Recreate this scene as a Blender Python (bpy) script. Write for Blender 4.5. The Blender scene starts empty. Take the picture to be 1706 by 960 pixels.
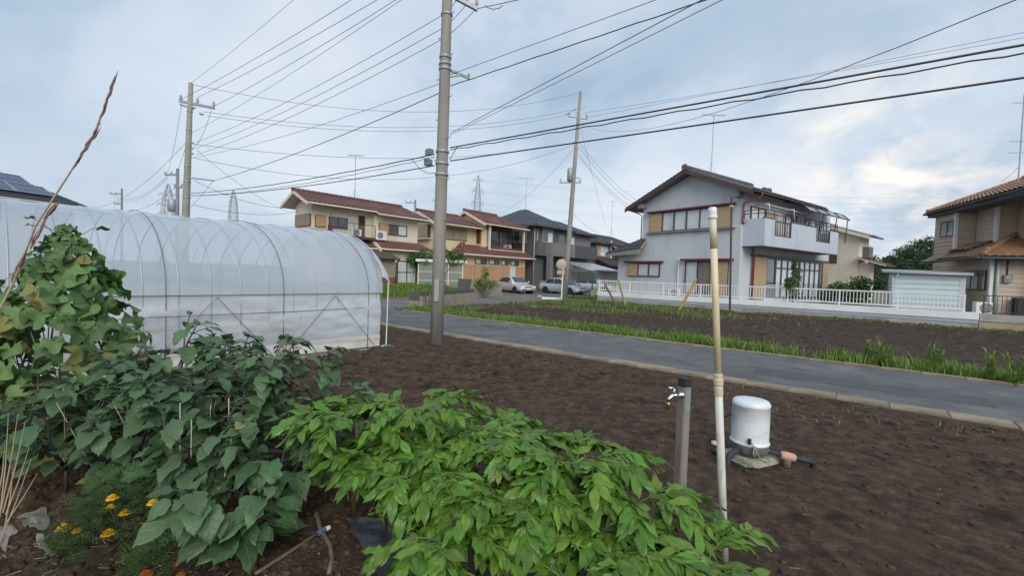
import bpy, bmesh, math, random
import numpy as np
from mathutils import Vector, Matrix
random.seed(7); RNG = np.random.default_rng(11)
scn = bpy.context.scene
COL = scn.collection

# ------------------------------------------------------------------ camera
FPX, CAMH = 740.0, 1.7                       # focal length in photo pixels, eye height in metres
PITCH, ROLL = math.radians(-1.93), math.radians(1.9)
FW = Vector((0, math.cos(PITCH), math.sin(PITCH)))
UP0 = Vector((0, -math.sin(PITCH), math.cos(PITCH)))
RT = math.cos(ROLL)*Vector((1, 0, 0)) + math.sin(ROLL)*UP0
UPV = math.cos(ROLL)*UP0 - math.sin(ROLL)*Vector((1, 0, 0))
EYE = Vector((0, 0, CAMH))
cd = bpy.data.cameras.new('camera'); cam = bpy.data.objects.new('camera', cd); COL.objects.link(cam)
cd.sensor_width = 36.0; cd.lens = 36.0*FPX/1706.0; cd.clip_start = 0.05; cd.clip_end = 6000
mw = Matrix((RT, UPV, -FW)).transposed().to_4x4(); mw.translation = EYE
cam.matrix_world = mw
scn.camera = cam

# ------------------------------------------------------------------ sky, sun, exposure
SUN_AZ, SUN_EL = math.radians(168), math.radians(35)
def ray(px, py): return FW + RT*((px-853)/FPX) + UPV*((480-py)/FPX)
w = bpy.data.worlds.new('World'); scn.world = w; w.use_nodes = True
nt = w.node_tree; N = nt.nodes; Lk = nt.links; N.clear()
def nd(t, **k):
    n = N.new(t)
    for a, b in k.items(): setattr(n, a, b)
    return n
out = nd('ShaderNodeOutputWorld'); bg = nd('ShaderNodeBackground'); bg.inputs[1].default_value = 0.1
Lk.new(bg.outputs[0], out.inputs[0])
sky = nd('ShaderNodeTexSky', sky_type='NISHITA', sun_disc=False)
sky.sun_elevation = SUN_EL; sky.sun_rotation = SUN_AZ; sky.air_density = 1.3; sky.dust_density = 2.5
tc = nd('ShaderNodeTexCoord'); sep = nd('ShaderNodeSeparateXYZ'); Lk.new(tc.outputs['Generated'], sep.inputs[0])
def mth(op, a, b=None, c=None, clamp=False):
    n = nd('ShaderNodeMath', operation=op); n.use_clamp = clamp
    for i, v in enumerate((a, b, c)):
        if v is None: continue
        if isinstance(v, (int, float)): n.inputs[i].default_value = v
        else: Lk.new(v, n.inputs[i])
    return n.outputs[0]
zc = mth('ADD', mth('MAXIMUM', sep.outputs[2], 0.0), 0.42)
cx = mth('DIVIDE', sep.outputs[0], zc); cy = mth('DIVIDE', sep.outputs[1], zc)
cmb = nd('ShaderNodeCombineXYZ'); Lk.new(cx, cmb.inputs[0]); Lk.new(cy, cmb.inputs[1]); cmb.inputs[2].default_value = 3.7
def noise(sc, det, rough, dist=0.0, vec=None):
    n = nd('ShaderNodeTexNoise'); n.inputs['Scale'].default_value = sc; n.inputs['Detail'].default_value = det
    n.inputs['Roughness'].default_value = rough; n.inputs['Distortion'].default_value = dist
    Lk.new(vec or cmb.outputs[0], n.inputs['Vector']); return n.outputs[0]
def ramp(fac, stops):
    r = nd('ShaderNodeValToRGB'); e = r.color_ramp.elements
    e[0].position, e[0].color = stops[0][0], (*stops[0][1], 1); e[1].position, e[1].color = stops[-1][0], (*stops[-1][1], 1)
    for p, c in stops[1:-1]:
        x = e.new(p); x.color = (*c, 1)
    r.color_ramp.interpolation = 'EASE'; Lk.new(fac, r.inputs[0]); return r.outputs[0]
big = noise(1.05, 7, 0.5, 0.3)
fine = noise(3.6, 6, 0.55, 0.2)
mixn = mth('ADD', mth('MULTIPLY', big, 0.86), mth('MULTIPLY', fine, 0.14))
clouds = ramp(mixn, [(0.40, (2.35, 3.15, 4.2)), (0.47, (3.1, 3.9, 4.9)), (0.54, (4.2, 4.85, 5.65)), (0.64, (5.1, 5.5, 6.1))])
# pale murk towards the horizon
hz = mth('POWER', mth('SUBTRACT', 1.0, mth('MAXIMUM', sep.outputs[2], 0.0), clamp=True), 5.0)
def mixc(fac, a, b):
    m = nd('ShaderNodeMix', data_type='RGBA')
    if isinstance(fac, (int, float)): m.inputs[0].default_value = fac
    else: Lk.new(fac, m.inputs[0])
    for i, v in ((6, a), (7, b)):
        if isinstance(v, tuple): m.inputs[i].default_value = (*v, 1)
        else: Lk.new(v, m.inputs[i])
    return m.outputs[2]
c1 = mixc(0.12, clouds, sky.outputs[0])
c2 = mixc(mth('MULTIPLY', hz, 0.6), c1, (5.35, 5.75, 6.3))
# the thin bright spot in the cloud deck low on the right
sd = ray(1490, 285).normalized()
dp = nd('ShaderNodeVectorMath', operation='DOT_PRODUCT'); Lk.new(tc.outputs['Generated'], dp.inputs[0]); dp.inputs[1].default_value = sd
glow = mth('POWER', mth('MAXIMUM', dp.outputs['Value'], 0.0), 90.0)
band = noise(4.6, 6, 0.58, 0.4)
gl = mth('MULTIPLY', glow, mth('MULTIPLY', mth('SUBTRACT', band, 0.44, clamp=True), 4.6), clamp=True)
c3 = mixc(gl, c2, (7.5, 6.95, 6.3))
Lk.new(c3, bg.inputs[0])

sl = bpy.data.lights.new('sun', 'SUN'); sl.energy = 1.5; sl.angle = math.radians(45); sl.color = (1.0, 0.95, 0.88)
so = bpy.data.objects.new('sun', sl); COL.objects.link(so)
sdir = Vector((math.sin(SUN_AZ)*math.cos(SUN_EL), math.cos(SUN_AZ)*math.cos(SUN_EL), math.sin(SUN_EL)))
so.rotation_euler = (-sdir).to_track_quat('-Z', 'Y').to_euler(); so.location = (20, 20, 40)
scn.view_settings.view_transform = 'Standard'; scn.view_settings.look = 'None'
scn.view_settings.exposure = 0.62; scn.view_settings.gamma = 1.0
scn.view_settings.use_curve_mapping = False

# ------------------------------------------------------------------ pixels to places
def gnd(px, py, z=0.0):
    d = ray(px, py); return EYE + d*((z-CAMH)/d.z)
def dep(px, py, Y):
    d = ray(px, py); return EYE + d*(Y/d.y)
def at_h(px, Y, z):                      # point at depth Y and height z that shows in pixel column px
    py = 455.0
    for _ in range(30):
        p = dep(px, py, Y); py += (p.z-z)*FPX/Y
    return dep(px, py, Y)
UR = Vector((0.788, -0.616, 0)); NR = Vector((0.616, 0.788, 0))      # along the road (to the right), across it (away)
def uv(u, v, z=0.0): return UR*u + NR*v + Vector((0, 0, z))

# ------------------------------------------------------------------ mesh helpers
class MB:
    def __init__(s): s.v = []; s.f = []; s.uv = None
    def add(s, vs, fs):
        o = len(s.v); s.v += [tuple(p) for p in vs]; s.f += [tuple(i+o for i in f) for f in fs]
    def box(s, a, b):
        x0, y0, z0 = a; x1, y1, z1 = b
        x0, x1 = min(x0, x1), max(x0, x1); y0, y1 = min(y0, y1), max(y0, y1); z0, z1 = min(z0, z1), max(z0, z1)
        s.add([(x0, y0, z0), (x1, y0, z0), (x1, y1, z0), (x0, y1, z0), (x0, y0, z1), (x1, y0, z1), (x1, y1, z1), (x0, y1, z1)],
              [(3, 2, 1, 0), (4, 5, 6, 7), (0, 1, 5, 4), (1, 2, 6, 5), (2, 3, 7, 6), (3, 0, 4, 7)])
        return s
    def tube(s, pts, r, n=8, caps=True):
        pts = [Vector(p) for p in pts]; m = len(pts)
        rs = r if isinstance(r, (list, tuple)) else [r]*m
        vs = []; ref = None
        for i, p in enumerate(pts):
            t = (pts[min(i+1, m-1)] - pts[max(i-1, 0)])
            t = t.normalized() if t.length > 1e-9 else Vector((0, 0, 1))
            if ref is None:
                ref = Vector((0, 0, 1)) if abs(t.z) < 0.9 else Vector((1, 0, 0))
            a = t.cross(ref); a = a.normalized() if a.length > 1e-6 else t.orthogonal().normalized()
            b = a.cross(t); ref = b if abs(t.z) >= 0.9 or True else ref
            for k in range(n):
                an = 2*math.pi*k/n; vs.append(p + (a*math.cos(an) + b*math.sin(an))*rs[i])
        fs = []
        for i in range(m-1):
            for k in range(n):
                k2 = (k+1) % n; fs.append((i*n+k, i*n+k2, (i+1)*n+k2, (i+1)*n+k))
        if caps:
            fs.append(tuple(range(n))[::-1]); fs.append(tuple((m-1)*n+k for k in range(n)))
        s.add(vs, fs); return s
    def lathe(s, c, prof, n=24, axis=None):
        # prof: list of (radius, height) along axis (z by default)
        c = Vector(c); ax = Vector(axis).normalized() if axis is not None else Vector((0, 0, 1))
        a = ax.orthogonal().normalized(); b = ax.cross(a); vs = []; fs = []
        for r, h in prof:
            for k in range(n):
                an = 2*math.pi*k/n; vs.append(c + ax*h + (a*math.cos(an)+b*math.sin(an))*max(r, 1e-4))
        for i in range(len(prof)-1):
            for k in range(n):
                k2 = (k+1) % n; fs.append((i*n+k, i*n+k2, (i+1)*n+k2, (i+1)*n+k))
        fs.append(tuple(range(n))[::-1]); fs.append(tuple((len(prof)-1)*n+k for k in range(n)))
        s.add(vs, fs); return s
    def prism(s, poly, off):                 # planar polygon extruded by a vector
        off = Vector(off); p = [Vector(q) for q in poly]; n = len(p)
        s.add(p + [q+off for q in p], [tuple(range(n))[::-1], tuple(range(n, 2*n))] + [(i, (i+1) % n, n+(i+1) % n, n+i) for i in range(n)])
        return s
    def poly(s, pts): s.add(pts, [tuple(range(len(pts)))]); return s
    def mesh(s, name, smooth=False):
        me = bpy.data.meshes.new(name); me.from_pydata(s.v, [], s.f)
        if smooth: me.polygons.foreach_set('use_smooth', [True]*len(me.polygons))
        if s.uv is not None:
            l = me.uv_layers.new(name='UVMap'); idx = np.zeros(len(me.loops), dtype=np.int32); me.loops.foreach_get('vertex_index', idx)
            l.data.foreach_set('uv', np.asarray(s.uv, dtype=np.float32)[idx].ravel())
        me.update(); return me
    def build(s, name, m, parent=None, smooth=False, fix=True):
        me = s.mesh(name, smooth)
        if fix:
            bm = bmesh.new(); bm.from_mesh(me); bmesh.ops.recalc_face_normals(bm, faces=bm.faces); bm.to_mesh(me); bm.free()
        return link(name, me, m, parent)
def link(name, me, m, parent=None):
    if m is not None and not me.materials: me.materials.append(m)
    o = bpy.data.objects.new(name, me); COL.objects.link(o)
    if parent is not None: o.parent = parent
    return o
def tag(o, label, cat, group=None, kind=None):
    o['label'] = label
    if cat: o['category'] = cat
    if group: o['group'] = group
    if kind: o['kind'] = kind
    return o
def thing(name, label, cat, loc=(0, 0, 0), rz=0.0, group=None):
    o = bpy.data.objects.new(name, None); COL.objects.link(o); o.empty_display_size = 0.2
    o.location = loc; o.rotation_euler = (0, 0, rz); return tag(o, label, cat, group)
def struct(o, label=None):
    o['kind'] = 'structure'
    if label: o['label'] = label
    return o
def raw_mesh(name, V, F, UV=None, smooth=True):    # numpy quads/tris, fast path
    me = bpy.data.meshes.new(name); V = np.asarray(V, dtype=np.float32); F = np.asarray(F, dtype=np.int32); k = F.shape[1]
    me.vertices.add(len(V)); me.vertices.foreach_set('co', V.ravel())
    me.loops.add(F.size); me.loops.foreach_set('vertex_index', F.ravel())
    me.polygons.add(len(F)); me.polygons.foreach_set('loop_start', np.arange(0, F.size, k, dtype=np.int32)); me.polygons.foreach_set('loop_total', np.full(len(F), k, dtype=np.int32))
    me.polygons.foreach_set('use_smooth', np.full(len(F), smooth))
    if UV is not None:
        l = me.uv_layers.new(name='UVMap'); l.data.foreach_set('uv', np.asarray(UV, dtype=np.float32)[F.ravel()].ravel())
    me.update(calc_edges=True); me.validate(); return me
def vnoise(x, y, seed=0):
    xi = np.floor(x).astype(np.int64); yi = np.floor(y).astype(np.int64); fx = x-xi; fy = y-yi
    fx = fx*fx*(3-2*fx); fy = fy*fy*(3-2*fy)
    def h(a, b):
        n = (a*374761393 + b*668265263 + seed*1442695041) & 0x7fffffff
        n = ((n ^ (n >> 13))*1274126177) & 0x7fffffff
        return ((n ^ (n >> 16)) & 0xffff)/65535.0
    return (h(xi, yi)*(1-fx)+h(xi+1, yi)*fx)*(1-fy) + (h(xi, yi+1)*(1-fx)+h(xi+1, yi+1)*fx)*fy
def fbm(x, y, oct=4, seed=0, g=0.5):
    a = 1.0; s = 0; t = 0
    for i in range(oct):
        s = s + a*vnoise(x*2**i+i*17.3, y*2**i-i*9.1, seed+i); t += a; a *= g
    return s/t

# ------------------------------------------------------------------ materials
MATS = {}
def mat(name, c, c2=None, sc=4.0, r=0.7, bump=0.0, bsc=60.0, metal=0.0, rnd=0.0, det=5, spec=0.5, stain=None, ssc=1.0, stretch=None, coat=0.0):
    m = bpy.data.materials.new(name); m.use_nodes = True; t = m.node_tree; n = t.nodes; l = t.links
    p = n['Principled BSDF']; p.inputs['Roughness'].default_value = r; p.inputs['Metallic'].default_value = metal
    p.inputs['Specular IOR Level'].default_value = spec
    if coat: p.inputs['Coat Weight'].default_value = coat; p.inputs['Coat Roughness'].default_value = 0.08
    tcn = n.new('ShaderNodeTexCoord'); src = tcn.outputs['Object']
    if stretch:
        mp = n.new('ShaderNodeMapping'); mp.inputs['Scale'].default_value = stretch; l.new(src, mp.inputs[0]); src = mp.outputs[0]
    def nz(scale, d=5, rg=0.55):
        a = n.new('ShaderNodeTexNoise'); a.inputs['Scale'].default_value = scale; a.inputs['Detail'].default_value = d; a.inputs['Roughness'].default_value = rg
        l.new(src, a.inputs['Vector']); return a.outputs[0]
    def rmp(f, lo, hi):
        q = n.new('ShaderNodeMapRange'); q.inputs[1].default_value = lo; q.inputs[2].default_value = hi; l.new(f, q.inputs[0]); return q.outputs[0]
    def mx(f, a, b):
        q = n.new('ShaderNodeMix'); q.data_type = 'RGBA'
        if isinstance(f, float): q.inputs[0].default_value = f
        else: l.new(f, q.inputs[0])
        for i, v in ((6, a), (7, b)):
            if isinstance(v, tuple): q.inputs[i].default_value = (*v, 1)
            else: l.new(v, q.inputs[i])
        return q.outputs[2]
    c2 = c2 or tuple(x*0.82 for x in c)
    col = mx(rmp(nz(sc, det), 0.33, 0.67), c, c2)
    if stain: col = mx(rmp(nz(ssc, 6, 0.6), 0.52, 0.74), col, stain)
    if rnd:
        oi = n.new('ShaderNodeObjectInfo'); hs = n.new('ShaderNodeHueSaturation')
        q = n.new('ShaderNodeMapRange'); q.inputs[3].default_value = 1-rnd; q.inputs[4].default_value = 1+rnd; l.new(oi.outputs['Random'], q.inputs[0])
        l.new(q.outputs[0], hs.inputs['Value']); l.new(col, hs.inputs['Color']); col = hs.outputs[0]
    l.new(col, p.inputs['Base Color'])
    if bump:
        b = n.new('ShaderNodeBump'); b.inputs['Strength'].default_value = bump; b.inputs['Distance'].default_value = 0.02
        l.new(nz(bsc, 6, 0.6), b.inputs['Height']); l.new(b.outputs[0], p.inputs['Normal'])
    MATS[name] = m; return m
def leaf_mat(name, c, c2, back, vein, r=0.45, nv=7.0, trans=0.28, rnd=0.22, hue=0.02, vs=0.5, palm=False):
    m = bpy.data.materials.new(name); m.use_nodes = True; t = m.node_tree; n = t.nodes; l = t.links
    p = n['Principled BSDF']; p.inputs['Roughness'].default_value = r; o = n['Material Output']
    uvn = n.new('ShaderNodeUVMap'); sp = n.new('ShaderNodeSeparateXYZ'); l.new(uvn.outputs[0], sp.inputs[0])
    def mt(op, a, b=None, cl=False):
        q = n.new('ShaderNodeMath'); q.operation = op; q.use_clamp = cl
        for i, v in enumerate((a, b)):
            if v is None: continue
            if isinstance(v, (int, float)): q.inputs[i].default_value = v
            else: l.new(v, q.inputs[i])
        return q.outputs[0]
    T, S = sp.outputs[0], sp.outputs[1]
    aS = mt('ABSOLUTE', S)
    if palm:
        lat = mt('ABSOLUTE', mt('SUBTRACT', mt('FRACT', mt('MULTIPLY', S, 2.5)), 0.5))
        v1 = mt('SUBTRACT', 1.0, mt('DIVIDE', mt('MULTIPLY', lat, mt('ADD', T, 0.05)), 0.035), True)
    else:
        mid = mt('SUBTRACT', 1.0, mt('DIVIDE', aS, 0.07), True)
        lat = mt('ABSOLUTE', mt('SUBTRACT', mt('FRACT', mt('SUBTRACT', mt('MULTIPLY', T, nv), mt('MULTIPLY', aS, 1.6))), 0.5))
        v1 = mt('MAXIMUM', mid, mt('MULTIPLY', mt('SUBTRACT', 1.0, mt('DIVIDE', lat, 0.11), True), 0.7))
    oi = n.new('ShaderNodeObjectInfo')
    tcn = n.new('ShaderNodeTexCoord'); nz = n.new('ShaderNodeTexNoise'); nz.inputs['Scale'].default_value = 14; nz.inputs['Detail'].default_value = 4
    l.new(tcn.outputs['Object'], nz.inputs['Vector'])
    def mx(f, a, b):
        q = n.new('ShaderNodeMix'); q.data_type = 'RGBA'
        if isinstance(f, float): q.inputs[0].default_value = f
        else: l.new(f, q.inputs[0])
        for i, v in ((6, a), (7, b)):
            if isinstance(v, tuple): q.inputs[i].default_value = (*v, 1)
            else: l.new(v, q.inputs[i])
        return q.outputs[2]
    col = mx(nz.outputs[0], c, c2)
    col = mx(mt('MULTIPLY', v1, vs), col, vein)
    geo = n.new('ShaderNodeNewGeometry'); col = mx(mt('MULTIPLY', geo.outputs['Backfacing'], 0.75), col, back)
    hs = n.new('ShaderNodeHueSaturation')
    q = n.new('ShaderNodeMapRange'); q.inputs[3].default_value = 1-rnd; q.inputs[4].default_value = 1+rnd; l.new(oi.outputs['Random'], q.inputs[0]); l.new(q.outputs[0], hs.inputs['Value'])
    q2 = n.new('ShaderNodeMapRange'); q2.inputs[3].default_value = 0.5-hue; q2.inputs[4].default_value = 0.5+hue; l.new(mt('FRACT', mt('MULTIPLY', oi.outputs['Random'], 7.31)), q2.inputs[0]); l.new(q2.outputs[0], hs.inputs['Hue'])
    l.new(col, hs.inputs['Color']); col = hs.outputs[0]
    l.new(col, p.inputs['Base Color'])
    b = n.new('ShaderNodeBump'); b.inputs['Strength'].default_value = 0.45; b.inputs['Distance'].default_value = 0.004; b.invert = True
    l.new(mt('ADD', v1, mt('MULTIPLY', nz.outputs[0], 0.6)), b.inputs['Height']); l.new(b.outputs[0], p.inputs['Normal'])
    tr = n.new('ShaderNodeBsdfTranslucent'); l.new(col, tr.inputs[0])
    ms = n.new('ShaderNodeMixShader'); ms.inputs[0].default_value = trans
    l.new(p.outputs[0], ms.inputs[1]); l.new(tr.outputs[0], ms.inputs[2]); l.new(ms.outputs[0], o.inputs[0])
    return m
def clear_mat(name, tint, gloss_r, transp, diff=None, trl=0.0, bump=0.0, bsc=3.0):
    # transparent sheet: part of the light goes straight through, part is scattered, the rest mirrored by fresnel
    m = bpy.data.materials.new(name); m.use_nodes = True; t = m.node_tree; n = t.nodes; l = t.links; n.remove(n['Principled BSDF']); o = n['Material Output']
    tp = n.new('ShaderNodeBsdfTransparent'); tp.inputs[0].default_value = (*tint, 1)
    df = n.new('ShaderNodeBsdfDiffuse'); df.inputs[0].default_value = (*(diff or tint), 1)
    tl = n.new('ShaderNodeBsdfTranslucent'); tl.inputs[0].default_value = (*(diff or tint), 1)
    gl = n.new('ShaderNodeBsdfGlossy'); gl.inputs['Roughness'].default_value = gloss_r; gl.inputs[0].default_value = (0.9, 0.92, 0.95, 1)
    a = n.new('ShaderNodeMixShader'); a.inputs[0].default_value = trl; l.new(df.outputs[0], a.inputs[1]); l.new(tl.outputs[0], a.inputs[2])
    b = n.new('ShaderNodeMixShader'); b.inputs[0].default_value = transp; l.new(a.outputs[0], b.inputs[1]); l.new(tp.outputs[0], b.inputs[2])
    fr = n.new('ShaderNodeLayerWeight'); fr.inputs[0].default_value = 0.5
    pw = n.new('ShaderNodeMath'); pw.operation = 'POWER'; l.new(fr.outputs['Facing'], pw.inputs[0]); pw.inputs[1].default_value = 4.0
    ma = n.new('ShaderNodeMath'); ma.operation = 'MULTIPLY_ADD'; l.new(pw.outputs[0], ma.inputs[0]); ma.inputs[1].default_value = 0.85; ma.inputs[2].default_value = 0.04
    c = n.new('ShaderNodeMixShader'); l.new(ma.outputs[0], c.inputs[0]); l.new(b.outputs[0], c.inputs[1]); l.new(gl.outputs[0], c.inputs[2]); l.new(c.outputs[0], o.inputs[0])
    if bump:
        tcn = n.new('ShaderNodeTexCoord'); nz = n.new('ShaderNodeTexNoise'); nz.inputs['Scale'].default_value = bsc; nz.inputs['Detail'].default_value = 4; l.new(tcn.outputs['Object'], nz.inputs['Vector'])
        bp = n.new('ShaderNodeBump'); bp.inputs['Strength'].default_value = bump; bp.inputs['Distance'].default_value = 0.05; l.new(nz.outputs[0], bp.inputs['Height'])
        for s in (df, tl, gl): l.new(bp.outputs[0], s.inputs['Normal'])
        l.new(bp.outputs[0], fr.inputs['Normal'])
    return m
# ================================================================== THE SETTING: soil, road, lots
def soil_mat(name, dark, mid, dry, bsc=38.0):
    m = bpy.data.materials.new(name); m.use_nodes = True; t = m.node_tree; n = t.nodes; l = t.links; p = n['Principled BSDF']
    p.inputs['Roughness'].default_value = 0.92; p.inputs['Specular IOR Level'].default_value = 0.25
    tcn = n.new('ShaderNodeTexCoord')
    def nz(sc, d, rg, st=None):
        a = n.new('ShaderNodeTexNoise'); a.inputs['Scale'].default_value = sc; a.inputs['Detail'].default_value = d; a.inputs['Roughness'].default_value = rg
        src = tcn.outputs['Object']
        if st:
            mp = n.new('ShaderNodeMapping'); mp.inputs['Scale'].default_value = st; mp.inputs['Rotation'].default_value = (0, 0, math.radians(38)); l.new(src, mp.inputs[0]); src = mp.outputs[0]
        l.new(src, a.inputs['Vector']); return a.outputs[0]
    def rm(f, lo, hi):
        q = n.new('ShaderNodeMapRange'); q.inputs[1].default_value = lo; q.inputs[2].default_value = hi; l.new(f, q.inputs[0]); return q.outputs[0]
    def mx(f, a, b, bl='MIX'):
        q = n.new('ShaderNodeMix'); q.data_type = 'RGBA'; q.blend_type = bl
        if isinstance(f, float): q.inputs[0].default_value = f
        else: l.new(f, q.inputs[0])
        for i, v in ((6, a), (7, b)):
            if isinstance(v, tuple): q.inputs[i].default_value = (*v, 1)
            else: l.new(v, q.inputs[i])
        return q.outputs[2]
    c = mx(rm(nz(1.4, 7, 0.62), 0.36, 0.64), dark, mid)
    c = mx(rm(nz(7.0, 8, 0.72), 0.45, 0.62), c, dry); c = mx(rm(nz(3.1, 6, 0.65), 0.54, 0.66), c, tuple(x*0.55 for x in dark))
    c = mx(rm(nz(55.0, 5, 0.7), 0.35, 0.7), mx(0.55, c, (0.012, 0.009, 0.007)), c)
    l.new(c, p.inputs['Base Color'])
    b = n.new('ShaderNodeBump'); b.inputs['Strength'].default_value = 0.9; b.inputs['Distance'].default_value = 0.03
    l.new(nz(bsc, 8, 0.72), b.inputs['Height']); l.new(b.outputs[0], p.inputs['Normal'])
    return m
M_soil = soil_mat('tilled_soil', (0.056, 0.034, 0.0215), (0.092, 0.057, 0.036), (0.165, 0.108, 0.069))
M_soil2 = soil_mat('far_soil', (0.042, 0.028, 0.020), (0.068, 0.046, 0.033), (0.112, 0.080, 0.058), 14.0)
M_asph = mat('asphalt', (0.155, 0.157, 0.164), (0.105, 0.107, 0.113), sc=1.6, r=0.78, bump=0.6, bsc=110, stain=(0.205, 0.202, 0.195), ssc=1.1, spec=0.2, det=9)
M_asph2 = mat('worn_asphalt', (0.16, 0.16, 0.162), (0.11, 0.11, 0.112), sc=0.8, r=0.7, bump=0.3, bsc=120, stain=(0.22, 0.21, 0.19), ssc=0.5)
M_kerb = mat('old_concrete', (0.29, 0.235, 0.165), (0.19, 0.155, 0.11), sc=3.0, r=0.85, bump=0.35, bsc=70, rnd=0.16, stain=(0.14, 0.115, 0.085), ssc=2.2)
M_conc = mat('concrete', (0.40, 0.39, 0.36), (0.30, 0.29, 0.27), sc=2.0, r=0.85, bump=0.2, bsc=60, stain=(0.19, 0.17, 0.14), ssc=1.3)
M_earth = mat('dirt_lot', (0.17, 0.14, 0.11), (0.12, 0.105, 0.085), sc=1.2, r=0.9, bump=0.4, bsc=30, stain=(0.20, 0.19, 0.17), ssc=0.6)
M_ground = mat('outer_ground', (0.10, 0.12, 0.06), (0.14, 0.13, 0.10), sc=0.05, r=0.95)
M_grass = None
def sheet(name, pts, m, label=None, z0=-0.3):
    # a flat-topped slab given by its top polygon
    mb = MB(); mb.prism([(p.x, p.y, z0) for p in pts], (0, 0, pts[0].z-z0)); return struct(mb.build(name, m), label)

g = MB(); g.poly([(-3000, -3000, -0.14), (3000, -3000, -0.14), (3000, 3000, -0.14), (-3000, 3000, -0.14)]); struct(g.build('ground', M_ground, fix=False))

# ---- near field: one sheet of tilled soil, finer where it is close
def field_h(x, y):
    big = (fbm(x*0.55+3, y*0.55, 3, 5)-0.5)*0.10
    rough = np.clip((fbm(x*0.35+9, y*0.35+2, 2, 21)-0.34)*3.2, 0.15, 1.0)
    near = np.clip((y-2.6-0.55*x)/3.0, 0.10, 1.0)
    cl = fbm(x*6.0, y*6.0, 5, 31, 0.62); cl = np.clip(cl-0.45, 0, 1)*0.21
    fine_ = (fbm(x*19, y*19, 3, 51, 0.6)-0.5)*0.042
    return big + (cl+fine_)*rough*near*(1+0.25*np.clip((y-3.0)/2, 0, 1)-0.55*np.clip((y-6.5)/3, 0, 1))
ang = np.radians(np.linspace(-74, 74, 620)); rad = np.concatenate([np.geomspace(0.9, 20.5, 330)])
A_, R_ = np.meshgrid(ang, rad); X = R_*np.sin(A_); Y = R_*np.cos(A_)
VV = X*NR.x + Y*NR.y
Z = field_h(X, Y)
edge = np.clip((7.97-VV)/0.7, 0, 1); Z = Z*edge + (1-edge)*0.012
V3 = np.stack([X, Y, Z], -1).reshape(-1, 3); na, nr = len(ang), len(rad)
I = (np.arange(nr-1)[:, None]*na + np.arange(na-1)[None, :])
F4 = np.stack([I, I+na, I+na+1, I+1], -1).reshape(-1, 4)
keep = (VV.reshape(-1)[F4] < 8.05).all(1); F4 = F4[keep][:, ::-1]
struct(link('field_soil', raw_mesh('field_soil', V3, F4), M_soil), 'bare dark tilled soil of the near field')
def fz(x, y): return float(field_h(np.array([x]), np.array([y]))[0])

# clods lying on the field, too many to count
def clods(n, seed, name, m, lo, hi, region, zf):
    rg = np.random.default_rng(seed); base = []
    t = (1+5**0.5)/2
    ico = np.array([(-1, t, 0), (1, t, 0), (-1, -t, 0), (1, -t, 0), (0, -1, t), (0, 1, t), (0, -1, -t), (0, 1, -t), (t, 0, -1), (t, 0, 1), (-t, 0, -1), (-t, 0, 1)])/1.9
    fi = np.array([(0, 11, 5), (0, 5, 1), (0, 1, 7), (0, 7, 10), (0, 10, 11), (1, 5, 9), (5, 11, 4), (11, 10, 2), (10, 7, 6), (7, 1, 8), (3, 9, 4), (3, 4, 2), (3, 2, 6), (3, 6, 8), (3, 8, 9), (4, 9, 5), (2, 4, 11), (6, 2, 10), (8, 6, 7), (9, 8, 1)])
    P = region(rg, n); n = len(P); s = lo*(hi/lo)**(rg.random(n)**2.2)
    Vs = ico[None]*(1+0.35*(rg.random((n, 12, 1))-0.5))*s[:, None, None]
    th = rg.random(n)*6.28; c, sn = np.cos(th)[:, None], np.sin(th)[:, None]
    x = Vs[..., 0]*c - Vs[..., 1]*sn; y = Vs[..., 0]*sn + Vs[..., 1]*c
    Vs = np.stack([x*1.15, y, Vs[..., 2]*0.62], -1); Vs[..., 0] += P[:, 0:1]; Vs[..., 1] += P[:, 1:2]
    Vs[..., 2] += (zf(P[:, 0], P[:, 1]) + s*0.18)[:, None]
    Fs = (fi[None] + (np.arange(n)*12)[:, None, None]).reshape(-1, 3)
    return link(name, raw_mesh(name, Vs.reshape(-1, 3), Fs), m)
def reg_near(rg, n):
    r = 1.7*(13/1.7)**(rg.random(n)**0.75); a = np.radians(rg.uniform(-50, 55, n)); x = r*np.sin(a); y = r*np.cos(a)
    k = (x*NR.x+y*NR.y < 7.8) & ((x < 1.0) | (rg.random(n) < .5)) & ((fbm(x*0.35+9, y*0.35+2, 2, 21) > 0.36+0.3*rg.random(n)) | (rg.random(n) < 0.12))
    return np.stack([x, y], -1)[k]
M_clod = soil_mat('dry_clod', (0.076, 0.048, 0.031), (0.118, 0.076, 0.049), (0.180, 0.122, 0.080))
o = clods(48000, 3, 'soil_clods', M_clod, 0.0045, 0.030, reg_near, field_h); tag(o, 'crumbly clods of soil lying on the near field', 'soil clods', kind='stuff')
# straw bits and pale crumbs on the soil
M_straw = mat('straw', (0.42, 0.34, 0.22), (0.28, 0.21, 0.13), sc=30, r=0.9)
rg = np.random.default_rng(8); P = reg_near(rg, 1500); P = P[:260]; P = np.concatenate([P, np.stack([rg.uniform(-2.9, -1.6, 260), rg.uniform(1.9, 2.9, 260)], -1)]); n = len(P); L = rg.uniform(0.006, 0.03, n); th = rg.random(n)*6.28; wd = rg.uniform(0.0008, 0.002, n)
dx = np.stack([np.cos(th)*L, np.sin(th)*L], -1); px_ = np.stack([-np.sin(th)*wd, np.cos(th)*wd], -1)
zz = field_h(P[:, 0], P[:, 1]) + 0.012
c4 = np.stack([P-dx-px_, P+dx-px_, P+dx+px_, P-dx+px_], 1); c4 = np.concatenate([c4, np.repeat(zz[:, None, None], 4, 1)], -1); c4[:, 1:3, 2] += rg.uniform(-0.006, 0.012, n)[:, None]
top = c4.copy(); top[..., 2] += 0.002; vs = np.concatenate([c4, top], 1).reshape(-1, 3)
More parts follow.
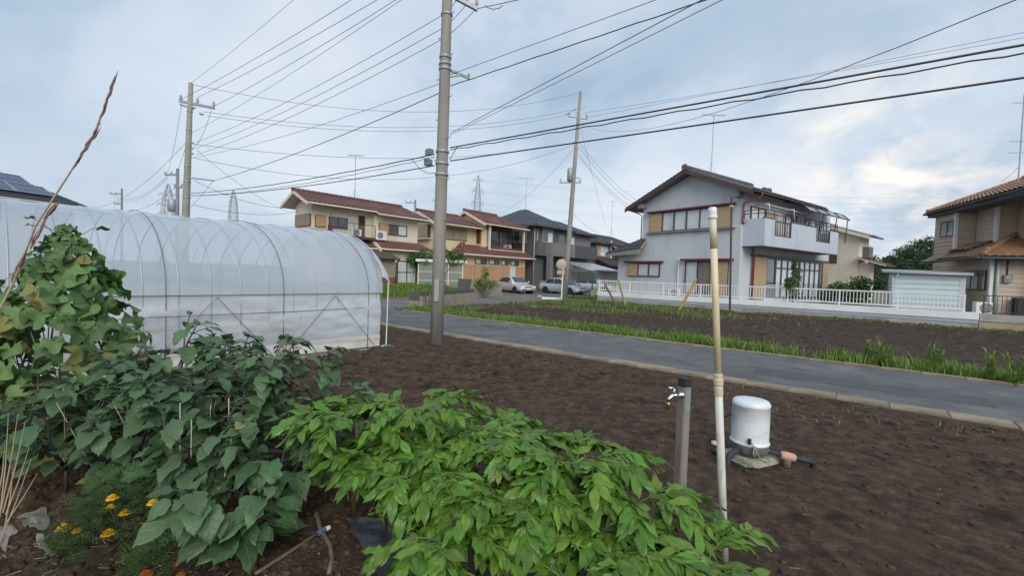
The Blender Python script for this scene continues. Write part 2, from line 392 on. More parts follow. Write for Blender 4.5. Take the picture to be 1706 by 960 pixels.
q = np.array([(3, 2, 1, 0), (4, 5, 6, 7), (0, 1, 5, 4), (1, 2, 6, 5), (2, 3, 7, 6), (3, 0, 4, 7)]); fs = (q[None]+(np.arange(n)*8)[:, None, None]).reshape(-1, 4)
tag(link('straw_bits', raw_mesh('straw_bits', vs, fs, smooth=False), M_straw), 'pale straw bits scattered on the near field', 'straw', kind='stuff')

# ---- road, side road, kerbs
sheet('road', [uv(-62, 8.30, .03), uv(42, 8.30, .03), uv(42, 11.45, .03), uv(-62, 11.45, .03)], M_asph, 'narrow grey asphalt road crossing the picture')
sheet('side_road', [uv(-20.6, 11.6, .026), uv(-15.9, 11.6, .026), uv(-15.9, 62, .026), uv(-20.6, 62, .026)], M_asph2, 'worn side road running back between the houses')
sheet('side_road_mouth', [uv(-23, 11.452, .022), uv(-15.2, 11.452, .022), uv(-15.2, 11.7, .022), uv(-23, 11.7, .022)], M_asph2)
sheet('road_patch', [uv(-1.5, 9.0, .034), uv(1.6, 9.05, .034), uv(1.6, 9.75, .034), uv(-1.5, 9.7, .034)], mat('patched_asphalt', (0.115, 0.115, 0.118), (0.09, 0.09, 0.093), sc=2, r=.8, bump=.5, bsc=110, spec=.2)); sheet('road_patch', [uv(-9.2, 10.1, .034), uv(-8.3, 10.1, .034), uv(-8.3, 10.5, .034), uv(-9.2, 10.5, .034)], MATS['patched_asphalt'])
def kerb_run(name, v0, v1, z, u0, u1, ln, label):
    k = MB(); a, b, c, d = uv(u0, v0+.01), uv(u1, v0+.01), uv(u1, v1-.01), uv(u0, v1-.01)
    k.prism([(p.x, p.y, -0.2) for p in (a, b, c, d)], (0, 0, 0.2+z-0.02)); ko = struct(k.build(name, M_kerb), label)
    bm = bmesh.new(); bmesh.ops.create_cube(bm, size=1.0)
    bmesh.ops.scale(bm, vec=(ln-0.005, v1-v0, 0.09), verts=bm.verts); bmesh.ops.bevel(bm, geom=list(bm.edges), offset=0.01, segments=1, affect='EDGES')
    me = bpy.data.meshes.new('kerb_stone'); bm.to_mesh(me); bm.free(); rz = math.atan2(UR.y, UR.x); i = 0; u = u0
    while u < u1:
        o = link('kerb_stone', me, M_kerb, ko); p = uv(u+ln/2, (v0+v1)/2 + random.uniform(-.008, .008)); o.location = (p.x, p.y, z-0.045+random.uniform(-.005, .005)); o.rotation_euler = (random.uniform(-.012, .012), random.uniform(-.006, .006), rz+random.uniform(-.006, .006)); u += ln
kerb_run('near_kerb', 7.97, 8.298, 0.048, -17, 10.5, 0.6, 'tan concrete kerb blocks along the near side of the road')
kerb_run('far_kerb', 11.46, 11.60, 0.07, -14.6, 16, 0.6, 'thin concrete kerb along the far side of the road')

# ---- far field
ug = np.linspace(-15.2, 26, 330); vg = np.linspace(11.58, 26.35, 150); U_, V_ = np.meshgrid(ug, vg)
X = UR.x*U_+NR.x*V_; Y = UR.y*U_+NR.y*V_
def far_h(x, y):
    v = x*NR.x+y*NR.y
    return 0.02 + (fbm(x*0.8, y*0.8, 3, 61)-0.5)*0.10 + (fbm(x*4, y*4, 3, 71, 0.6)-0.5)*0.10 + 0.02*np.sin(v*6.3)
Zf = far_h(X, Y); Ib = (np.arange(149)[:, None]*330 + np.arange(329)[None, :]); Ff = np.stack([Ib, Ib+1, Ib+331, Ib+330], -1).reshape(-1, 4)
struct(link('far_field', raw_mesh('far_field', np.stack([X, Y, Zf], -1).reshape(-1, 3), Ff), M_soil2), 'dark bare soil of the field beyond the road')

# ---- lots behind
sheet('car_lot', [uv(-15.88, 18, .0), uv(-14.0, 18, .0), uv(-13.6, 26.4, .0), uv(-13.6, 62, .0), uv(-15.88, 62, .0)], M_earth)
sheet('house_yard', [uv(-13.55, 26.62, .35), uv(40, 26.62, .35), uv(40, 70, .35), uv(-13.55, 70, .35)], M_earth)
# lots left of the side road: a bank that rises from the road to the houses
us = [-20.65, -22.2, -60]; zs = [0.03, 0.5, 0.62]; mb = MB(); vs = []
for u_, z_ in zip(us, zs):
    for v_ in (11.75, 24.2): vs.append(uv(u_, v_, z_))
mb.add(vs, [(0, 1, 3, 2), (2, 3, 5, 4)]); struct(mb.build('house_bank', M_earth))
sheet('driveway', [uv(-25.9, 24.2, .02), uv(-20.65, 24.2, .02), uv(-20.65, 64, .02), uv(-25.9, 64, .02)], M_earth); sheet('house_yard', [uv(-60, 24.25, .45), uv(-25.92, 24.25, .45), uv(-25.92, 64, .45), uv(-60, 64, .45)], M_earth)

# ---- grass: blade meshes
def grass_mat(name, base, tip, dry):
    m = bpy.data.materials.new(name); m.use_nodes = True; t = m.node_tree; n = t.nodes; l = t.links; p = n['Principled BSDF']; p.inputs['Roughness'].default_value = 0.6
    u = n.new('ShaderNodeUVMap'); s = n.new('ShaderNodeSeparateXYZ'); l.new(u.outputs[0], s.inputs[0])
    r = n.new('ShaderNodeValToRGB'); e = r.color_ramp.elements; e[0].color = (*base, 1); e[1].color = (*dry, 1); e[1].position = 1.0; k = e.new(0.55); k.color = (*tip, 1); k = e.new(0.80); k.color = (*tip, 1)
    l.new(s.outputs[1], r.inputs[0]); l.new(r.outputs[0], p.inputs['Base Color'])
    tr = n.new('ShaderNodeBsdfTranslucent'); l.new(r.outputs[0], tr.inputs[0]); ms = n.new('ShaderNodeMixShader'); ms.inputs[0].default_value = 0.35
    l.new(p.outputs[0], ms.inputs[1]); l.new(tr.outputs[0], ms.inputs[2]); l.new(ms.outputs[0], n['Material Output'].inputs[0]); return m
M_grass = grass_mat('grass', (0.035, 0.085, 0.018), (0.10, 0.20, 0.035), (0.30, 0.27, 0.11))
M_grassl = grass_mat('fresh_grass', (0.07, 0.15, 0.02), (0.20, 0.33, 0.05), (0.38, 0.36, 0.13))
M_grassd = grass_mat('dry_grass', (0.09, 0.10, 0.035), (0.19, 0.20, 0.07), (0.36, 0.30, 0.17))
def blades(name, P, h, wd, lean, m, label, seed, parent=None):
    rg = np.random.default_rng(seed); P = np.asarray(P); n = len(P); th = rg.random(n)*6.283; hh = h*(0.45+0.75*rg.random(n))
    d = np.stack([np.cos(th), np.sin(th), np.zeros(n)], -1); sd_ = np.stack([-np.sin(th), np.cos(th), np.zeros(n)], -1)
    le = lean*(0.3+rg.random(n)); w_ = wd*(0.6+0.8*rg.random(n)); vs = []
    for t, k in ((0, 1.0), (0.5, 0.85), (1.0, 0.12)):
        c = P + d*(le*hh*t*t)[:, None]; c[:, 2] += hh*t*(1-0.25*le*t)
        vs += [c-sd_*(w_*k/2)[:, None], c+sd_*(w_*k/2)[:, None]]
    V = np.stack(vs, 1).reshape(-1, 3); f = np.array([(0, 1, 3, 2), (2, 3, 5, 4)]); F = (f[None]+(np.arange(n)*6)[:, None, None]).reshape(-1, 4)
    rr = rg.random(n); UVc = np.stack([np.tile([0, 0, .5, .5, 1, 1], n), np.repeat(rr, 6)], -1)
    o = link(name, raw_mesh(name, V, F, UVc), m, parent)
    if label: tag(o, label, None if parent else 'grass', kind='stuff')
    return o
def scatter(rg, n, u0, u1, v0, v1, dens=None, zf=None):
    u = rg.uniform(u0, u1, n); v = rg.uniform(v0, v1, n)
    x = UR.x*u+NR.x*v; y = UR.y*u+NR.y*v
    k = np.ones(n, bool) if dens is None else rg.random(n) < dens(u, v, x, y)
    z = (zf(x, y) if zf else np.zeros(n))
    return np.stack([x, y, z], -1)[k]
rg = np.random.default_rng(77)
verge = lambda u, v, x, y: np.clip(1.25-np.abs(v-12.05-0.2*np.sin(u*1.7))/(0.42+0.35*fbm(u*0.9, v*0, 2, 5)), 0, 1)*np.clip(fbm(u*2.2, v*2.2, 3, 9)*2.6-0.55, 0.08, 1)
blades('verge_grass', scatter(rg, 42000, -15, 16, 11.62, 12.9, verge, far_h), 0.20, 0.017, 0.7, M_grassl, 'bright green grass strip along the far side of the road', 1)
blades('verge_tall_grass', scatter(rg, 3000, -15, 16, 11.7, 12.7, lambda u, v, x, y: (fbm(u*1.3+4, v*1.3, 2, 14) > 0.52)*1.0, far_h), 0.36, 0.012, 0.9, M_grassl, 'taller grass tufts standing in the roadside strip', 2)
blades('field_weeds', scatter(rg, 30000, -15, 14, 12.6, 25.8, lambda u, v, x, y: np.clip((fbm(u*0.7, v*0.9, 3, 19)-0.60)*5, 0, 1)*0.22, far_h), 0.13, 0.018, 0.9, M_grass, 'sparse weed seedlings on the far field', 3)
left = lambda u, v, x, y: np.clip((-4.0-u)/4.0, 0, 1)*np.maximum(np.clip((v-17.5-0.25*(u+9))/2.0, 0, 1), np.clip((-12.2-u)/1.2, 0, 1))*np.clip(fbm(u*0.8, v*0.8, 3, 29)*4-1.7, 0, 1)
blades('left_weeds', scatter(rg, 17000, -15.2, -3, 12.4, 26.2, left, far_h), 0.20, 0.020, 0.9, M_grassl, 'patch of weeds at the left end of the far field', 4)
blades('left_dry_weeds', scatter(rg, 13000, -15.2, -1, 12.6, 26.2, lambda u, v, x, y: np.clip((1.0-u)/9.0, 0, 1)*np.clip((v-17)/3, 0.04, 1)*np.clip(fbm(u*0.6+3, v*0.6, 3, 33)*3-1.0, 0, 1), far_h), 0.17, 0.020, 1.0, M_grassd, 'dry straw-coloured weeds mixed into the far field corner', 14)
blades('wall_foot_grass', scatter(rg, 14000, -14, 24, 25.0, 26.4, lambda u, v, x, y: np.clip(fbm(u*0.9, v*0.9, 3, 39)*2.4-0.7, 0, 1), far_h), 0.12, 0.025, 0.9, M_grassd, 'short dry grass at the foot of the white fence wall', 5)
blades('bank_grass', scatter(rg, 16000, -27, -20.8, 12.2, 21.5, None, lambda x, y: np.interp(-(x*UR.x+y*UR.y), [20.65, 22.2, 60], [0.03, 0.5, 0.62])), 0.32, 0.03, 0.7, M_grassl, 'green lawn bank before the beige house', 6)
blades('lot_weeds', scatter(rg, 7000, -16.4, -13.8, 26.6, 32, lambda u, v, x, y: np.clip(fbm(u*1.1, v*1.1, 2, 49)*3-1.3, 0, 1), None), 0.28, 0.022, 0.8, M_grass, 'weeds growing round the parked cars', 7)
blades('kerb_weeds', scatter(rg, 2200, -9, 2.5, 6.6, 7.95, lambda u, v, x, y: np.clip(fbm(u*1.6, v*1.6, 3, 59)*3-1.5, 0, 1), field_h), 0.06, 0.010, 0.9, M_grassd, 'small dry weeds along the near kerb by the pole', 8)
# ================================================================== POLYTUNNEL
M_film = clear_mat('tunnel_film', (0.95, 0.975, 1.0), 0.18, 0.44, diff=(0.84, 0.93, 1.0), trl=0.55, bump=0.25, bsc=1.6)
M_film2 = clear_mat('side_film', (0.95, 0.97, 1.0), 0.22, 0.32, diff=(0.92, 0.945, 0.97), trl=0.48, bump=0.9, bsc=2.4)
M_skirt = clear_mat('skirt_film', (0.9, 0.88, 0.82), 0.4, 0.12, diff=(0.86, 0.82, 0.74), trl=0.35, bump=0.8, bsc=4.0)
M_galv = mat('galvanised_pipe', (0.42, 0.46, 0.51), (0.35, 0.39, 0.43), sc=20, r=0.5, metal=0.2)
M_dkpipe = mat('weathered_pipe', (0.20, 0.19, 0.185), (0.13, 0.12, 0.115), sc=12, r=0.6, metal=0.3)
GC = gnd(628, 580); GC.z = 0.0; GL, GW, GE, GR = 12.0, 5.4, 1.18, 2.58
gh = thing('polytunnel', 'large arched polytunnel of pale blue-white plastic film on pipe ribs', 'greenhouse', GC, math.radians(50))
def arch(n=22, off=0.0, z0=0.0):
    pts = [(-off, z0), (-off, GE*0.5), (-off, GE)]
    for i in range(1, n):
        a = math.pi*i/n; c, s = math.cos(a), math.sin(a)
        y = GW/2 - (GW/2+off)*math.copysign(abs(c)**0.92, c); z = GE + (GR-GE+off)*s**0.92
        pts.append((y, z))
    return pts + [(GW+off, GE), (GW+off, GE*0.5), (GW+off, z0)]
# roof film: arch from eave to eave, slightly slack between the ribs
prof = [p for p in arch(30, 0.03) if p[1] >= GE-0.01]; xs = np.linspace(0.10, -GL, 110); mb = MB(); k = len(prof); vs = []
for i, x in enumerate(xs):
    for y, z in prof:
        t = (x/0.43) % 1.0; sl_ = 0.018*math.sin(math.pi*t); vs.append((x, y + (GW/2-y)*sl_*0.3, z - sl_*max(0, (z-GE))*0.6 + 0.006*math.sin(x*9+y*5)))
mb.add(vs, [(i*k+j, i*k+j+1, (i+1)*k+j+1, (i+1)*k+j) for i in range(len(xs)-1) for j in range(k-1)]); mb.build('roof_film', M_film, gh, smooth=True)
def sidefilm(y, z0, z1, name, m, amp, seed):
    xs = np.linspace(0.03, -GL, 320); zs = np.linspace(z0, z1, 26); X, Z = np.meshgrid(xs, zs)
    Yd = y + (amp*(fbm(X*1.2+Z*1.6, Z*3.4-X*0.5, 4, seed)-0.5) + amp*.34*np.abs(fbm(X*3.1+Z*4.2, Z*1.1-X*0.8, 3, seed+9)-0.5))*np.clip(np.sin(np.pi*(Z-z0)/(z1-z0)), 0.1, 1); V = np.stack([X, Yd, Z], -1).reshape(-1, 3); n = len(xs)
    I = (np.arange(25)[:, None]*n+np.arange(n-1)[None, :]); F = np.stack([I, I+1, I+n+1, I+n], -1).reshape(-1, 4); link(name, raw_mesh(name, V, F), m, gh)
sidefilm(-0.035, 0.26, GE+0.01, 'side_film', M_film2, 0.16, 3); sidefilm(GW+0.035, 0.26, GE+0.01, 'side_film', M_film2, 0.1, 4)
sidefilm(-0.055, -0.05, 0.285, 'skirt', M_skirt, 0.10, 6); sidefilm(GW+0.055, -0.05, 0.285, 'skirt', M_skirt, 0.1, 7)
for x in (0.0, -GL):
    a = arch(26, 0.0); mb = MB(); mb.poly([(x, y, z) for y, z in a]); mb.build('end_film', M_film2, gh, fix=False)
me_r = MB().tube([(0, y, z) for y, z in arch(30, 0.024, -0.1)], 0.011, 6).mesh('rib', True)
for i in range(28):
    o = link('rib', me_r, M_galv, gh); o.location.x = -0.06 - 0.43*i
me_b = MB().tube([(0, y, z) for y, z in arch(22, 0.05, 0.0)], 0.007, 5).mesh('film_strap', True)
for i in range(7):
    o = link('film_strap', me_b, M_dkpipe, gh); o.location.x = -0.26 - 1.70*i
for y, s in ((-0.06, 1), (GW+0.06, -1)):
    mb = MB().tube([(0.02, y, GE), (-GL*0.4, y, GE+0.01), (-GL, y, GE)], 0.009, 6); mb.build('eave_rail', M_dkpipe, gh)
    mb = MB().tube([(0.05, y-0.02*s, 0.05), (-4, y-0.03*s, 0.07), (-GL, y-0.02*s, 0.09)], 0.016, 6); mb.build('base_pipe', M_dkpipe, gh)
mb = MB().tube([(0.02, -0.05, GE-0.3), (-2, -0.06, GE-0.31), (-GL, -0.05, GE-0.3)], 0.006, 5); mb.build('tie_wire', M_dkpipe, gh)
mb = MB().tube([(0.05, GW/2, GR-0.02), (-GL, GW/2, GR-0.02)], 0.012, 6); mb.build('ridge_pipe', M_galv, gh)
for i in range(4):
    x = -1.0-2.0*i*1.0
    for dx in (-0.95, 0.9):
        MB().tube([(x, -0.062, GE-0.03), (x+dx, -0.075, 0.06)], 0.005, 6).build('brace', M_dkpipe, gh)
for y in (1.9, 3.5): MB().tube([(0.03, y, -0.1), (0.03, y, GE+(GR-GE)*0.93)], 0.014, 6).build('end_post', M_galv, gh)
MB().tube([(0.035, 0.0, GE), (0.035, GW, GE)], 0.012, 6).build('end_rail', M_galv, gh)
# loose film flap hanging at the road end
mb = MB(); n1, n2 = 9, 6; vs = []
for i in range(n1):
    y, z = arch(30, 0.04)[4+i]
    for j in range(n2): vs.append((0.10+0.035*j + 0.012*math.sin(i*1.7+j), y-0.01*j, z-0.018*j*j*0.4))
mb.add(vs, [(i*n2+j, i*n2+j+1, (i+1)*n2+j+1, (i+1)*n2+j) for i in range(n1-1) for j in range(n2-1)]); mb.build('loose_flap', M_film2, gh, smooth=True)

# ---- thin pale stake and white pipe by the tunnel corner
M_pvc = mat('white_pvc', (0.74, 0.75, 0.73), (0.64, 0.65, 0.62), sc=6, r=0.45, stain=(0.48, 0.45, 0.38), ssc=5)
M_pvcy = mat('yellowed_pvc', (0.72, 0.61, 0.40), (0.64, 0.52, 0.32), sc=3, r=0.5, stain=(0.76, 0.70, 0.54), ssc=2.0)
M_green = mat('green_string', (0.05, 0.36, 0.24), (0.03, 0.24, 0.16), sc=30, r=0.7)
p0 = gnd(643, 578); p1 = dep(647, 472, p0.y); b = thing('thin_stake', 'thin pale stake standing beside the polytunnel corner', 'stake', p0)
MB().tube([(0, 0, -0.1), p1-p0], [0.014, 0.011], 8).build('shaft', M_pvc, b)
MB().lathe(p1-p0, [(0.013, -0.02), (0.014, 0.0), (0.004, 0.006)], 8).build('cap', M_pvc, b)
a = gnd(622, 581); c = gnd(644, 579); o = MB().tube([a+Vector((0, 0, .03)), c+Vector((0, 0, .03))], 0.018, 8).build('ground_pipe', M_pvc); tag(o, 'short white pipe lying between the polytunnel and thin stake', 'pipe')
pts = [c + Vector((0.06*math.cos(t), 0.05*math.sin(t), 0.04+0.012*math.sin(3*t))) for t in np.linspace(0, 12.5, 26)] + [c+Vector((0.14, -.02, .03)), c+Vector((0.24, -.08, .03)), c+Vector((.33, -.09, .03))]
o = MB().tube(pts, 0.011, 6).build('green_cord', M_green); tag(o, 'bunch of green cord at the foot of the thin stake', 'cord')

# ================================================================== UTILITY POLES
M_pole = mat('pole_concrete', (0.30, 0.285, 0.25), (0.24, 0.228, 0.20), sc=3.5, r=0.85, bump=0.15, bsc=80, stain=(0.185, 0.172, 0.15), ssc=1.6, stretch=(2.0, 2.0, 0.25))
M_pole2 = mat('mossy_pole', (0.30, 0.31, 0.24), (0.24, 0.25, 0.19), sc=3, r=0.85, bump=0.1, bsc=60)
M_steel = mat('line_hardware', (0.36, 0.40, 0.41), (0.27, 0.30, 0.31), sc=14, r=0.5, metal=0.4)
M_blk = mat('black_cable', (0.035, 0.035, 0.042), (0.05, 0.05, 0.058), sc=8, r=0.55)
M_gcab = mat('grey_cable', (0.14, 0.15, 0.165), (0.11, 0.118, 0.13), sc=8, r=0.5)
M_porc = mat('porcelain', (0.62, 0.60, 0.57), (0.5, 0.48, 0.46), sc=8, r=0.25)
M_box = mat('grey_box', (0.20, 0.22, 0.24), (0.16, 0.175, 0.19), sc=5, r=0.5)
def pole(name, label, base, top, r0, r1, m):
    t = thing(name, label, 'utility pole', base, 0.0); d = Vector(top)-Vector(base)
    MB().tube([Vector((0, 0, -0.4))-d*0.0, d*0.25, d*0.6, d], [r0*1.02, r0+(r1-r0)*.25, r0+(r1-r0)*.6, r1], 20).build('shaft', m, t, smooth=True)
    return t, d
def along(d, z): return d*(z/d.z)
def bands(t, d, zs, rf):
    for z in zs: MB().lathe(along(d, z), [(rf(z)+.006, -.03), (rf(z)+.012, -.02), (rf(z)+.012, .02), (rf(z)+.006, .03)], 20).build('band', M_steel, t, smooth=True)
def steps(t, d, z0, z1, rf, n, ax):
    for i in range(n):
        z = z0+(z1-z0)*i/(n-1); s = 1 if i % 2 else -1; p = along(d, z); a = Vector(ax)*s
        MB().tube([p+a*rf(z)*0.8, p+a*(rf(z)+.11), p+a*(rf(z)+.11)+Vector((0, 0, .03))], 0.009, 6).build('step_bolt', M_steel, t)
def arm(t, a, b, w=0.035, name='cross_arm'):
    a, b = Vector(a), Vector(b); dr = (b-a).normalized(); sd_ = dr.cross(Vector((0, 0, 1))).normalized()*w; u_ = Vector((0, 0, w))
    MB().prism([a-sd_-u_, a+sd_-u_, a+sd_+u_, a-sd_+u_], b-a).build(name, M_steel, t)
def insul(t, p, h=0.22, r=0.05, name='insulator', ax=(0, 0, 1)):
    MB().lathe(p, [(r*.35, 0), (r*.35, h*.2), (r, h*.25), (r*.6, h*.42), (r*.95, h*.48), (r*.55, h*.66), (r*.85, h*.72), (r*.4, h*.95), (r*.2, h)], 12, ax).build(name, M_porc, t, smooth=True)

CB = gnd(727, 573); CB.z = 0; c1_ = dep(745, 0, CB.y); CT = CB + (c1_-CB)*(10.6/c1_.z)
pc, dc = pole('utility_pole', 'tall concrete utility pole in the middle, standing on soil beside the near kerb', CB, CT, 0.155, 0.10, M_pole)
rfc = lambda z: 0.165-0.06*z/10.6
bands(pc, dc, [3.9, 4.15, 4.42, 6.28, 6.40, 6.55, 7.5, 9.4], rfc)
steps(pc, dc, 2.4, 9.8, rfc, 17, UR.normalized())
def pcpt(px, py): return dep(px, py, CB.y)-CB
arm(pc, along(dc, 6.42)-UR*0.2, pcpt(782, 130)+Vector((0, 0, -0.0)), 0.03, 'side_arm'); arm(pc, along(dc, 6.1), pcpt(770, 124), 0.018, 'arm_stay')
insul(pc, pcpt(781, 128), 0.1, 0.035)
# upper arm set, only its lower end is in the picture
a_top = along(dc, 8.05)
arm(pc, a_top-UR*0.12+NR*-0.1, pcpt(795, 16)+Vector((0, 0, 0.02)), 0.045); arm(pc, along(dc, 9.6)-UR*0.9, along(dc, 9.6)+UR*0.9, 0.045); arm(pc, along(dc, 8.3)-UR*.05, pcpt(795, 16)+Vector((0, 0, .35)), 0.03, 'arm_stay')
for px_, py_ in ((762, -4), (778, 4), (794, 12)): insul(pc, pcpt(px_, py_)+Vector((0, 0, .03)), 0.16, 0.045)
for s in (-.85, 0.0, .85): insul(pc, along(dc, 9.65)+UR*s, 0.22, 0.06)
for px_, py_ in ((722, 256), (720, 273)):
    q = pcpt(px_, py_)-NR*0.12; bm_ = MB(); bm_.box((-.09, -.05, -.06), (.09, .05, .06)); o = bm_.build('junction_box', M_box, pc); o.location = q; o.rotation_euler.z = math.atan2(UR.y, UR.x)
    MB().box((-.07, -.055, .058), (.07, .055, .075)).build('box_lid', M_steel, o)
MB().box((-.05, -.178, 1.0), (.05, -.150, 1.5)).build('number_plate', mat('pale_plate', (.36, .35, .32), (.31, .30, .27), sc=5, r=.7), pc)

LY = 20.0; l_top = dep(318, 138, LY); l_mid = dep(309, 372, LY); dl_ = (l_top-l_mid); LB = l_mid - dl_*((l_mid.z)/dl_.z)
pl_, dl = pole('utility_pole', 'mossy utility pole rising behind the polytunnel at left', LB, l_top, 0.19, 0.09, M_pole2)
rfl = lambda z: 0.19-0.1*z/l_top.z
def plp(px, py, dy=0.0): return dep(px, py, LY+dy)-LB
steps(pl_, dl, 3.6, 8.3, rfl, 11, UR); bands(pl_, dl, [4.6, 5.3, 6.0, 7.6, 8.4], rfl)
arm(pl_, plp(299, 168), plp(357, 180), 0.05); arm(pl_, plp(300, 174), plp(322, 181), 0.04, 'lower_arm'); arm(pl_, plp(316, 296), plp(356, 301), 0.03, 'bracket_arm')
for px_, py_ in ((301, 168), (329, 173), (356, 179)): insul(pl_, plp(px_, py_), 0.3, 0.07)
for px_, py_, a in ((318, 178, 1), (332, 189, 1)): insul(pl_, plp(px_, py_), 0.35, 0.06, 'strain_insulator', (1, -.4, -.2))
for py_ in (238, 247, 256): insul(pl_, plp(320, py_), 0.12, 0.05, 'side_insulator', (1, -.6, 0))

RB = gnd(940, 500); RB.z = 0; r_top = dep(967, 152, RB.y)
pr, dr_ = pole('utility_pole', 'grey utility pole with transformer cans, beside the round traffic mirror', RB, r_top, 0.19, 0.095, M_pole)
rfr = lambda z: 0.19-0.095*z/r_top.z
def prp(px, py, dy=0.0): return dep(px, py, RB.y+dy)-RB
steps(pr, dr_, 3.0, 12.0, rfr, 20, UR); bands(pr, dr_, [3.5, 5.0, 7.4, 8.2, 9.0, 10.2, 11.8], rfr)
arm(pr, prp(946, 193), prp(979, 198), 0.05); arm(pr, prp(958, 188), prp(976, 176), 0.04, 'top_arm'); arm(pr, prp(932, 304), prp(968, 304), 0.05, 'transformer_arm')
for px_, py_ in ((948, 192), (963, 192), (977, 196)): insul(pr, prp(px_, py_), 0.3, 0.07)
insul(pr, prp(962, 181), 0.45, 0.06, 'strain_insulator', (-1, .3, -.3)); insul(pr, prp(952, 189), 0.45, 0.06, 'strain_insulator', (-1, .3, .1))
for px_ in (950.0,):
    MB().lathe(prp(px_, 302)-NR*.05, [(.16, 0), (.19, .03), (.19, .78), (.17, .82), (.06, .9)], 16).build('transformer', M_steel, pr, smooth=True)
for px_ in (934, 966): insul(pr, prp(px_, 304), 0.3, 0.06, 'bushing')
MB().tube([prp(957, 296), prp(966, 297), prp(968, 304)], .02, 6).build('jumper', M_gcab, pr)

def far_pole(label, px, y0, y1, Y, arms):
    top = dep(px, y0, Y); b = Vector((top.x, top.y, 0)); t, d = pole('utility_pole', label, b, top, .2, .11, M_box)
    for xa, xb, yy in arms: arm(t, dep(xa, yy, Y)-b, dep(xb, yy, Y)-b, .07); [insul(t, dep(x_, yy, Y)-b, .35, .09) for x_ in (xa, (xa+xb)/2, xb)]
    return t, b
t, fb1 = far_pole('thin distant utility pole with a transformer, left of the mossy pole', 296, 281, 366, 38, ((275, 296, 291), (291, 303, 312)))
MB().lathe(dep(287, 352, 38)-fb1, [(.3, 0), (.34, .05), (.34, .95), (.3, 1.0)], 12).build('transformer', M_steel, t, smooth=True); MB().box(dep(281, 346, 38)-fb1, dep(297, 345, 38)-fb1+Vector((0, .1, .1))).build('transformer_shelf', M_steel, t)
far_pole('distant utility pole with short left arm near the solar roof', 203, 314, 360, 60, ((184, 203, 323), (191, 203, 340)))
far_pole('distant utility pole peeking between the two red-roofed houses', 692, 333, 370, 55, ((676, 692, 338),))

# ---- steel transmission towers on the skyline
M_tower = mat('hazed_pylon_steel', (0.50, 0.54, 0.58), (0.44, 0.48, 0.52), sc=.1, r=0.6)  # steel paled in its colour to stand in for distance haze
def tower(label, px, ytop, Y, wtop, wbase, arms, mr):
    top = dep(px, ytop, Y); H_ = top.z; t = thing('transmission_tower', label, 'pylon', (top.x, top.y, 0), 0.3)
    def wd(z): return wbase+(wtop-wbase)*min(1, (z/H_)/0.82) if z < H_*.82 else wtop*(1-.8*(z-H_*.82)/(H_*.18))
    zs = [H_*f for f in (0, .14, .27, .38, .48, .57, .65, .73, .80, .86, .92, 1.0)]
    for sx, sy in ((-1, -1), (-1, 1), (1, 1), (1, -1)): MB().tube([(sx*wd(z)/2, sy*wd(z)/2, z) for z in zs], mr, 4).build('leg', M_tower, t)
    lat = MB()
    for a, b in zip(zs[:-1], zs[1:]):
        wa, wb = wd(a)/2, wd(b)/2
        for (x0, y0), (x1, y1) in (((-1, -1), (1, -1)), ((1, -1), (1, 1)), ((1, 1), (-1, 1)), ((-1, 1), (-1, -1))):
            lat.tube([(x0*wa, y0*wa, a), (x1*wb, y1*wb, b)], mr*.6, 4); lat.tube([(x1*wa, y1*wa, a), (x0*wb, y0*wb, b)], mr*.6, 4); lat.tube([(x0*wb, y0*wb, b), (x1*wb, y1*wb, b)], mr*.6, 4)
    lat.build('lattice', M_tower, t)
    for f, ln in arms:
        z = H_*f
        for s in (-1, 1):
            m_ = MB(); m_.tube([(s*wd(z)/2, 0, z), (s*ln, 0, z+.3)], mr*.9, 4); m_.tube([(s*wd(z)/2, 0, z+H_*.035), (s*ln, 0, z+.3)], mr*.9, 4); m_.tube([(s*ln, 0, z+.3), (s*ln, 0, z-H_*.03)], mr*.8, 4); m_.build('arm', M_tower, t)
    return t, top
tower('steel transmission tower left of the mossy utility pole', 280, 306, 300, 4.6, 11, ((.62, 6), (.74, 6), (.86, 5.4)), .26)
tower('slim steel transmission tower standing right of the mossy utility pole', 389, 316, 320, 4.0, 8.5, ((.7, 3.0), (.84, 2.6)), .24)
tw, twt = tower('steel transmission tower behind the red-roofed yellow house', 797, 292, 330, 3.4, 9, ((.72, 4.6), (.84, 4.2), (.95, 3.6)), .24)
# ================================================================== WIRES
def wire(label, a, b, sag, r, m=None, wav=0.0, n=26, cat='power line', group=None, name='overhead_wire'):
    a, b = Vector(a), Vector(b); pts = []
    for i in range(n+1):
        t = i/n; p = a.lerp(b, t); p.z -= 4*sag*t*(1-t)
        if wav: p.z += wav*math.sin(i*2.1); p += Vector((0.6*wav*math.cos(i*2.7), 0, 0))
        pts.append(p)
    return tag(MB().tube(pts, r*0.72, 5).build(name, m or M_gcab, None, smooth=True, fix=False), label, cat, group)
def PC(px, py, off=0.0): return dep(px, py, CB.y+off)
def PL(px, py): return dep(px, py, LY)
def PR(px, py): return dep(px, py, RB.y)
def runout(p, q, L=26.0):             # carry a line on past q along the road
    d = (q-p).normalized(); return p + d*L
def on_road(px, py, lead):            # the point of the road-parallel vertical plane through lead that shows at the pixel
    d = ray(px, py); t = (lead-EYE).dot(NR)/d.dot(NR); return EYE + d*t
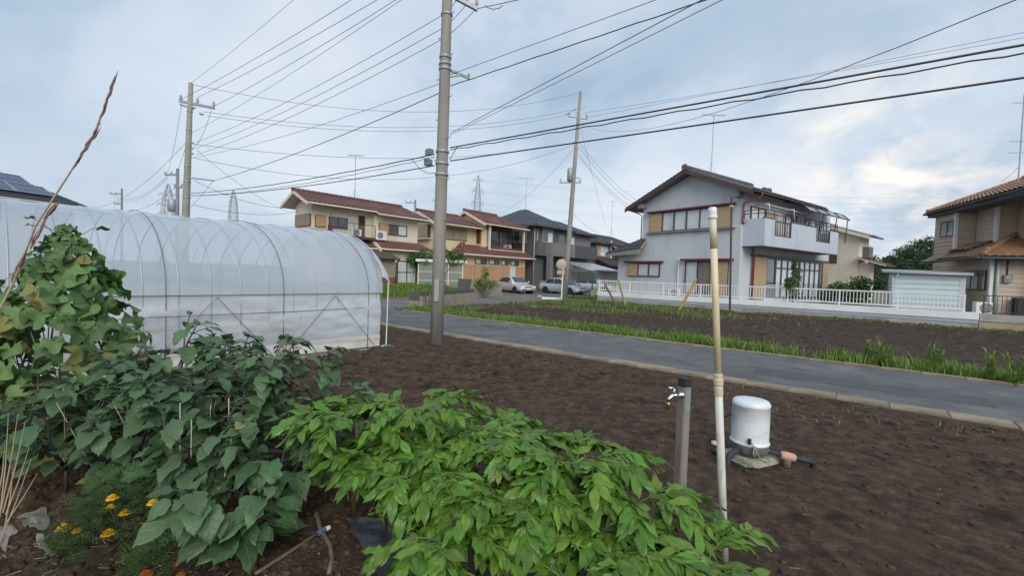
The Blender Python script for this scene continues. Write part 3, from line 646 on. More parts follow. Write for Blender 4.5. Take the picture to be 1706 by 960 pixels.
# three high-voltage wires, mossy pole to the top of the middle pole
for (lx, ly), (tx, ty), lab in (((302, 165), (560, 0), 'leftmost of three thin wires climbing from the mossy pole crossarm to the sky'), ((329, 162), (601, 0), 'middle of three thin wires climbing from the mossy pole crossarm to the sky'), ((356, 177), (634, 0), 'rightmost of three thin wires climbing from the mossy pole crossarm to the sky')):
    a = PL(lx, ly); d = (along(dc, 9.85)+CB) - a; b = dep(tx, ty, LY*0.62); wire(lab, a, a+(b-a)*1.75, 0.25, 0.011)
wire('thin earth wire rising steeply from the very tip of the mossy pole', PL(318, 138), PL(318, 138)+(dep(478, 0, 13)-PL(318, 138))*1.6, 0.15, 0.008)
wire('thin wire with a small clamp rising from the mossy pole between the upper bundles', PL(318, 222), PL(318, 222)+(dep(468, 118, 14.2)-PL(318, 222))*2.6, 0.3, 0.008)
for i, (ly, cy_) in enumerate(((237, 24), (247, 46), (258, 64))):
    lab = ('upper', 'middle', 'lower')[i]+' of three close parallel wires from mossy pole to upper middle pole'
    wire(lab, PL(326, ly), PC(738, cy_, 0.18), 0.22, 0.010)
    wire('short '+('upper', 'middle', 'lower')[i]+' wire from middle pole top to its right arm', PC(742, cy_-2, 0.2), PC((762, 778, 794)[i], (-3, 5, 13)[i]), 0.03, 0.010)
a = PC(794, 14); wire('thin dark line leaving the top right arm of the middle pole', a, on_road(845, 0, a)+(on_road(845, 0, a)-a)*8, 0.1, 0.012)
pts = [PC(795, 14)]+[PC(812, 2)]; o = MB().tube([PC(808, 8), PC(812, 12), PC(822, 15), PC(832, 13), PC(838, 8)], .008, 6).build('jumper_loop', M_blk); tag(o, 'short drooping jumper loop at the top right arm of middle pole', 'cable')
# low-voltage pair on the middle pole's side arm
a = PL(356, 301); b = PC(782, 131); wire('dark twisted line from the mossy pole bracket up to the middle pole side arm', a, PC(738, 152, .1), 0.16, 0.014, M_blk)
wire('dark twisted line from the middle pole side arm to the top edge of sky', PC(750, 143, .1), runout(b, on_road(1166, 0, b), 20), 0.02, 0.014, M_blk, 0.006, 60)
a = PL(345, 300); wire('thin grey wire just above the dark twisted line left of middle pole', PL(322, 262), PC(738, 137, .1), 0.2, 0.009)
a = PC(750, 124, .1); wire('thin grey wire from middle pole above the dark twisted line', a, runout(a, on_road(1086, 0, a), 20), 0.02, 0.009)
a = PC(750, 222); e_ = on_road(1166, 1, a); dd = ray(1166, 1); e_ = EYE+dd*(5.4/dd.y)
wire('thin double guy line from the middle pole slanting steeply to top edge', a, a+(e_-a)*2.0, 0.0, 0.009); wire('twin of the thin double guy line slanting from the middle pole', a+Vector((0, 0, -.04)), a+(e_-a)*2.0+Vector((0, 0, -.16)), 0.02, 0.007)
# communication cables, two bundles
for k, (ly, cy_, re_, r, lab) in enumerate(((322, 257, 70, .020, 'upper thick black lashed cable'), (326, 276, 125, .019, 'lower thick black cable'))):
    a = PL(318, ly); b = PC(724, cy_, -.14); c = PC(750, cy_-11 if k == 0 else cy_-8, -.14); e_ = on_road(1706, re_, c)
    wire(lab+' from mossy pole to junction box on middle pole', a, b, 0.15, r*.9, M_blk, 0.006 if k == 0 else 0, 40, 'cable')
    wire(lab+' sweeping right from the middle pole to the right edge', c, runout(c, e_, 24), 0.03, r, M_blk, 0.0, 50, 'cable')
    if k == 0:
        wire('thinner black cable lashed below the upper thick cable at right', c+Vector((0, 0, -.05)), runout(c, e_, 24)+Vector((0, 0, -.09)), 0.05, .014, M_blk, 0.012, 90, 'cable')
        wire('thin messenger strand beneath the upper lashed cable left of middle pole', a+Vector((0, 0, -.10)), b+Vector((0, 0, -.06)), 0.2, .010, M_blk, 0.008, 40, 'cable')
o = MB().tube([PC(705, 262, -.14), PC(716, 271, -.16), PC(722, 276, -.15)], .008, 6).build('drop_cable', M_blk); tag(o, 'short drop cable looping into the lower junction box', 'cable')
o = MB().tube([PC(687, 266, -.14), PC(700, 282, -.16), PC(714, 289, -.15), PC(726, 288, -.14)], .007, 6).build('drop_cable', M_blk); tag(o, 'slack drop cable hanging left of the junction boxes', 'cable')
o = MB().tube([PC(762, 244, -.14), PC(755, 256, -.15), PC(749, 266, -.14)], .008, 6).build('drop_cable', M_blk); tag(o, 'short drop cable right of the middle pole between the two bundles', 'cable')
# lines between the mossy pole and the grey transformer pole
for (lx, ly), (rx, ry), sg, lab in (((318, 140), (967, 154), 1.25, 'topmost sagging wire between mossy pole tip and grey pole tip'), ((340, 186), (960, 181), .95, 'upper of two sagging wires between mossy pole and grey pole arms'), ((345, 193), (950, 190), .9, 'lower of two sagging wires between mossy pole and grey pole arms'), ((322, 240), (962, 236), .85, 'middle height sagging wire between mossy pole and grey pole'), ((318, 262), (958, 240), 1.6, 'lowest sagging wire between mossy pole and grey pole')):
    wire(lab, PL(lx, ly), PR(rx, ry), sg, .014)
# lines leaving the grey pole to the right
def fence_plane(px, py): d = ray(px, py); t = (RB-EYE).dot(NR)/d.dot(NR); return EYE+d*t
for (rx, ry), (ex, ey), lab in (((972, 188), (1706, 58), 'thin wire from grey pole arm sloping up to the right edge'), ((974, 196), (1190, 152), 'second thin wire from grey pole arm passing above the grey house')):
    a = PR(rx, ry); b = fence_plane(ex, ey); wire(lab, a, a+(b-a)*(1.25 if ex > 1500 else 4.2), .15, .013)
a = PR(966, 206); b = on_road(1690, 0, PC(750, 240)); pts = []
for i in range(71): t = 1.5*i/70; p = a.lerp(b, t); p.z -= 4*.9*t*(1-t); p.z += .004*math.sin(i*2.1); pts.append(p)
tag(MB().tube(pts, .0065, 5).build('overhead_wire', M_blk, None, smooth=True, fix=False), 'wavy black service cable from grey pole to the top right corner', 'cable')
# service drops from the grey pole to the houses
GH_drop = [((966, 238), (1060, 333), 32.0, 'uppermost service drop from grey pole to the grey house'), ((966, 246), (1058, 340), 32.2, 'second service drop from grey pole to the grey house'), ((964, 256), (1054, 346), 32.4, 'third service drop from grey pole to the grey house eave'), ((966, 262), (1052, 350), 32.5, 'lowest service drop from grey pole to the grey house eave')]
for (ax, ay), (bx_, by_), Yb, lab in GH_drop: wire(lab, PR(ax, ay), dep(bx_, by_, Yb), .35, .012, M_blk, cat='cable')
wire('thin guy wire from grey pole down to the dark tiled roof', PR(968, 215), dep(1010, 378, 57), .2, .012)
wire('service drop from grey pole to dark grey house roof', PR(958, 362), dep(884, 372, 42.8), .35, .012, M_blk, cat='cable')
wire('service drop from grey pole toward the tiled house behind', PR(955, 356), dep(1000, 388, 55), .3, .014, M_blk, cat='cable')
wire('thin stay wire from grey pole shoulder sloping down left', PR(956, 248), dep(832, 357, 43.3), .5, .011)
# mossy pole small runs
for (ax, ay), b, sg, lab in (((303, 172), dep(276, 292, 38), .6, 'slack wire from mossy pole arm down to the thin distant pole'), ((320, 226), dep(152, 346, 34), .8, 'slack wire falling left from the mossy pole to the solar roof'), ((312, 235), dep(286, 292, 38), .5, 'second slack wire from mossy pole to the thin distant pole'), ((352, 184), dep(324, 244, LY), .25, 'jumper wire hanging from right insulator of mossy pole')):
    wire(lab, PL(ax, ay), b, sg, .012)
wire('slack cable from mossy pole across to the beige house eave', PL(322, 300), dep(505, 345, 27), .45, .013, M_blk, cat='cable')
wire('second slack cable from mossy pole to the beige house wall', PL(324, 342), dep(500, 352, 27), .3, .012, M_blk, cat='cable')
wire('cable from bracket of mossy pole down to its shaft', PL(355, 302), PL(318, 345), .02, .010, cat='cable')
wire('line from the mossy pole slanting down behind the tunnel ridge', PL(328, 250), dep(480, 352, 28), .3, .011)
for i, yy in enumerate((292, 296, 312)): wire(('first', 'second', 'third')[i]+' thin line from thin distant pole to the pole near the solar roof', dep(280 if yy < 300 else 292, yy, 38), dep(190, 324+(yy-292), 60), 1.2, .02)
# far transmission lines
for i in range(3):
    for s in (0, 1):
        f = (.72, .84, .95)[i]; ln = (4.6, 4.2, 3.6)[i]*(1 if s else -1); a = Vector((twt.x+ln, twt.y, twt.z*f)); yy = (382, 357, 330)[i]-13*s
        wire(('lowest', 'middle', 'highest')[i]+(' front' if s else ' rear')+' far transmission line running from the tower to the right', a, dep(1560, yy-(0 if i else 0), 250) + (dep(1560, yy, 250)-a)*0.3, 6, .075, M_tower, group=None)
        wire(('lowest', 'middle', 'highest')[i]+(' front' if s else ' rear')+' far transmission line running from the tower to the left', a, dep(395+s*14, (372, 352, 332)[i]+s*5, 320), 6, .075, M_tower)
for i in range(3): wire(('upper', 'middle', 'lower')[i]+' far transmission line low in the sky left of the mossy pole', dep(395, 326+i*14, 320), dep(282, 322+i*15, 300), 2, .06, M_tower)
# ================================================================== HOUSES
class Fr:                                    # a house frame: local x along the right-hand facade, local y along the left-hand one
    def __init__(s, o, h):
        s.o = Vector((o[0], o[1], 0)); h = math.radians(h); s.rz = math.pi/2-h
        s.x = Vector((math.sin(h), math.cos(h), 0)); s.y = Vector((-math.cos(h), math.sin(h), 0))
    def _p(s, px, py, n, off, ax):
        d = ray(px, py); q = EYE + d*(((s.o-EYE).dot(n)+off)/d.dot(n)); return ((q-s.o).dot(ax), q.z)
    def B(s, px, py, y=0.0): return s._p(px, py, s.y, y, s.x)
    def A(s, px, py, x=0.0): return s._p(px, py, s.x, x, s.y)
    def loc(s, p): p = Vector(p)-s.o; return Vector((p.dot(s.x), p.dot(s.y), p.z))
def fbox(mb, fc, s0, s1, z0, z1, o0, o1):
    k, off = fc
    if k == 'B': mb.box((s0, off-o0, z0), (s1, off-o1, z1))
    else: mb.box((off-o0, s0, z0), (off-o1, s1, z1))
    return mb
def fpt(fc, s, z, o): return (s, fc[1]-o, z) if fc[0] == 'B' else (fc[1]-o, s, z)
def wallmat(name, c, c2=None, stain=None, sc=0.6, bump=0.15, bsc=45): return mat(name, c, c2, sc=sc, r=0.9, bump=bump, bsc=bsc, stain=tuple(x*.78 for x in c), ssc=1.5, stretch=(1, 1, .3), det=8)
M_glass = clear_mat('window_glass', (0.95, 0.97, 0.98), 0.03, 0.96)
M_dark = mat('painted_dark', (0.03, 0.033, 0.038), (0.018, 0.02, 0.022), sc=1.5, r=0.8)  # near-black puts the shade of unlit interiors into the colour; dark fittings share it
M_curt = mat('curtain', (0.88, 0.88, 0.84), (0.66, 0.66, 0.63), sc=9, r=0.9, stretch=(9, 9, 0.15), det=2)
M_curtc = mat('coloured_curtain', (0.30, 0.18, 0.12), (0.10, 0.07, 0.06), sc=5, r=0.9, stretch=(6, 6, 0.15), det=2)
M_brown = mat('bronze_frame', (0.085, 0.055, 0.045), (0.06, 0.04, 0.034), sc=6, r=0.45)
M_redtrim = mat('red_trim', (0.17, 0.035, 0.038), (0.12, 0.028, 0.03), sc=4, r=0.55)
M_red = mat('red_downpipe', (0.30, 0.055, 0.065), (0.24, 0.045, 0.055), sc=3, r=0.5)
M_shut = mat('tan_shutter', (0.46, 0.345, 0.20), (0.41, 0.305, 0.175), sc=2, r=0.6, bump=0.25, bsc=30, stretch=(0.3, 0.3, 8))
M_shut2 = mat('orange_shutter', (0.50, 0.30, 0.17), (0.43, 0.255, 0.14), sc=1.5, r=0.65, bump=0.2, bsc=20, stretch=(6, 6, 0.3))
M_shut3 = mat('faded_shutter', (0.34, 0.265, 0.20), (0.28, 0.21, 0.155), sc=1.5, r=0.65, bump=0.2, bsc=20, stretch=(6, 6, 0.3))
M_cream = mat('cream_trim', (0.70, 0.63, 0.51), (0.62, 0.55, 0.44), sc=2, r=0.7)
M_white = mat('white_paint', (0.76, 0.76, 0.74), (0.68, 0.68, 0.66), sc=2, r=0.5, stain=(0.58, 0.57, 0.53), ssc=1.2)
def window(root, fc, s0, s1, z0, z1, n=2, fm=None, back=None, shut=None, sm=None, lintel=None, sill=None, bars=(), fw=0.05, rec=0.07, order=None):
    # part window (frame) > panes, curtain, shutter panels; shut: list of pane slots that are shutter panels
    fm = fm or M_brown; back = back or M_curt; shut = shut or []; s0, s1 = min(s0, s1), max(s0, s1); z0, z1 = min(z0, z1), max(z0, z1)
    mb = MB(); d = rec
    fbox(mb, fc, s0, s1, z0, z0+fw, 0, d); fbox(mb, fc, s0, s1, z1-fw, z1, 0, d); fbox(mb, fc, s0, s0+fw, z0+fw, z1-fw, 0, d-.001); fbox(mb, fc, s1-fw, s1, z0+fw, z1-fw, 0, d-.001)
    ws = order or [1.0]*n; tot = sum(ws); xs = [s0]
    for q in ws: xs.append(xs[-1]+(s1-s0)*q/tot)
    for x in xs[1:-1]: fbox(mb, fc, x-fw*.45, x+fw*.45, z0+fw, z1-fw, 0, d-.002)
    for b in bars: fbox(mb, fc, s0+fw, s1-fw, z0+(z1-z0)*b-fw*.35, z0+(z1-z0)*b+fw*.35, 0, d-.004)
    w_ = mb.build('window', fm, root)
    for i in range(n):
        a, b = xs[i]+fw*.4, xs[i+1]-fw*.4
        if i in shut: fbox(MB(), fc, a, b, z0+fw*.5, z1-fw*.5, 0.0, d+.012).build('shutter', sm or M_shut, w_)
        else:
            fbox(MB(), fc, a, b, z0+fw*.5, z1-fw*.5, d*.62, d*.62+.008).build('pane', M_glass, w_)
            # folded curtain, or a thin plate with the unlit interior painted near-black, behind the glass
            bk = back[i % len(back)] if isinstance(back, (list, tuple)) else back
            if bk is M_dark: fbox(MB(), fc, a, b, z0+fw*.5, z1-fw*.5, .004, .010).build('shade_backing', bk, w_)
            else:
                c = MB(); k = max(6, int((b-a)/.07)); top = [fpt(fc, a+(b-a)*j/k, z1-fw*.5, .012+(.022 if j % 2 else 0)) for j in range(k+1)]; bot = [fpt(fc, a+(b-a)*j/k, z0+fw*.5, .012+(.022 if j % 2 else 0)) for j in range(k+1)]
                c.add(top+bot, [(j, j+1, k+2+j, k+1+j) for j in range(k)]); c.build('curtain', bk, w_)
    if lintel:
        o_, h_, e_ = lintel[:3]; m_ = MB(); fbox(m_, fc, s0-e_, s1+e_, z1+.02, z1+.02+h_, 0, o_); m_.build('hood', lintel[3] if len(lintel) > 3 else M_redtrim, w_)
    if sill:
        o_, h_, e_ = sill[:3]; m_ = MB(); fbox(m_, fc, s0-e_, s1+e_, z0-.01-h_, z0-.01, 0, o_); m_.build('sill', sill[3] if len(sill) > 3 else M_cream, w_)
    return w_
def tilemat(name, c, c2, stain=None): return mat(name, c, c2, sc=2.2, r=0.55, stain=stain or tuple(x*.6 for x in c), ssc=0.9, det=6)
M_tred = tilemat('red_brown_tile', (0.165, 0.072, 0.060), (0.125, 0.058, 0.052), (0.20, 0.12, 0.10)); M_tgrey = tilemat('grey_tile', (0.12, 0.125, 0.13), (0.085, 0.09, 0.095), (0.18, 0.18, 0.175))
M_tdk = tilemat('slate_tile', (0.070, 0.082, 0.102), (0.055, 0.065, 0.082), (0.095, 0.11, 0.13)); M_tor = tilemat('orange_tile', (0.34, 0.20, 0.105), (0.27, 0.15, 0.08), (0.21, 0.13, 0.08))
M_tbk = tilemat('black_tile', (0.055, 0.055, 0.06), (0.04, 0.04, 0.045), (0.11, 0.085, 0.085))
def slope(root, e0, e1, r0, r1, m, pitch=0.30, row=0.29, amp=0.045, thick=0.10, fm=None, name='roof', gut=True, gm=None, ridge=True):
    e0, e1, r0, r1 = map(Vector, (e0, e1, r0, r1)); a = (e1-e0).normalized(); nrm = a.cross(r0-e0 if (r0-e0).length > .01 else r1-e1).normalized()
    if nrm.z < 0: nrm = -nrm
    b = nrm.cross(a); b = b if b.z > 0 else -b
    Lb = (r0-e0).dot(b); La = (e1-e0).length; al1, ar1 = (r0-e0).dot(a), (r1-e0).dot(a)
    nrow = max(2, int(Lb/row)); amin, amax = min(0, al1), max(La, ar1); cols = np.arange(amin, amax+pitch/4, pitch/4)
    P = []; idx = []
    for i in range(nrow):
        for e in (0, 1):
            bb = Lb*(i+e*0.999)/nrow; lift = 0.030 if e == 0 else 0.0; l_ = al1*bb/Lb; r_ = La+(ar1-La)*bb/Lb
            c = np.clip(cols, l_, r_); h = amp*np.abs(np.sin(np.pi*c/pitch))**0.8 + lift
            P.append([e0 + a*float(x) + b*bb + nrm*float(y) for x, y in zip(c, h)])
    n = len(cols); V = [p for r in P for p in r]; Fq = [(i*n+j, i*n+j+1, (i+1)*n+j+1, (i+1)*n+j) for i in range(len(P)-1) for j in range(n-1)]
    me = raw_mesh(name, [tuple(v) for v in V], Fq, smooth=False); bm = bmesh.new(); bm.from_mesh(me); bmesh.ops.dissolve_degenerate(bm, dist=1e-4, edges=bm.edges)
    bmesh.ops.recalc_face_normals(bm, faces=bm.faces); bm.to_mesh(me); bm.free()
    rf = link(name, me, m, root)
    poly_ = [e0, e1, r1, r0] if (r1-r0).length > 0.02 else [e0, e1, r0]
    MB().prism([p-nrm*0.012 for p in poly_], -nrm*thick).build('roof_deck', fm or M_cream, rf)
    if gut: MB().tube([e0-b*.05-nrm*.05, e1-b*.05-nrm*.05], .055, 8).build('gutter', gm or M_brown, rf)
    return rf
def ridgecap(rf, p, q, m, r=0.10, n=None):
    p, q = Vector(p), Vector(q); L = (q-p).length; n = n or max(3, int(L/.3)); mb = MB()
    for i in range(n):
        a, b = p.lerp(q, i/n), p.lerp(q, (i+1)/n); mb.tube([a, a.lerp(b, .8), b], [r*1.12, r, r*.95], 8)
    mb.lathe(p, [(r*.3, -.06), (r*1.35, -.04), (r*1.35, .05), (r*.5, .07)], 10, (q-p)); mb.build('ridge', m, rf)
def pipe_part(root, pts, r, m, name='downpipe'): return MB().tube(pts, r, 8).build(name, m, root, smooth=True)
def wallprism(root, poly, off, m, name='wall'): return MB().prism(poly, off).build(name, m, root)
def acunit(root, fc, s, z, w=.78, h=.55, d=.28, name='air_conditioner'):
    b = MB(); fbox(b, fc, s, s+w, z, z+h, .06, .06+d); o = b.build(name, M_white, root); c = fpt(fc, s+w*.38, z+h*.5, .06+d); ax = (0, -1, 0) if fc[0] == 'B' else (-1, 0, 0)
    MB().lathe(c, [(.21, -.005), (.22, .012), (.20, .018), (.12, .01), (.05, .02), (.02, .02)], 18, ax).build('fan', M_box, o); return o
def rail(root, pts, m, posts=.9, r=.022, levels=(0,), drop=.9, name='railing'):
    mb = MB()
    for lv in levels: mb.tube([Vector(p)-Vector((0, 0, lv)) for p in pts], r, 6)
    for a, b in zip(pts[:-1], pts[1:]):
        a, b = Vector(a), Vector(b); n = max(1, int((b-a).length/posts))
        for i in range(n+1): p = a.lerp(b, i/n); mb.tube([p, p-Vector((0, 0, drop))], r*.9, 6)
    return mb.build(name, m, root)
def antenna(label, base, h, w_, name='roof_antenna'):
    t = thing(name, label, 'antenna', base); MB().tube([(0, 0, 0), (0, 0, h)], .02, 6).build('mast', M_steel, t)
    for a in (0, 2.1, 4.2): MB().tube([(0, 0, h*.22), (.35*math.cos(a), .35*math.sin(a), .0)], .008, 5).build('stay', M_steel, t)
    MB().tube([(-w_/2, 0, h), (w_/2, 0, h)], .016, 6).build('boom', M_steel, t)
    e = MB()
    for i in range(9):
        x = -w_/2+w_*i/8; l_ = .28-.012*i; e.tube([(x, -l_, h), (x, l_, h)], .008, 5)
    e.build('elements', M_steel, t); return t

# ---------------------------------------------------------------- grey house with balcony
M_gw = wallmat('grey_stucco', (0.57, 0.60, 0.63), (0.525, 0.555, 0.585), stain=(0.49, 0.51, 0.53)); M_gw2 = wallmat('balcony_panel', (0.52, 0.57, 0.64), (0.48, 0.53, 0.60), stain=(0.45, 0.49, 0.54))
M_soff = mat('grey_soffit', (0.30, 0.28, 0.28), (0.25, 0.235, 0.235), sc=2, r=.8)
G = Fr(dep(1232, 440, 26), 55); gr = thing('grey_house', 'two-storey grey stucco house with wide balcony behind the white fence', 'house', G.o, G.rz)
BX, DY, RY, RZ, SL = 12.5, 7.1, 3.4, 8.66, 0.43
x1 = G.B(1256, 304, RY)[0]; x1 = min(max(x1, 4.5), 7.5); xe = G.B(1377, 348, -.9)[0]
wallprism(gr, [(0, 0, .3), (0, DY, .3), (0, DY, 6.92), (0, RY, 8.44), (0, 0, 6.98)], (x1, 0, 0), M_gw)
wallprism(gr, [(x1+.002, 0, .3), (x1+.002, DY-1, .3), (x1+.002, DY-1, 6.6), (x1+.002, 2.6, 7.9), (x1+.002, 0, 6.9)], (BX-x1, 0, 0), M_gw)
zr = RZ; ze = lambda y: RZ-SL*abs(y-RY)
r = slope(gr, (-.7, -.9, ze(-.9)), (x1, -.9, ze(-.9)), (-.7, RY, zr), (x1, RY, zr), M_tgrey, fm=M_soff, gm=M_brown); ridgecap(r, (-.78, RY, zr+.1), (x1+.1, RY, zr+.1), M_tgrey, .15)
slope(gr, (x1, 8.15, ze(8.15)), (-.7, 8.15, ze(8.15)), (x1, RY, zr), (-.7, RY, zr), M_tgrey, fm=M_soff, gm=M_brown)
zl = ze(-.9)+SL*3.3
r = slope(gr, (x1, -.9, ze(-.9)), (xe+.2, -.9, ze(-.9)), (x1, 2.4, zl), (xe-1.9, 2.4, zl), M_tgrey, fm=M_soff); ridgecap(r, (x1+.6, 2.4, zl+.1), (xe-2.0, 2.4, zl+.1), M_tgrey, .14)
slope(gr, (xe+.2, -.9, ze(-.9)), (xe+.2, 5.7, ze(-.9)), (xe-1.9, 2.4, zl), (xe-1.9, 2.4, zl), M_tgrey, fm=M_soff)
# barge boards on the gable
for a_, b_ in ((-.92, RY), (RY, 8.17)): MB().prism([(-.74, a_, ze(a_)-.03), (-.74, b_, ze(b_)-.03), (-.74, b_, ze(b_)-.27), (-.74, a_, ze(a_)-.27)], (.05, 0, 0)).build('barge_board', M_brown, gr)
for y_ in (-.05, DY-.3): MB().box((-.55, y_, 6.55), (-.02, y_+.35, 6.86)).build('eave_bracket', M_soff, gr)
s0, zt = G.A(1085, 355.5); s1, zb = G.A(1219, 382); zt = 6.16; zb = 4.85
window(gr, ('A', 0), s1, s0, zb, zt, 6, shut=[0, 5], order=[1.35, 1.0, 1.1, 1.05, 1.05, 1.15], sm=M_shut, back=M_curt, lintel=(.30, .10, .2), sill=(.22, .07, .25, M_soff), fw=.06, rec=.12)
window(gr, ('A', 0), 5.45, 8.25, 1.78, 2.72, 3, shut=[2], sm=M_shut, lintel=(.25, .12, .25), fw=.06, rec=.1)
window(gr, ('A', 0), .62, 3.5, .75, 2.85, 3, shut=[0], order=[1.25, 1, 1], sm=M_shut, lintel=(.3, .12, .28), fw=.06, rec=.1, back=[M_curt, M_curtc, M_curt])
MB().tube([(-.06, 4.0, .4), (-.06, 4.0, 3.05)], .045, 8).build('vent_pipe', M_white, gr)
o = acunit(gr, ('A', 0), 3.75, .5)
# lean-to at the left
wallprism(gr, [(.02, DY, .3), (.02, 9.25, .3), (.02, 9.25, 3.35), (.02, DY, 3.9)], (4.5, 0, 0), M_gw, 'lean_to_wall')
slope(gr, (4.6, 9.85, 3.42), (-.75, 9.85, 3.42), (4.6, 6.9, 4.5), (.0, 7.2, 4.4), M_tbk, fm=M_soff, gm=M_redtrim); slope(gr, (-.8, 9.85, 3.42), (-.8, 6.55, 3.75), (-.02, 7.15, 4.4), (-.02, 6.7, 4.3), M_tbk, fm=M_soff, gut=False)
MB().prism([(-.78, 6.6, 3.68), (-.78, 9.8, 3.35), (-.78, 9.8, 3.2), (-.78, 6.6, 3.32)], (.06, 0, 0)).build('barge_board', M_soff, gr)
# balcony
bz0, bz1, by = 3.72, 5.28, -1.25; bx0 = G.B(1273, 400, by)[0]; bx1 = G.B(1396, 410, by)[0]
def bp(px): return G.B(px, 400, by)[0]
segs = [(bx0, bp(1290), bz1), (bp(1290), bp(1318), 4.35), (bp(1318), bp(1359.5), bz1), (bp(1359.5), bp(1383), 4.4), (bp(1383), bx1, bz1-.02)]
for i, (a_, b_, zt_) in enumerate(segs): MB().box((a_+.004, by, bz0), (b_-.004, by+.12, zt_)).build('balcony_panel', M_gw2, gr)
MB().box((bx0, by+.122, bz0), (bx0+.12, -.002, bz1)).build('balcony_panel', M_gw2, gr); MB().box((bx1-.12, by+.122, bz0), (bx1, -.002, bz1-.02)).build('balcony_panel', M_gw2, gr)
MB().box((bx0+.122, by+.122, bz0+.02), (bx1-.122, -.004, bz0+.17)).build('balcony_floor', M_soff, gr)
for a_, b_, zt_ in (segs[1], segs[3]):
    mb = MB(); mb.box((a_, by+.02, zt_), (b_, by+.08, zt_+.06)); mb.box((a_, by+.02, bz1-.1), (b_, by+.08, bz1-.03)); n_ = 7
    for i in range(n_): x_ = a_+(b_-a_)*(i+.5)/n_; mb.box((x_-.015, by+.035, zt_+.06), (x_+.015, by+.065, bz1-.1))
    mb.box((a_, by+.02, zt_), (a_+.06, by+.08, bz1)); mb.box((b_-.06, by+.02, zt_), (b_, by+.08, bz1)); mb.build('balcony_grille', M_brown, gr)
rail(gr, [(bx0+.06, -.05, bz1+.5), (bx0+.06, by+.06, bz1+.5), (bx1-.1, by+.06, bz1+.48)], M_brown, 1.1, .025, (0, .2), .5, 'balcony_rail')
MB().box((bx0-.02, by-.02, bz1+.002), (segs[0][1], by+.14, bz1+.05)).build('balcony_cap', M_brown, gr); MB().box((segs[2][0], by-.02, bz1+.002), (segs[2][1], by+.14, bz1+.05)).build('balcony_cap', M_brown, gr)
window(gr, ('B', 0), .9, 2.7, 4.5, 6.15, 2, fm=M_brown, fw=.06, rec=.08); MB().box((2.72, -.10, 4.6), (4.1, -.004, 6.0)).build('shutter_box', M_shut, gr)
window(gr, ('B', 0), 5.3, 7.0, 4.2, 6.1, 2, fm=M_brown, fw=.06, back=[M_curt, M_dark]); window(gr, ('B', 0), 8.2, 9.9, 4.2, 6.1, 2, fm=M_brown, fw=.06, back=[M_dark, M_curt]); window(gr, ('B', 0), 10.6, 11.8, 4.2, 6.1, 2, fm=M_brown, fw=.06)
for x_ in (1.5, 4.7, 8.0):   # laundry pole arms
    pipe_part(gr, [(x_, -.05, 6.25), (x_+.05, -.75, 6.3), (x_+.1, -.8, 5.6)], .03, M_white, 'laundry_bracket')
pipe_part(gr, [(1.2, -.72, 6.22), (8.6, -.75, 6.2)], .022, M_white, 'laundry_pole')
# curved translucent canopy over the right half of the balcony
M_can = clear_mat('canopy_sheet', (0.7, 0.72, 0.85), 0.2, 0.10, diff=(0.28, 0.29, 0.40), trl=.4)
cx0, cx1 = bp(1340), bp(1408); mb = MB(); pr_ = [(.0, 6.85), (-.6, 6.78), (-1.1, 6.55), (-1.45, 6.2)]; vs = []; ns = 9
for i in range(ns):
    for y_, z_ in pr_: vs.append((cx0+(cx1-cx0)*i/(ns-1), y_, z_+.02))
mb.add(vs, [(i*4+j, i*4+j+1, (i+1)*4+j+1, (i+1)*4+j) for i in range(ns-1) for j in range(3)]); mb.build('canopy', M_can, gr, smooth=True)
for i in range(0, ns, 2): pipe_part(gr, [(cx0+(cx1-cx0)*i/(ns-1), y_, z_+.04) for y_, z_ in pr_], .025, M_brown, 'canopy_rib')
pipe_part(gr, [(cx0, -1.46, 6.21), (cx1, -1.46, 6.21)], .04, M_brown, 'canopy_beam')
for f in (.05, .35, .68, .97): x_ = cx0+(cx1-cx0)*f; pipe_part(gr, [(x_, -1.4, 6.17), (x_, -1.3, bz1 if f < .8 else 4.6)], .035, M_brown, 'canopy_post')
# ground floor sliding doors
MB().box((1.2, -.02, 3.22), (BX-.02, -.09, 3.34)).build('transom_beam', M_brown, gr)
d0, d1 = 1.55, 12.4
window(gr, ('B', 0), 1.5, 4.2, .62, 3.2, 2, shut=[0], sm=M_shut, order=[1.55, 1.1], back=M_dark, fw=.09, rec=.1)
window(gr, ('B', 0), 4.22, 7.6, .62, 3.2, 4, bars=(.76,), fw=.11, rec=.1); window(gr, ('B', 0), 7.62, 10.9, .62, 3.2, 4, bars=(.76,), fw=.11, rec=.1)
window(gr, ('B', 0), 10.92, 12.42, .62, 3.2, 2, shut=[1], sm=M_shut, back=M_dark, order=[.5, 1.3], fw=.08, rec=.1)
pipe_part(gr, [(.35, -.95, 6.75), (.35, -.85, 6.5), (-.02, -.1, 6.2), (-.04, -.08, 5.15), (-.04, -.08, 5.1), (1.25, -.12, 4.85), (1.28, -.12, 4.7), (1.28, -.12, .4)], .055, M_red)
pipe_part(gr, [(-.5, 8.1, 6.55), (-.1, 7.4, 6.25), (-.06, 7.15, 6.1), (-.06, 7.15, 4.4)], .04, M_brown)
antenna('tall television antenna on the ridge of the grey house', G.o+G.x*2.2+G.y*3.4+Vector((0, 0, 8.7)), 4.0, 1.6)
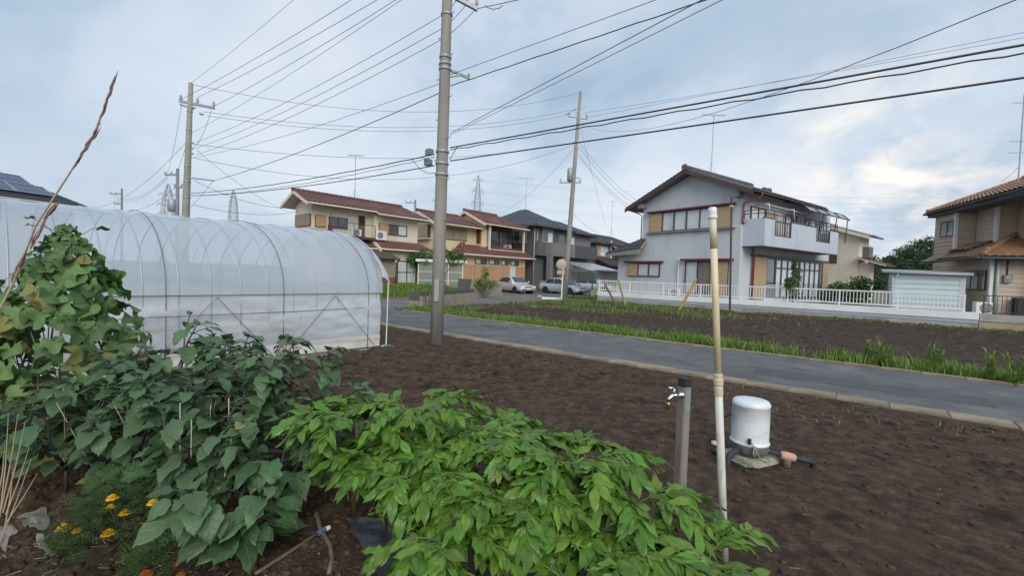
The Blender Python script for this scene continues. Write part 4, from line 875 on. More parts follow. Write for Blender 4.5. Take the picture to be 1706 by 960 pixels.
# utility meter post in front of the grey house
# ---------------------------------------------------------------- beige house
M_bw = wallmat('beige_stucco', (0.70, 0.62, 0.50), (0.64, 0.56, 0.45), stain=(0.56, 0.49, 0.39)); M_cor = mat('corrugated_white', (0.60, 0.58, 0.53), (0.42, 0.40, 0.36), sc=4, r=.6, stretch=(14, 14, .1), det=1)
W = Fr(dep(519, 400, 27), 41); wb = thing('beige_house', 'beige stucco house with red tiled roof, partly behind the polytunnel', 'house', W.o, W.rz)
wallprism(wb, [(0, 0, .3), (0, 2.3, .3), (0, 2.3, 5.45), (0, 1.12, 6.0), (0, 0, 5.45)], (4.0, 0, 0), M_bw); wallprism(wb, [(4.002, -.45, .3), (4.002, 2.8, .3), (4.002, 2.8, 5.3), (4.002, 1.12, 6.0), (4.002, -.45, 5.3)], (3.5, 0, 0), M_bw)
r = slope(wb, (-.65, -.75, 5.50), (3.9, -.75, 5.50), (-.65, 1.12, 6.32), (3.9, 1.12, 6.32), M_tred, gm=M_cream); ridgecap(r, (-.7, 1.12, 6.38), (7.2, 1.12, 6.38), M_tred, .09)
slope(wb, (3.9, -1.15, 5.33), (8.05, -1.15, 5.33), (3.9, 1.12, 6.32), (7.1, 1.12, 6.32), M_tred, gm=M_cream); slope(wb, (3.9, 3.0, 5.50), (-.65, 3.0, 5.50), (3.9, 1.12, 6.32), (-.65, 1.12, 6.32), M_tred, gm=M_cream)
slope(wb, (8.05, -1.15, 5.33), (8.05, 3.4, 5.33), (7.1, 1.12, 6.32), (7.1, 1.12, 6.32), M_tred, gm=M_cream)
for a_, b_, za, zb_ in ((-.78, 1.12, 5.5, 6.32), (1.12, 3.02, 6.32, 5.5)): MB().prism([(-.68, a_, za-.02), (-.68, b_, zb_-.02), (-.68, b_, zb_-.2), (-.68, a_, za-.2)], (.05, 0, 0)).build('barge_board', M_cream, wb)
window(wb, ('A', 0), .12, 2.22, 4.18, 4.92, 3, shut=[0, 1, 2], sm=M_shut3, fw=.05)
window(wb, ('B', 0), .18, .85, 4.15, 4.86, 1, shut=[0], sm=M_shut2); window(wb, ('B', 0), 1.05, 2.28, 4.16, 4.86, 2, back=M_dark)
fbox(MB(), ('B', 0), 1.0, 3.0, 3.72, 4.14, .005, .03).build('corrugated_panel', M_cor, wb); fbox(MB(), ('B', 0), 2.3, 3.0, 4.16, 4.8, .005, .03).build('corrugated_panel', M_cor, wb)
o = fbox(MB(), ('B', 0), 3.05, 3.52, 3.75, 5.15, .0, .05).build('door', mat('olive_door', (.16, .13, .06), (.12, .1, .05), sc=2, r=.6), wb); fbox(MB(), ('B', 0), 3.1, 3.47, 4.5, 5.1, .05, .06).build('pane', M_dark, o)
acunit(wb, ('B', 0), 2.55, 3.78, .55, .42); acunit(wb, ('B', -.45), 3.92, 3.62, .8, .6)
rail(wb, [(.85, -.7, 4.55), (3.9, -.7, 4.5)], M_brown, 1.5, .022, (0,), .8, 'balcony_rail'); MB().box((.85, -.72, 3.55), (3.98, -.02, 3.72)).build('balcony_floor', M_brown, wb); MB().box((.75, -.74, 3.5), (.95, -.5, 4.3)).build('balcony_post', M_redtrim, wb)
pipe_part(wb, [(.86, -.7, 5.1), (.86, -.7, 3.7)], .025, M_brown, 'laundry_post')
window(wb, ('B', -.45), 4.3, 6.55, 4.05, 4.78, 3, shut=[0], sm=M_shut2, back=[M_dark, M_dark, M_curt])
slope(wb, (4.0, -1.35, 3.06), (8.3, -1.35, 3.06), (4.0, -.42, 3.62), (7.6, -.42, 3.62), M_tred, gm=M_cream); slope(wb, (8.3, -1.35, 3.06), (8.3, 2.2, 3.06), (7.5, -.42, 3.62), (7.5, 2.2, 3.62), M_tred, gm=M_cream, gut=False)
MB().prism([(3.95, -1.42, 3.0), (3.95, -.4, 3.62), (3.95, -.4, 3.42), (3.95, -1.42, 2.82)], (-.1, 0, 0)).build('barge_board', M_cream, wb)
slope(wb, (.3, -1.0, 3.05), (3.85, -1.0, 3.05), (.3, -.02, 3.5), (3.85, -.02, 3.5), M_tred, gm=M_cream)
wallprism(wb, [(4.1, -.9, .3), (8.0, -.9, .3), (8.0, -.455, .3), (4.1, -.455, .3)], (0, 0, 2.85), M_bw, 'ground_floor_wall')
window(wb, ('B', -.9), 5.5, 7.1, .72, 2.3, 2, bars=(.5,), fm=M_brown, fw=.05); fbox(MB(), ('B', -.9), 7.12, 7.95, .9, 2.3, 0, .09).build('shutter_box', M_shut2, wb)
# porch
slope(wb, (1.9, -2.3, 2.42), (4.75, -2.3, 2.42), (1.9, -1.0, 2.98), (4.2, -.9, 2.98), mat('brown_sheet_roof', (.12, .08, .06), (.09, .06, .05), sc=3, r=.7), gm=M_brown, amp=.01)
wallprism(wb, [(3.4, -2.0, .4), (4.6, -2.0, .4), (4.6, -.92, .4), (3.4, -.92, .4)], (0, 0, 1.98), mat('porch_board', (.30, .26, .19), (.24, .2, .15), sc=3, r=.8), 'porch_wall'); MB().box((3.38, -2.03, .4), (4.62, -1.99, 1.15)).build('porch_dado', mat('brick_red', (.22, .07, .05), (.17, .06, .045), sc=8, r=.8), wb)
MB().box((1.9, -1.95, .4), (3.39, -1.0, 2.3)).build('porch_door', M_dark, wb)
pipe_part(wb, [(4.7, -2.3, 2.3), (4.65, -2.05, 2.1), (4.65, -2.05, .5)], .04, M_brown)
antenna('television antenna on the red ridge of the beige house', W.o+W.x*3.4+W.y*1.12+Vector((0, 0, 6.4)), 2.9, 1.0)
# ---------------------------------------------------------------- yellow house
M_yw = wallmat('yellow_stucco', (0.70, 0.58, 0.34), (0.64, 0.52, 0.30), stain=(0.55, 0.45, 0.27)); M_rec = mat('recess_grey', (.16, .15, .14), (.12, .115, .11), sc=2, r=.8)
Yh = Fr(dep(722, 420, 36), 41); yh = thing('yellow_house', 'yellow stucco house with two red tiled gables and orange shutters', 'house', Yh.o, Yh.rz); yh.scale = (1.125,)*3; yh.location.z = -.2125
wallprism(yh, [(0, 0, .4), (0, 2.5, .4), (0, 2.5, 5.2), (0, 1.25, 5.75), (0, 0, 5.2)], (4.3, 0, 0), M_yw); wallprism(yh, [(4.302, -.6, .4), (4.302, 3.2, .4), (4.302, 3.2, 5.5), (4.302, 1.2, 6.4), (4.302, -.6, 5.55)], (.5, 0, 0), M_yw)
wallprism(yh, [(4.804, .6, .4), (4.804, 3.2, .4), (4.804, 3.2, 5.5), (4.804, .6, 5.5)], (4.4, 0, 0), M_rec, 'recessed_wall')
r = slope(yh, (-.55, -.7, 5.12), (4.25, -.7, 5.12), (-.55, 1.25, 6.02), (3.9, 1.25, 6.02), M_tred, gm=M_cream); ridgecap(r, (-.6, 1.25, 6.08), (3.4, 1.25, 6.08), M_tred, .09); slope(yh, (4.25, 3.2, 5.12), (-.55, 3.2, 5.12), (3.9, 1.25, 6.02), (-.55, 1.25, 6.02), M_tred, gm=M_cream)
r = slope(yh, (4.0, -1.2, 5.48), (9.4, -1.2, 5.48), (4.0, 1.2, 6.6), (7.7, 1.2, 6.6), M_tred, gm=M_cream); ridgecap(r, (3.95, 1.2, 6.66), (7.8, 1.2, 6.66), M_tred, .09); slope(yh, (9.4, -1.2, 5.48), (9.4, 3.6, 5.48), (7.7, 1.2, 6.6), (7.7, 1.2, 6.6), M_tred, gm=M_cream)
slope(yh, (9.4, 3.6, 5.48), (4.0, 3.6, 5.48), (7.7, 1.2, 6.6), (4.0, 1.2, 6.6), M_tred, gm=M_cream)
for x_, a_, b_, za, zb_ in ((-.6, -.72, 1.25, 5.12, 6.02), (-.6, 1.25, 3.22, 6.02, 5.12), (3.95, -1.22, 1.2, 5.48, 6.6), (3.95, 1.2, 3.6, 6.6, 5.48)): MB().prism([(x_, a_, za-.02), (x_, b_, zb_-.02), (x_, b_, zb_-.22), (x_, a_, za-.22)], (.05, 0, 0)).build('barge_board', M_cream, yh)
window(yh, ('A', 0), .4, 2.4, 4.05, 5.0, 3, shut=[0, 1, 2], sm=M_shut3, sill=(.3, .08, .1), rec=.25); window(yh, ('B', 0), .95, 3.2, 4.05, 4.92, 3, shut=[0, 1, 2], sm=M_shut3)
window(yh, ('A', 4.3), -.45, -.05, 3.95, 5.1, 1, shut=[0], sm=M_redtrim)
window(yh, ('B', .6), 5.5, 8.6, 3.7, 5.3, 3, fm=M_brown, back=[M_curt, M_dark, M_curtc], fw=.06); MB().box((4.82, -.9, 3.4), (9.1, .58, 3.55)).build('balcony_floor', M_cream, yh)
rail(yh, [(4.9, -.85, 4.45), (8.9, -.85, 4.45)], M_brown, .9, .022, (0, .12), .9, 'balcony_rail'); acunit(yh, ('B', .35), 7.8, 3.58, .7, .5)
for x_ in (4.75, 8.95): MB().box((x_, -.98, 3.45), (x_+.14, -.84, 5.45)).build('balcony_post', M_cream, yh)
slope(yh, (1.6, -1.55, 3.02), (9.9, -1.55, 3.02), (2.4, -.4, 3.75), (9.2, -.4, 3.5), M_tred, gm=M_cream); slope(yh, (1.6, .8, 3.02), (1.6, -1.55, 3.02), (2.7, .0, 3.95), (2.7, -.02, 3.95), M_tred, gm=M_cream, gut=False); ridgecap(yh, (2.6, -.35, 3.85), (1.7, -1.45, 3.1), M_tred, .08)
wallprism(yh, [(2.0, -1.0, .4), (9.2, -1.0, .4), (9.2, .58, .4), (2.0, .58, .4)], (0, 0, 2.62), M_yw, 'ground_floor_wall')
for a_, b_ in ((3.2, 4.45), (4.7, 5.9), (6.1, 7.1), (7.3, 8.3)): window(yh, ('B', -1.0), a_, b_, 2.32, 2.72, 2, fm=M_brown, back=[M_curt, M_dark], fw=.04)
for i, (a_, b_) in enumerate(((2.05, 3.15), (3.2, 4.0), (4.05, 5.1), (5.15, 6.2), (6.3, 7.2), (7.9, 8.5), (8.6, 9.15))): fbox(MB(), ('B', -1.0), a_, b_, 1.0, 2.22, .0, .06).build('shutter', M_shut2, yh)
window(yh, ('B', -1.0), 7.25, 7.86, 1.0, 2.22, 2, fm=M_white, back=M_curt, fw=.05); fbox(MB(), ('B', -1.0), 2.02, 9.18, .4, .95, .0, .04).build('plinth', M_conc, yh)
# ---------------------------------------------------------------- dark grey house
M_dw = wallmat('charcoal_stucco', (0.115, 0.113, 0.115), (0.098, 0.097, 0.10)); M_dw2 = wallmat('taupe_stucco', (0.205, 0.195, 0.188), (0.18, 0.172, 0.165)); M_dw3 = wallmat('slate_panel', (0.085, 0.088, 0.10), (0.07, 0.073, 0.085))
D = Fr(dep(890, 400, 43.5), 41); dh = thing('dark_house', 'modern charcoal grey house with hipped slate roof and boxy balconies', 'house', D.o, D.rz); dh.scale = (1.1,)*3; dh.location.z = -.17
wallprism(dh, [(0, 0, .2), (5.2, 0, .2), (5.2, 7, .2), (0, 7, .2)], (0, 0, 5.75), M_dw); wallprism(dh, [(5.202, .9, .2), (11, .9, .2), (11, 7, .2), (5.202, 7, .2)], (0, 0, 5.7), M_dw2)
for e0, e1, r0, r1 in (((-.6, -.6, 6.0), (5.8, -.6, 6.0), (2.6, 3.2, 7.95), (2.6, 3.2, 7.95)), ((-.6, 7.6, 6.0), (-.6, -.6, 6.0), (2.6, 3.9, 7.95), (2.6, 3.2, 7.95)), ((5.8, .3, 6.0), (11.6, .3, 6.0), (4.6, 3.4, 7.4), (8.4, 3.4, 7.4)), ((11.6, .3, 6.0), (11.6, 7.6, 6.0), (8.4, 3.4, 7.4), (8.4, 3.8, 7.4)), ((5.8, -.6, 6.0), (5.8, 5, 6.0), (2.6, 3.2, 7.95), (2.6, 3.6, 7.95))):
    slope(dh, e0, e1, r0, r1, M_tdk, amp=.016, fm=M_dw, gm=M_dw3)
window(dh, ('A', 0), .85, 2.45, 4.45, 5.55, 2, fm=M_conc, back=[mat('sage_blind', (.3, .31, .25), (.26, .27, .21), sc=3, r=.8), M_dark]); window(dh, ('A', 0), 1.2, 2.3, 2.0, 2.8, 2, fm=M_box, back=M_dark)
window(dh, ('B', 0), 1.15, 2.75, 4.6, 5.6, 2, fm=M_conc, back=[M_dark, M_curt], lintel=(.06, .3, .0, M_conc)); window(dh, ('B', 0), 3.7, 4.6, 4.5, 5.5, 1, fm=M_box, back=M_dark); MB().box((.35, -.04, 4.65), (.5, -.004, 5.7)).build('trim', M_conc, dh)
MB().box((1.0, -1.15, 3.35), (4.9, -.004, 4.55)).build('balcony_front', M_dw2, dh); MB().box((.0, -.5, 3.35), (.98, -.006, 4.55)).build('balcony_return', M_dw, dh); MB().box((5.3, -.35, 3.4), (10.4, .89, 4.65)).build('balcony_front', M_dw3, dh)
for x_ in (.98, 3.0): MB().box((x_, -1.12, .2), (x_+.45, -.7, 3.34)).build('porch_pillar', M_dw2, dh)
MB().box((1.5, -.06, .6), (2.9, -.004, 3.1)).build('front_door', M_dark, dh); window(dh, ('B', 0), 3.7, 4.9, .9, 3.0, 1, fm=M_conc, back=M_dark, bars=(.5,)); window(dh, ('B', .9), 6.2, 7.8, 4.8, 5.6, 2, fm=M_conc, back=[M_dark, M_curt], lintel=(.06, .3, .0, M_conc)); window(dh, ('B', .9), 5.8, 7.6, 2.3, 3.0, 2, fm=M_conc, back=M_dark)
pipe_part(dh, [(-.05, -.06, 5.7), (-.05, -.08, 4.6), (-.1, -.1, 4.5), (-.1, -.1, .3)], .06, M_conc)
antenna('television antenna on top of the charcoal hipped roof', D.o+D.x*2.86+D.y*3.6+Vector((0, 0, 8.5)), 3.4, 1.7)
# ---------------------------------------------------------------- tiled house behind, right of the dark one
T = Fr(dep(992, 420, 56), 41); th_ = thing('tiled_house', 'dark tiled house with tan shutter behind the charcoal house', 'house', T.o, T.rz)
def tb(px, py, y=0): return T.B(px, py, y)
wallprism(th_, [(0, 0, .2), (11, 0, .2), (11, 6, .2), (0, 6, .2)], (0, 0, 5.7), M_dw2)
slope(th_, (-.6, -.7, 5.9), (11.5, -.7, 5.9), (1.5, 2.8, 7.4), (9, 2.8, 7.4), M_tbk, fm=M_cream); slope(th_, (-.6, 6.5, 5.9), (-.6, -.7, 5.9), (1.5, 2.8, 7.4), (1.5, 2.8, 7.4), M_tbk, fm=M_cream)
slope(th_, (3.5, -1.6, 5.0), (8, -1.6, 5.0), (3.5, .0, 6.2), (8, .0, 6.2), M_tbk, fm=M_cream); slope(th_, (-.4, -2.2, 3.1), (9, -2.2, 3.1), (-.4, -.02, 4.1), (9, -.02, 4.1), M_tbk, fm=M_redtrim)
window(th_, ('B', 0), .3, 3.0, 4.3, 5.5, 3, shut=[0], sm=M_shut, fm=M_white, back=M_curt); MB().box((3.6, -.25, 4.0), (3.75, -.1, 6.4)).build('white_post', M_white, th_)
antenna('thin aerial mast left of the grey house roof', T.o+T.x*9.0+T.y*2.8+Vector((0, 0, 7.4)), 5.2, .8)
# ---------------------------------------------------------------- house with solar panels, far left
S_ = Fr(dep(150, 347, 34), 15); sh_ = thing('solar_house', 'house roof with rows of dark solar panels above the polytunnel', 'house', S_.o, S_.rz)
ez = S_.o*0; e1 = S_.loc(dep(150, 346, 34)); ze1 = e1.z
wallprism(sh_, [(-14, .7, 0), (-.6, .7, 0), (-.6, 7, 0), (-14, 7, 0)], (0, 0, ze1-.45), wallmat('pale_pink_stucco', (.55, .50, .46), (.5, .45, .42)))
slope(sh_, (-15, 0, ze1), (0, 0, ze1), (-15, 4.2, ze1+2.2), (-3.2, 4.2, ze1+2.2), mat('navy_slate', (.045, .05, .062), (.035, .04, .05), sc=4, r=.6), amp=.006, row=.3, fm=M_cream, gm=M_cream, thick=.3)
M_pv = mat('solar_cell', (0.06, 0.085, 0.15), (0.05, 0.07, 0.125), sc=2, r=0.25, spec=.6); M_alu = mat('aluminium', (.45, .47, .5), (.4, .42, .45), sc=4, r=.4, metal=.7)
dirb = Vector((0, 4.2, 2.2)).normalized(); nb = Vector((0, -2.2, 4.2)).normalized()
for i in range(6):
    for j in range(2):
        a = Vector((-14.2+2.1*i+.0-(.55 if j else 0), 0, ze1)) + dirb*(.95+j*1.6) + nb*.10; q = MB(); q.prism([a, a+Vector((2.02, 0, 0)), a+Vector((2.02, 0, 0))+dirb*1.48, a+dirb*1.48], nb*.04); o = q.build('solar_panel', M_pv, sh_)
        f = MB()
        for p_, r_ in ((a, Vector((2.02, 0, 0))), (a+dirb*1.48, Vector((2.02, 0, 0))), (a, dirb*1.48), (a+Vector((2.02, 0, 0)), dirb*1.48), (a+dirb*.74, Vector((2.02, 0, 0)))): f.tube([p_+nb*.045, p_+r_+nb*.045], .028, 4)
        f.build('frame', M_alu, o)
slope(sh_, (0, 0, ze1), (0, 8, ze1), (-3.2, 4.2, ze1+2.2), (-3.2, 4.4, ze1+2.2), MATS['navy_slate'], amp=.006, fm=M_cream, gm=M_cream)
# ---------------------------------------------------------------- cream house behind the grey one
C_ = Fr(dep(1430, 430, 40), 55); ch = thing('cream_house', 'cream stucco house with red roof behind the right end of the balcony', 'house', C_.o, C_.rz)
cz = C_.A(1430, 392)[1]; wallprism(ch, [(0, 0, .2), (0, 7, .2), (0, 7, cz), (0, 3.2, cz+1.1), (0, 0, cz)], (2.4, 0, 0), M_bw)
slope(ch, (-.5, -.9, cz-.15), (2.9, -.9, cz-.15), (-.5, 3.2, cz+1.35), (2.9, 3.2, cz+1.35), M_tred); slope(ch, (2.9, 7.4, cz-.15), (-.5, 7.4, cz-.15), (2.9, 3.2, cz+1.35), (-.5, 3.2, cz+1.35), M_tred)
MB().prism([(-.55, -.92, cz-.15), (-.55, 3.2, cz+1.35), (-.55, 3.2, cz+1.05), (-.55, -.92, cz-.45)], (.06, 0, 0)).build('barge_board', M_cream, ch)
y_, z_ = C_.A(1394, 403); MB().box((-.06, y_-.1, z_-2.0), (-.004, y_+.5, z_)).build('shutter', M_brown, ch)
y_, z_ = C_.A(1385, 382); window(ch, ('A', 0), y_-.6, y_+.6, z_-.9, z_, 2, fm=M_brown, back=M_dark)
z2 = C_.A(1430, 442)[1]; slope(ch, (-.6, -2.2, z2), (1.6, -2.2, z2), (-.6, -.02, z2+.7), (1.6, -.02, z2+.7), M_tred); wallprism(ch, [(.1, -.9, .2), (1.0, -.9, .2), (1.0, -.01, .2), (.1, -.01, .2)], (0, 0, z2), M_bw, 'annex_wall')
MB().box((.9, -.5, z2+.72), (1.9, -.02, z2+1.7)).build('balcony_box', M_rec, ch)
antenna('short antenna with a wide boom at the right side of the cream house', C_.o+C_.x*1.4-C_.y*.25+Vector((0, 0, z2+1.69)), 1.1, 1.3)
# ---------------------------------------------------------------- brown clapboard house at the right edge
M_side = mat('tan_siding', (0.52, 0.425, 0.33), (0.47, 0.38, 0.29), sc=1.2, r=0.75, rnd=0.05, stain=(0.36, 0.29, 0.22), ssc=0.7)
K = Fr(dep(1653, 440, 20), 21); kh = thing('clapboard_house', 'tan clapboard house with orange tiled roofs at the right edge', 'house', K.o, K.rz)
def boards(fc, s0, s1, z0, z1, h=0.2):
    z = z0; s0, s1 = min(s0, s1), max(s0, s1)
    while z < z1-.01:
        t = min(h-.006, z1-z); mb = MB()                   # each board tilts out towards its lower edge
        a = [fpt(fc, s0, z, 0), fpt(fc, s0, z, .034), fpt(fc, s0, z+t, .014), fpt(fc, s0, z+t, 0)]; b = [fpt(fc, s1, z, 0), fpt(fc, s1, z, .034), fpt(fc, s1, z+t, .014), fpt(fc, s1, z+t, 0)]
        mb.add(a+b, [(0, 1, 2, 3), (7, 6, 5, 4), (0, 4, 5, 1), (1, 5, 6, 2), (2, 6, 7, 3), (3, 7, 4, 0)]); mb.build('siding_board', M_side, kh); z += h
y1 = K.A(1627, 375, 3.05)[0]; x2 = K.B(1660, 385, y1)[0]; y2 = K.A(1697, 360, x2)[0]; x3 = x2-2.2
ZU = 5.75
# solid cores behind the boards
for (xa, xb, ya, yb, za, zb_) in ((3.05, 5.05, -6, 0, .6, ZU+.25), (x2, 3.048, -6, y1, .6, ZU+.3), (x3, x2-.002, -6, y2, .6, ZU+.4), (0, 3.046, -5, 0-.001, .6, 3.25)): MB().box((xa, ya, za), (xb, yb, zb_)).build('wall', M_side, kh)
boards(('B', 0), 9, 9.01, 0, 0) if False else None
class _F: pass
def bB(y, s0, s1, z0, z1):     # boards on the face that looks left: plane local y = const, outward +y
    z = z0; h = .2
    while z < z1-.01:
        t = min(h-.006, z1-z); mb = MB(); a = [(s0, y, z), (s0, y+.034, z), (s0, y+.014, z+t), (s0, y, z+t)]; b = [(s1, q[1], q[2]) for q in a]
        mb.add(a+b, [(0, 1, 2, 3), (7, 6, 5, 4), (0, 4, 5, 1), (1, 5, 6, 2), (2, 6, 7, 3), (3, 7, 4, 0)]); mb.build('siding_board', M_side, kh); z += h
bB(0, 0.04, 5.05, .6, 3.1); bB(0, 3.07, 5.05, 3.1, ZU); bB(y1, x2+.04, 3.0, 3.6, ZU); bB(y2, x3, x2-.04, 4.0, ZU)
boards(('A', 3.05), y1+.05, -.05, 3.2, ZU); boards(('A', x2), y2+.05, y1-.05, 3.6, ZU); boards(('A', 0), -3.5, -.05, .6, 3.1)
M_trimw = mat('white_corner_trim', (.66, .68, .68), (.58, .6, .62), sc=2, r=.5); M_grn = mat('green_downpipe', (.42, .55, .50), (.34, .46, .42), sc=2, r=.5)
for x_, y_, za, zb_ in ((3.05, 0, 3.2, ZU-.15), (x2, y1, 3.9, ZU-.15)): MB().box((x_-.09, y_-.05, za), (x_+.05, y_+.08, zb_)).build('corner_trim', M_trimw, kh)
MB().box((-.07, -.04, .6), (.05, .08, 3.15)).build('corner_trim', M_trimw, kh); pipe_part(kh, [(-.1, -.16, 3.1), (-.1, -.16, .62)], .06, M_grn)
# windows on the left-looking face
def winL(s0, s1, z0, z1, n, back, y=0.0, fm=None):
    f = MB(); d = .08; fw = .05
    for (a, b, c, e) in ((s0, s1, z0, z0+fw), (s0, s1, z1-fw, z1), (s0, s0+fw, z0+fw, z1-fw), (s1-fw, s1, z0+fw, z1-fw)): f.box((a, y+.03, c), (b, y+d, e))
    for i in range(1, n): x_ = s0+(s1-s0)*i/n; f.box((x_-.025, y+.03, z0+fw), (x_+.025, y+d-.002, z1-fw))
    w_ = f.build('window', fm or M_brown, kh)
    for i in range(n): a, b = s0+(s1-s0)*i/n+.02, s0+(s1-s0)*(i+1)/n-.02; MB().box((a, y+.036, z0+.02), (b, y+.042, z1-.02)).build('curtain', back[i % len(back)], w_); MB().box((a, y+.06, z0+.02), (b, y+.068, z1-.02)).build('pane', M_glass, w_)
sA = K.B(1570, 370)[0]; sB = K.B(1592, 370)[0]; winL(sB, sA, K.B(1581, 394)[1], K.B(1581, 368)[1], 2, [mat('teal_curtain', (.22, .26, .26), (.14, .17, .17), sc=6, r=.8, stretch=(8, 8, .2))])
winL(K.B(1648, 460)[0]+.1, K.B(1611, 460)[0]+.1, 1.62, 2.55, 3, [M_curtc, M_dark, M_curtc])
# lower roof, hipped round the corner
zE = 3.12; r = slope(kh, (3.1, .75, zE), (-.7, .75, zE), (2.8, -1.0, 4.0), (1.6, -1.6, 4.25), M_tor, fm=M_dw3, gm=M_dw3); slope(kh, (-.7, .75, zE), (-.7, -4.5, zE), (1.6, -1.6, 4.25), (1.6, -4.5, 4.25), M_tor, fm=M_dw3, gm=M_dw3)
ridgecap(r, (-.55, .62, zE+.12), (1.6, -1.6, 4.36), M_tor, .10)
pipe_part(kh, [(3.2, .85, zE-.1), (-.75, .85, zE-.05)], .07, M_dw3, 'gutter'); MB().lathe((-.2, .3, zE+.32), [(.05, 0), (.13, .03), (.10, .12), (.02, .16)], 12).build('roof_finial', M_tor, kh)
slope(kh, (3.1, .25, 3.55), (x2+.1, .25, 3.55), (3.1, y1-.1, 4.05), (x2+.1, y1-.1, 4.05), M_tor, fm=M_dw3, gut=False)
# upper roof
zq = K.B(1541, 356, .35)[1]; r = slope(kh, (5.5, .35, zq), (-3.0, .35, zq), (4.4, -3.2, zq+1.55), (-3, -3.2, zq+1.55), M_tor, fm=M_dw3, gm=M_dw3); slope(kh, (5.5, -7, zq), (5.5, .35, zq), (4.4, -3.2, zq+1.55), (4.4, -3.2, zq+1.55), M_tor, fm=M_dw3, gm=M_dw3)
ridgecap(r, (4.4, -3.2, zq+1.62), (-3, -3.2, zq+1.62), M_tor, .12); ridgecap(r, (5.4, .25, zq+.1), (4.4, -3.2, zq+1.62), M_tor, .10)
MB().box((-3, -.6, zq-.28), (5.3, .28, zq-.14)).build('soffit', M_dw3, kh)
# small rear wing with its own roof, seen above the shed
q = K.loc(dep(1535, 440, 27)); wallprism(kh, [(q.x-.5, q.y-1.2, .5), (q.x+.6, q.y-1.2, .5), (q.x+.6, q.y-5, .5), (q.x-.5, q.y-5, .5)], (0, 0, 2.6), M_side, 'rear_wing'); slope(kh, (q.x+.9, q.y-.3, 3.2), (q.x-1.2, q.y-.3, 3.2), (q.x+.6, q.y-2.0, 4.3), (q.x-.4, q.y-2.4, 4.3), M_tor, fm=M_dw3); slope(kh, (q.x-1.2, q.y-.3, 3.2), (q.x-1.2, q.y-4, 3.2), (q.x+.6, q.y-2.2, 4.3), (q.x+.6, q.y-3.2, 4.3), M_tor, fm=M_dw3)
# meter, conduit, water heater
yM = K.A(1676, 465)[0]; zM = K.A(1676, 465)[1]; o = MB().box((-.16, yM-.14, zM-.16), (-.035, yM+.14, zM+.18)).build('electric_meter', M_box, kh); MB().lathe((-.17, yM, zM+.02), [(.10, 0), (.10, .03), (.06, .045)], 14, (-1, 0, 0)).build('meter_glass', M_glass, o); pipe_part(kh, [(-.06, yM, zM+.15), (-.06, yM, 3.0)], .025, M_brown, 'conduit')
MB().box((-.5, K.A(1690, 500)[0]-.14, .6), (-.15, K.A(1690, 500)[0]+.16, 1.35)).build('water_heater', M_dark, kh); acunit(kh, ('A', -.2), K.A(1636, 510)[0]-.1, .6, .55, .5)
for i, px_ in enumerate((1698,)):
    t = thing('roof_antenna', 'pinkish antenna mast on the orange roof at the right edge', 'antenna', dep(1697, 293, 20)); MB().tube([(0, 0, -.3), (0, 0, 1.6), (.0, 0, 3.6)], .025, 6).build('mast', M_steel, t)
    for zz_ in (1.0, 1.5, 3.2): MB().tube([(-.5, 0, zz_), (.6, 0, zz_+.05)], .012, 5).build('boom', M_steel, t)
    MB().tube([(0, 0, .4), (-.5, .2, -.25)], .012, 5).build('stay', M_steel, t)

# ---------------------------------------------------------------- white fence on its wall
M_fw = mat('fence_white', (.74, .76, .77), (.68, .70, .715), sc=1.5, r=.5, stain=(.60, .61, .6), ssc=.8); M_band = mat('blue_grey_band', (.36, .41, .47), (.32, .365, .42), sc=1.2, r=.7); M_wallw = mat('white_wall', (.76, .77, .77), (.69, .70, .70), sc=.8, r=.7, stain=(.62, .62, .60), ssc=.6, bump=.1)
FU0, FU1, FV = -13.5, 3.95, 26.4; fo = uv(FU0, FV); wf = thing('white_fence', 'long white railing fence on a white and grey wall before the grey house', 'fence', fo, math.atan2(UR.y, UR.x)); FL = FU1-FU0
MB().box((0, .02, -.2), (FL, .16, .24)).build('footing', M_conc, wf); MB().box((0, .0, .242), (FL, .18, .40)).build('grey_band', M_band, wf)
for a_, b_ in ((0, 5.5), (5.51, 9.2), (9.21, 11.4), (11.41, FL)): MB().box((a_, -.03, .402), (b_, .21, .70)).build('wall_section', M_wallw, wf)
for z_ in (1.40, .80): MB().box((-.02, .06, z_-.03), (FL-.4, .12, z_+.03)).build('rail', M_fw, wf)
me = MB().box((-.014, .075, .832), (.014, .105, 1.368)).mesh('baluster'); x_ = .1
while x_ < FL-.5:
    if not 9.55 < x_ < 10.45: o = link('baluster', me, M_fw, wf); o.location.x = x_
    x_ += .132
me = MB().box((-.03, .055, .70), (.03, .125, 1.369)).mesh('post')
for i in range(9): o = link('post', me, M_fw, wf); o.location.x = .05+i*2.12
orn = MB(); orn.tube([(9.6, .09, .72), (9.6, .09, 1.42), (9.72, .09, 1.5), (10.28, .09, 1.5), (10.4, .09, 1.42), (10.4, .09, .72), (9.6, .09, .72)], .03, 6)
for i in range(6):
    for j in range(5): cx_, cz_ = 9.7+i*.12, .8+j*.14; orn.tube([(cx_+.06*math.cos(t), .09, cz_+.06*math.sin(t)) for t in np.linspace(0, 6.283, 9)], .008, 4)
orn.build('ornamental_panel', M_fw, wf)
